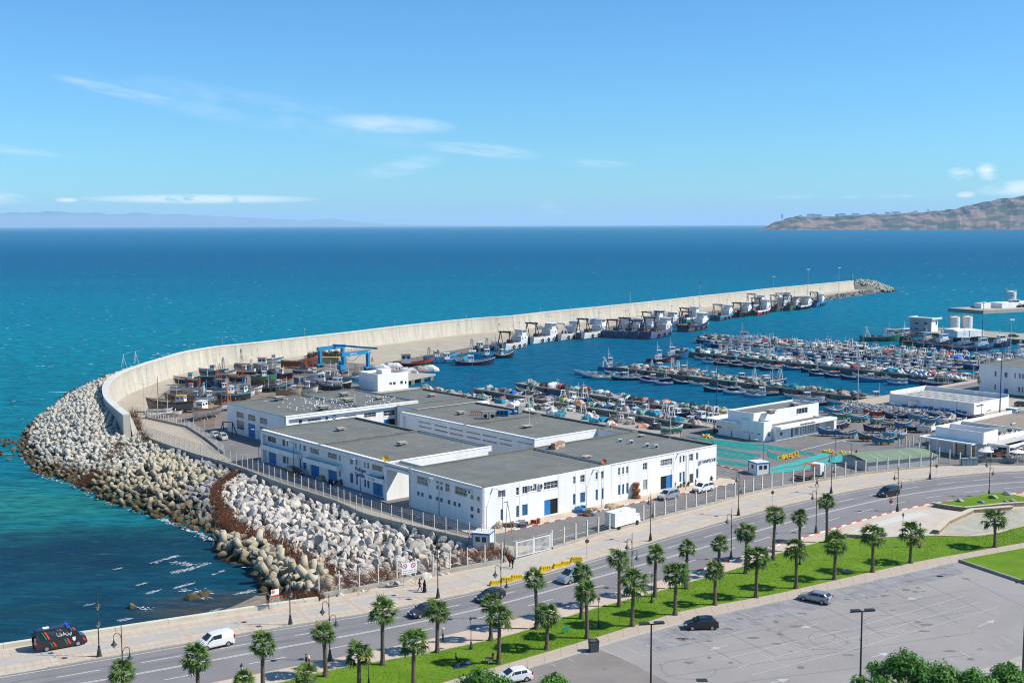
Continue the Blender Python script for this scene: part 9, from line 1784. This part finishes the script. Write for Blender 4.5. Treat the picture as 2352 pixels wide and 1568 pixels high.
p=GT(2,2,915,1525);t=thing('dinghy_wreck',p,'brown upturned dinghy lying on the kerb','boat',None,.4);net_mb(3,1.1,.7).build('shell',PC['tan'],t);MB().box(.4,-.3,.3,1.2,.1,.5).build('board',PC['brown'],t)
g0_=GT(1,3,1790,45);g1_=GT(1,3,2055,128);gd2=g1_-g0_;t=thing('gangway',g0_,'rusty steel gangway lying along the shaded side of the front warehouse','gangway',None,math.atan2(gd2.y,gd2.x));m=MB();m.bx(0,gd2.length,.2,1.3,.15,.45);m.build('deck',PC['black'],t)
for y in (.2,1.3): m=MB();[m.tube((k,y,.4),(k,y,1.5),.03,n=4) for k in range(1,int(gd2.length))];m.tube((.5,y,1.5),(gd2.length-.3,y,1.5),.04,n=4);m.build('handrail',RUST,t)
p=GT(0,2,2095,870);t=thing('steel_stand',p,'black steel portal stand at the end of the rear warehouse','stand',None,-.3);[MB().tube((a,b,0),(a*.7,0,3.4),.12,n=4).build('leg',BLACKM,t) for a in (-1.8,1.8) for b in (-1.2,1.2)];MB().tube((-1.4,0,3.4),(1.4,0,3.4),.14,n=4).build('beam',BLACKM,t)
p=GT(2,2,1890,850);t=thing('forklift',p,'black forklift parked under the canopy of the market hall','forklift',None,2.6);MB().box(0,0,.8,1.8,1.2,.9).build('body',PLST,t);MB().tube((1,-.4,0),(1,-.4,3),.08,n=4).tube((1,.4,0),(1,.4,3),.08,n=4).build('lift_mast',BLACKM,t);MB().box(-.2,0,2.1,1.3,1.1,.08).build('roof',BLACKM,t);[MB().tube((a,b,.3),(a,b*1.2,.3),.3,n=10).build('wheel',RUBB,t) for a in (-.7,.7) for b in (-.5,.5)]
# ================================================================= NETS SPREAD ON THE QUAY
NTM=mat('net_turquoise',(.012,.27,.24),.9,(.02,.17,.155),.9,.9,.06,5,coords='World',contrast=.3,detail=8);NTL=mat('net_light',(.03,.36,.33),.9,(.05,.28,.25),.8,.9,.06,5,coords='World')
def net(c,r,pts,lab,m_=NTM,z=.16,cat='net'):
 A_=[GT(c,r,*q) for q in pts[0]];B_=[GT(c,r,*q) for q in pts[1]];A_,B_=smooth(A_,6),smooth(B_,6);n=len(A_);m=MB();rows_=[]
 for j in range(7):
  f=j/6;rows_.append([a.lerp(b,f)+Vector((0,0,.02+(z*(.5+.5*math.sin(i*1.7+j*2.4)) if 0<j<6 else 0))) for i,(a,b) in enumerate(zip(A_,B_))])
 for R0,R1 in zip(rows_,rows_[1:]):
  for i in range(n-1): m.quad(R0[i],R1[i],R1[i+1],R0[i+1])
 m.build('fishing_net',m_,None,label=lab,cat=cat,group='nets spread on the quay')
net(2,2,([(1600,875),(1900,905),(2351,950)],[(1640,888),(1900,935),(2351,975)]),'dark green net spread farthest back towards the market hall');net(2,2,([(1810,905),(2100,950),(2351,985)],[(1870,950),(2100,990),(2351,1012)]),'second green net band from the market hall');net(2,2,([(1868,970),(2100,1010),(2290,1040)],[(1868,1000),(2100,1040),(2270,1062)]),'third green net band from the market hall')
net(2,2,([(1868,1010),(2050,1040),(2240,1062)],[(1868,1050),(2050,1075),(2210,1088)]),'fourth green net band, ending at the yellow floats');net(2,2,([(1868,1078),(2050,1105),(2210,1130)],[(1868,1120),(2050,1140),(2200,1152)]),'short green net strip nearest the kerb island');net(2,2,([(1760,830),(1850,845),(1960,880)],[(1800,868),(1880,885),(2000,900)]),'green net bunched beside the forklift')
net(3,2,([(0,950),(200,985),(420,1030)],[(0,985),(200,1020),(430,1050)]),'upper of the dark green nets left of the boat yard');net(3,2,([(0,1010),(60,1030),(160,1050)],[(0,1070),(60,1080),(110,1088)]),'short dark green net beside the yellow float line')
net(3,2,([(0,1165),(250,1100),(500,1025),(560,1020)],[(0,1180),(280,1130),(520,1060),(580,1035)]),'upper light turquoise net running to the yellow floats',NTL);net(3,2,([(0,1185),(300,1140),(560,1070),(700,1030)],[(0,1212),(320,1180),(600,1120),(790,1050)]),'long light turquoise net running down to the fence',NTL)
ys=MB();ys.lathe([(.02,0),(.16,.08),(.16,.22),(.02,.3)],6);ys=ys.mesh('float',mat('float_yellow',(.68,.42,.03),.6,rnd=.15))
for (c,r,x0,y0,x1,y1,n,l_) in ((3,2,110,1085,265,1035,60,'along the green net'),(3,2,512,1012,600,1025,24,'at the upper turquoise net end'),(3,2,660,1030,840,1058,50,'beside the net mender'),(2,2,1762,875,1820,885,30,'next to the lamp near the market hall')):
 for i in range(n): q_=GT(c,r,x0,y0).lerp(GT(c,r,x1,y1),R.random());put('float',ys,None,(q_.x+R.gauss(0,.5),q_.y+R.gauss(0,.9),R.uniform(0,.35)),label='small yellow net float in the heap '+l_,cat='float',group='yellow floats '+l_,rot=(R.uniform(0,3),0,0),scale=1.5)
# ================================================================= PORT STREET SURFACES
def ground_poly(name,pts,m,z): q=MB();q.poly([(p.x,p.y) for p in pts],z);q.build(name,m,kind='structure')
PW=mat('port_pavement',(.50,.42,.31),.9,(.42,.36,.28),.4,.9,coords='World');ground_poly('port_pavement',[U(.1,-.05),U(59.1,-.05),U(61,1),U(62.5,-2),U(61,-4.6),U(30,-3.3),U(2.5,-3.5),U(-3.0,-2.6),U(-2.6,20.8),U(-.05,20.8)],PW,.012)
ground_poly('left_pavement',[U(-2.9,28.1),U(.0,28.1),U(.0,75),U(-2.9,75)],mat('pavement_grey',(.33,.32,.31),.9,(.27,.26,.25),.4,.9,coords='World'),.012)
for nm,P,lb in (('painted_kerb',[U(2.5,-3.5),U(30,-3.3),U(61,-4.6)],'red and white kerb below the bright facade'),('painted_kerb',[U(61,-4.6),U(62.5,-2),U(61,1)],'curved red and white kerb end at the sharp corner of the facade'),('painted_kerb',[U(-3,-1),U(-3,21)],'red and white kerb at the shaded side of the front warehouse'),('painted_kerb',[U(-2.9,28),U(-2.9,60)],'red and white kerb in front of the blue doors'),('painted_kerb',[GT(2,2,1875,1135),GT(2,2,2050,1180),GT(2,2,2230,1215),GT(2,2,2351,1230),GT(3,2,0,1215)],'red and white kerb of the island with the guard booth')): kerbs(P,nm,1.3,.18,.14,[KR,KW],lb,'kerbs')
ml=MB()
def pl(a,b,dash=0,w=.12,z=.016):
 d=(b-a);L_=d.length;d.normalize();n=Vector((-d.y,d.x,0))*w/2;s=0
 while s<L_: e=min(L_,s+(dash or L_));p0,p1=a+d*s,a+d*e;p0.z=p1.z=z;ml.quad(p0-n,p1-n,p1+n,p0+n);s=e+(dash or 1)
pl(U(-1,-8.5),U(60,-8),2.6);pl(U(-1,-12),U(60,-11));pl(U(60,-8),U(84,-10),2.6);pl(U(4,24.5),U(30,24.5));pl(U(61.5,2),U(66,-2));pl(GT(3,2,560,1180),GT(3,2,880,1080));pl(GT(3,2,780,1150),GT(3,2,930,1115));pl(GT(3,2,300,1000),GT(3,2,1000,830),0,.3);pl(GT(3,2,1600,425),GT(3,2,1940,350),3);pl(GT(3,2,1680,440),GT(3,2,1940,390))
ml.build('port_road_lines',PAINT,kind='structure')
# ================================================================= LEAFY TREES IN THE FOREGROUND
LF=leafmat('tree_leaf',(.07,.20,.018),(.13,.30,.035));LFD=leafmat('tree_leaf_dark',(.045,.13,.016),(.08,.20,.025))
def leafy(p,top,rad_,lab,seed,n=8400):
 r=random.Random(seed);t=thing('leafy_tree',p,lab,'tree');m=MB();m.tube((0,0,0),(.1,.1,top*.45),.28,.2,8);m.build('trunk',TRK,t);tips=[]
 for i in range(44):
  a,u=r.uniform(0,6.28),r.random() ** .5;e=Vector((math.cos(a)*rad_*u,math.sin(a)*rad_*u,top-(u ** 2)*rad_*.75-r.random()*1.1));tips.append(e)
 m=MB()
 for e in tips: mid=Vector((e.x*.35,e.y*.35,top*.55));m.tube((.1,.1,top*.42),mid,.11,.07,5,cap=False);m.tube(mid,e,.07,.02,4,cap=False)
 m.build('branches',TRK,t)
 for k,mm_ in ((0,LF),(1,LFD)):
  m=MB()
  for i in range(n // 2):
   c=r.choice(tips);d=Vector((r.gauss(0,1),r.gauss(0,1),r.gauss(0,.8))).normalized();rr_=.8*r.random() ** .5;q_=c+d*rr_-Vector((0,0,.1));h=r.uniform(.24,.42);dr=Vector((d.x,d.y,-.55+r.gauss(0,.25))).normalized();sd=dr.cross(Vector((0,0,1))).normalized()*h*.30;m.tri(q_-sd*.2,q_+dr*h*.45+sd,q_+dr*h);m.tri(q_-sd*.2,q_+dr*h,q_+dr*h*.45-sd)
  m.build('crown',mm_,t)
for i,(x,ytop,dist,r_,lab) in enumerate(((2085,1497,112,4.6,'leafy green tree rising from the bottom edge in front of the car park'),(2165,1528,110,3.2,'leafy tree joined to the right of the taller one at the bottom edge'),(2325,1528,110,3.4,'leafy tree at the bottom right corner'),(1112,1540,112,2.7,'leafy tree top in front of the white car at the bottom edge'),(1268,1556,112,1.6,'small leafy tree top at the bottom edge left of the floodlight'),(2250,1545,108,2.2,'leafy tree top between the two bottom right trees'))):
 d=pray(x,ytop);k=dist/d.y;topz=CAMH+d.z*k;leafy(Vector((d.x*k,dist,0)),topz,r_,lab,40+i)
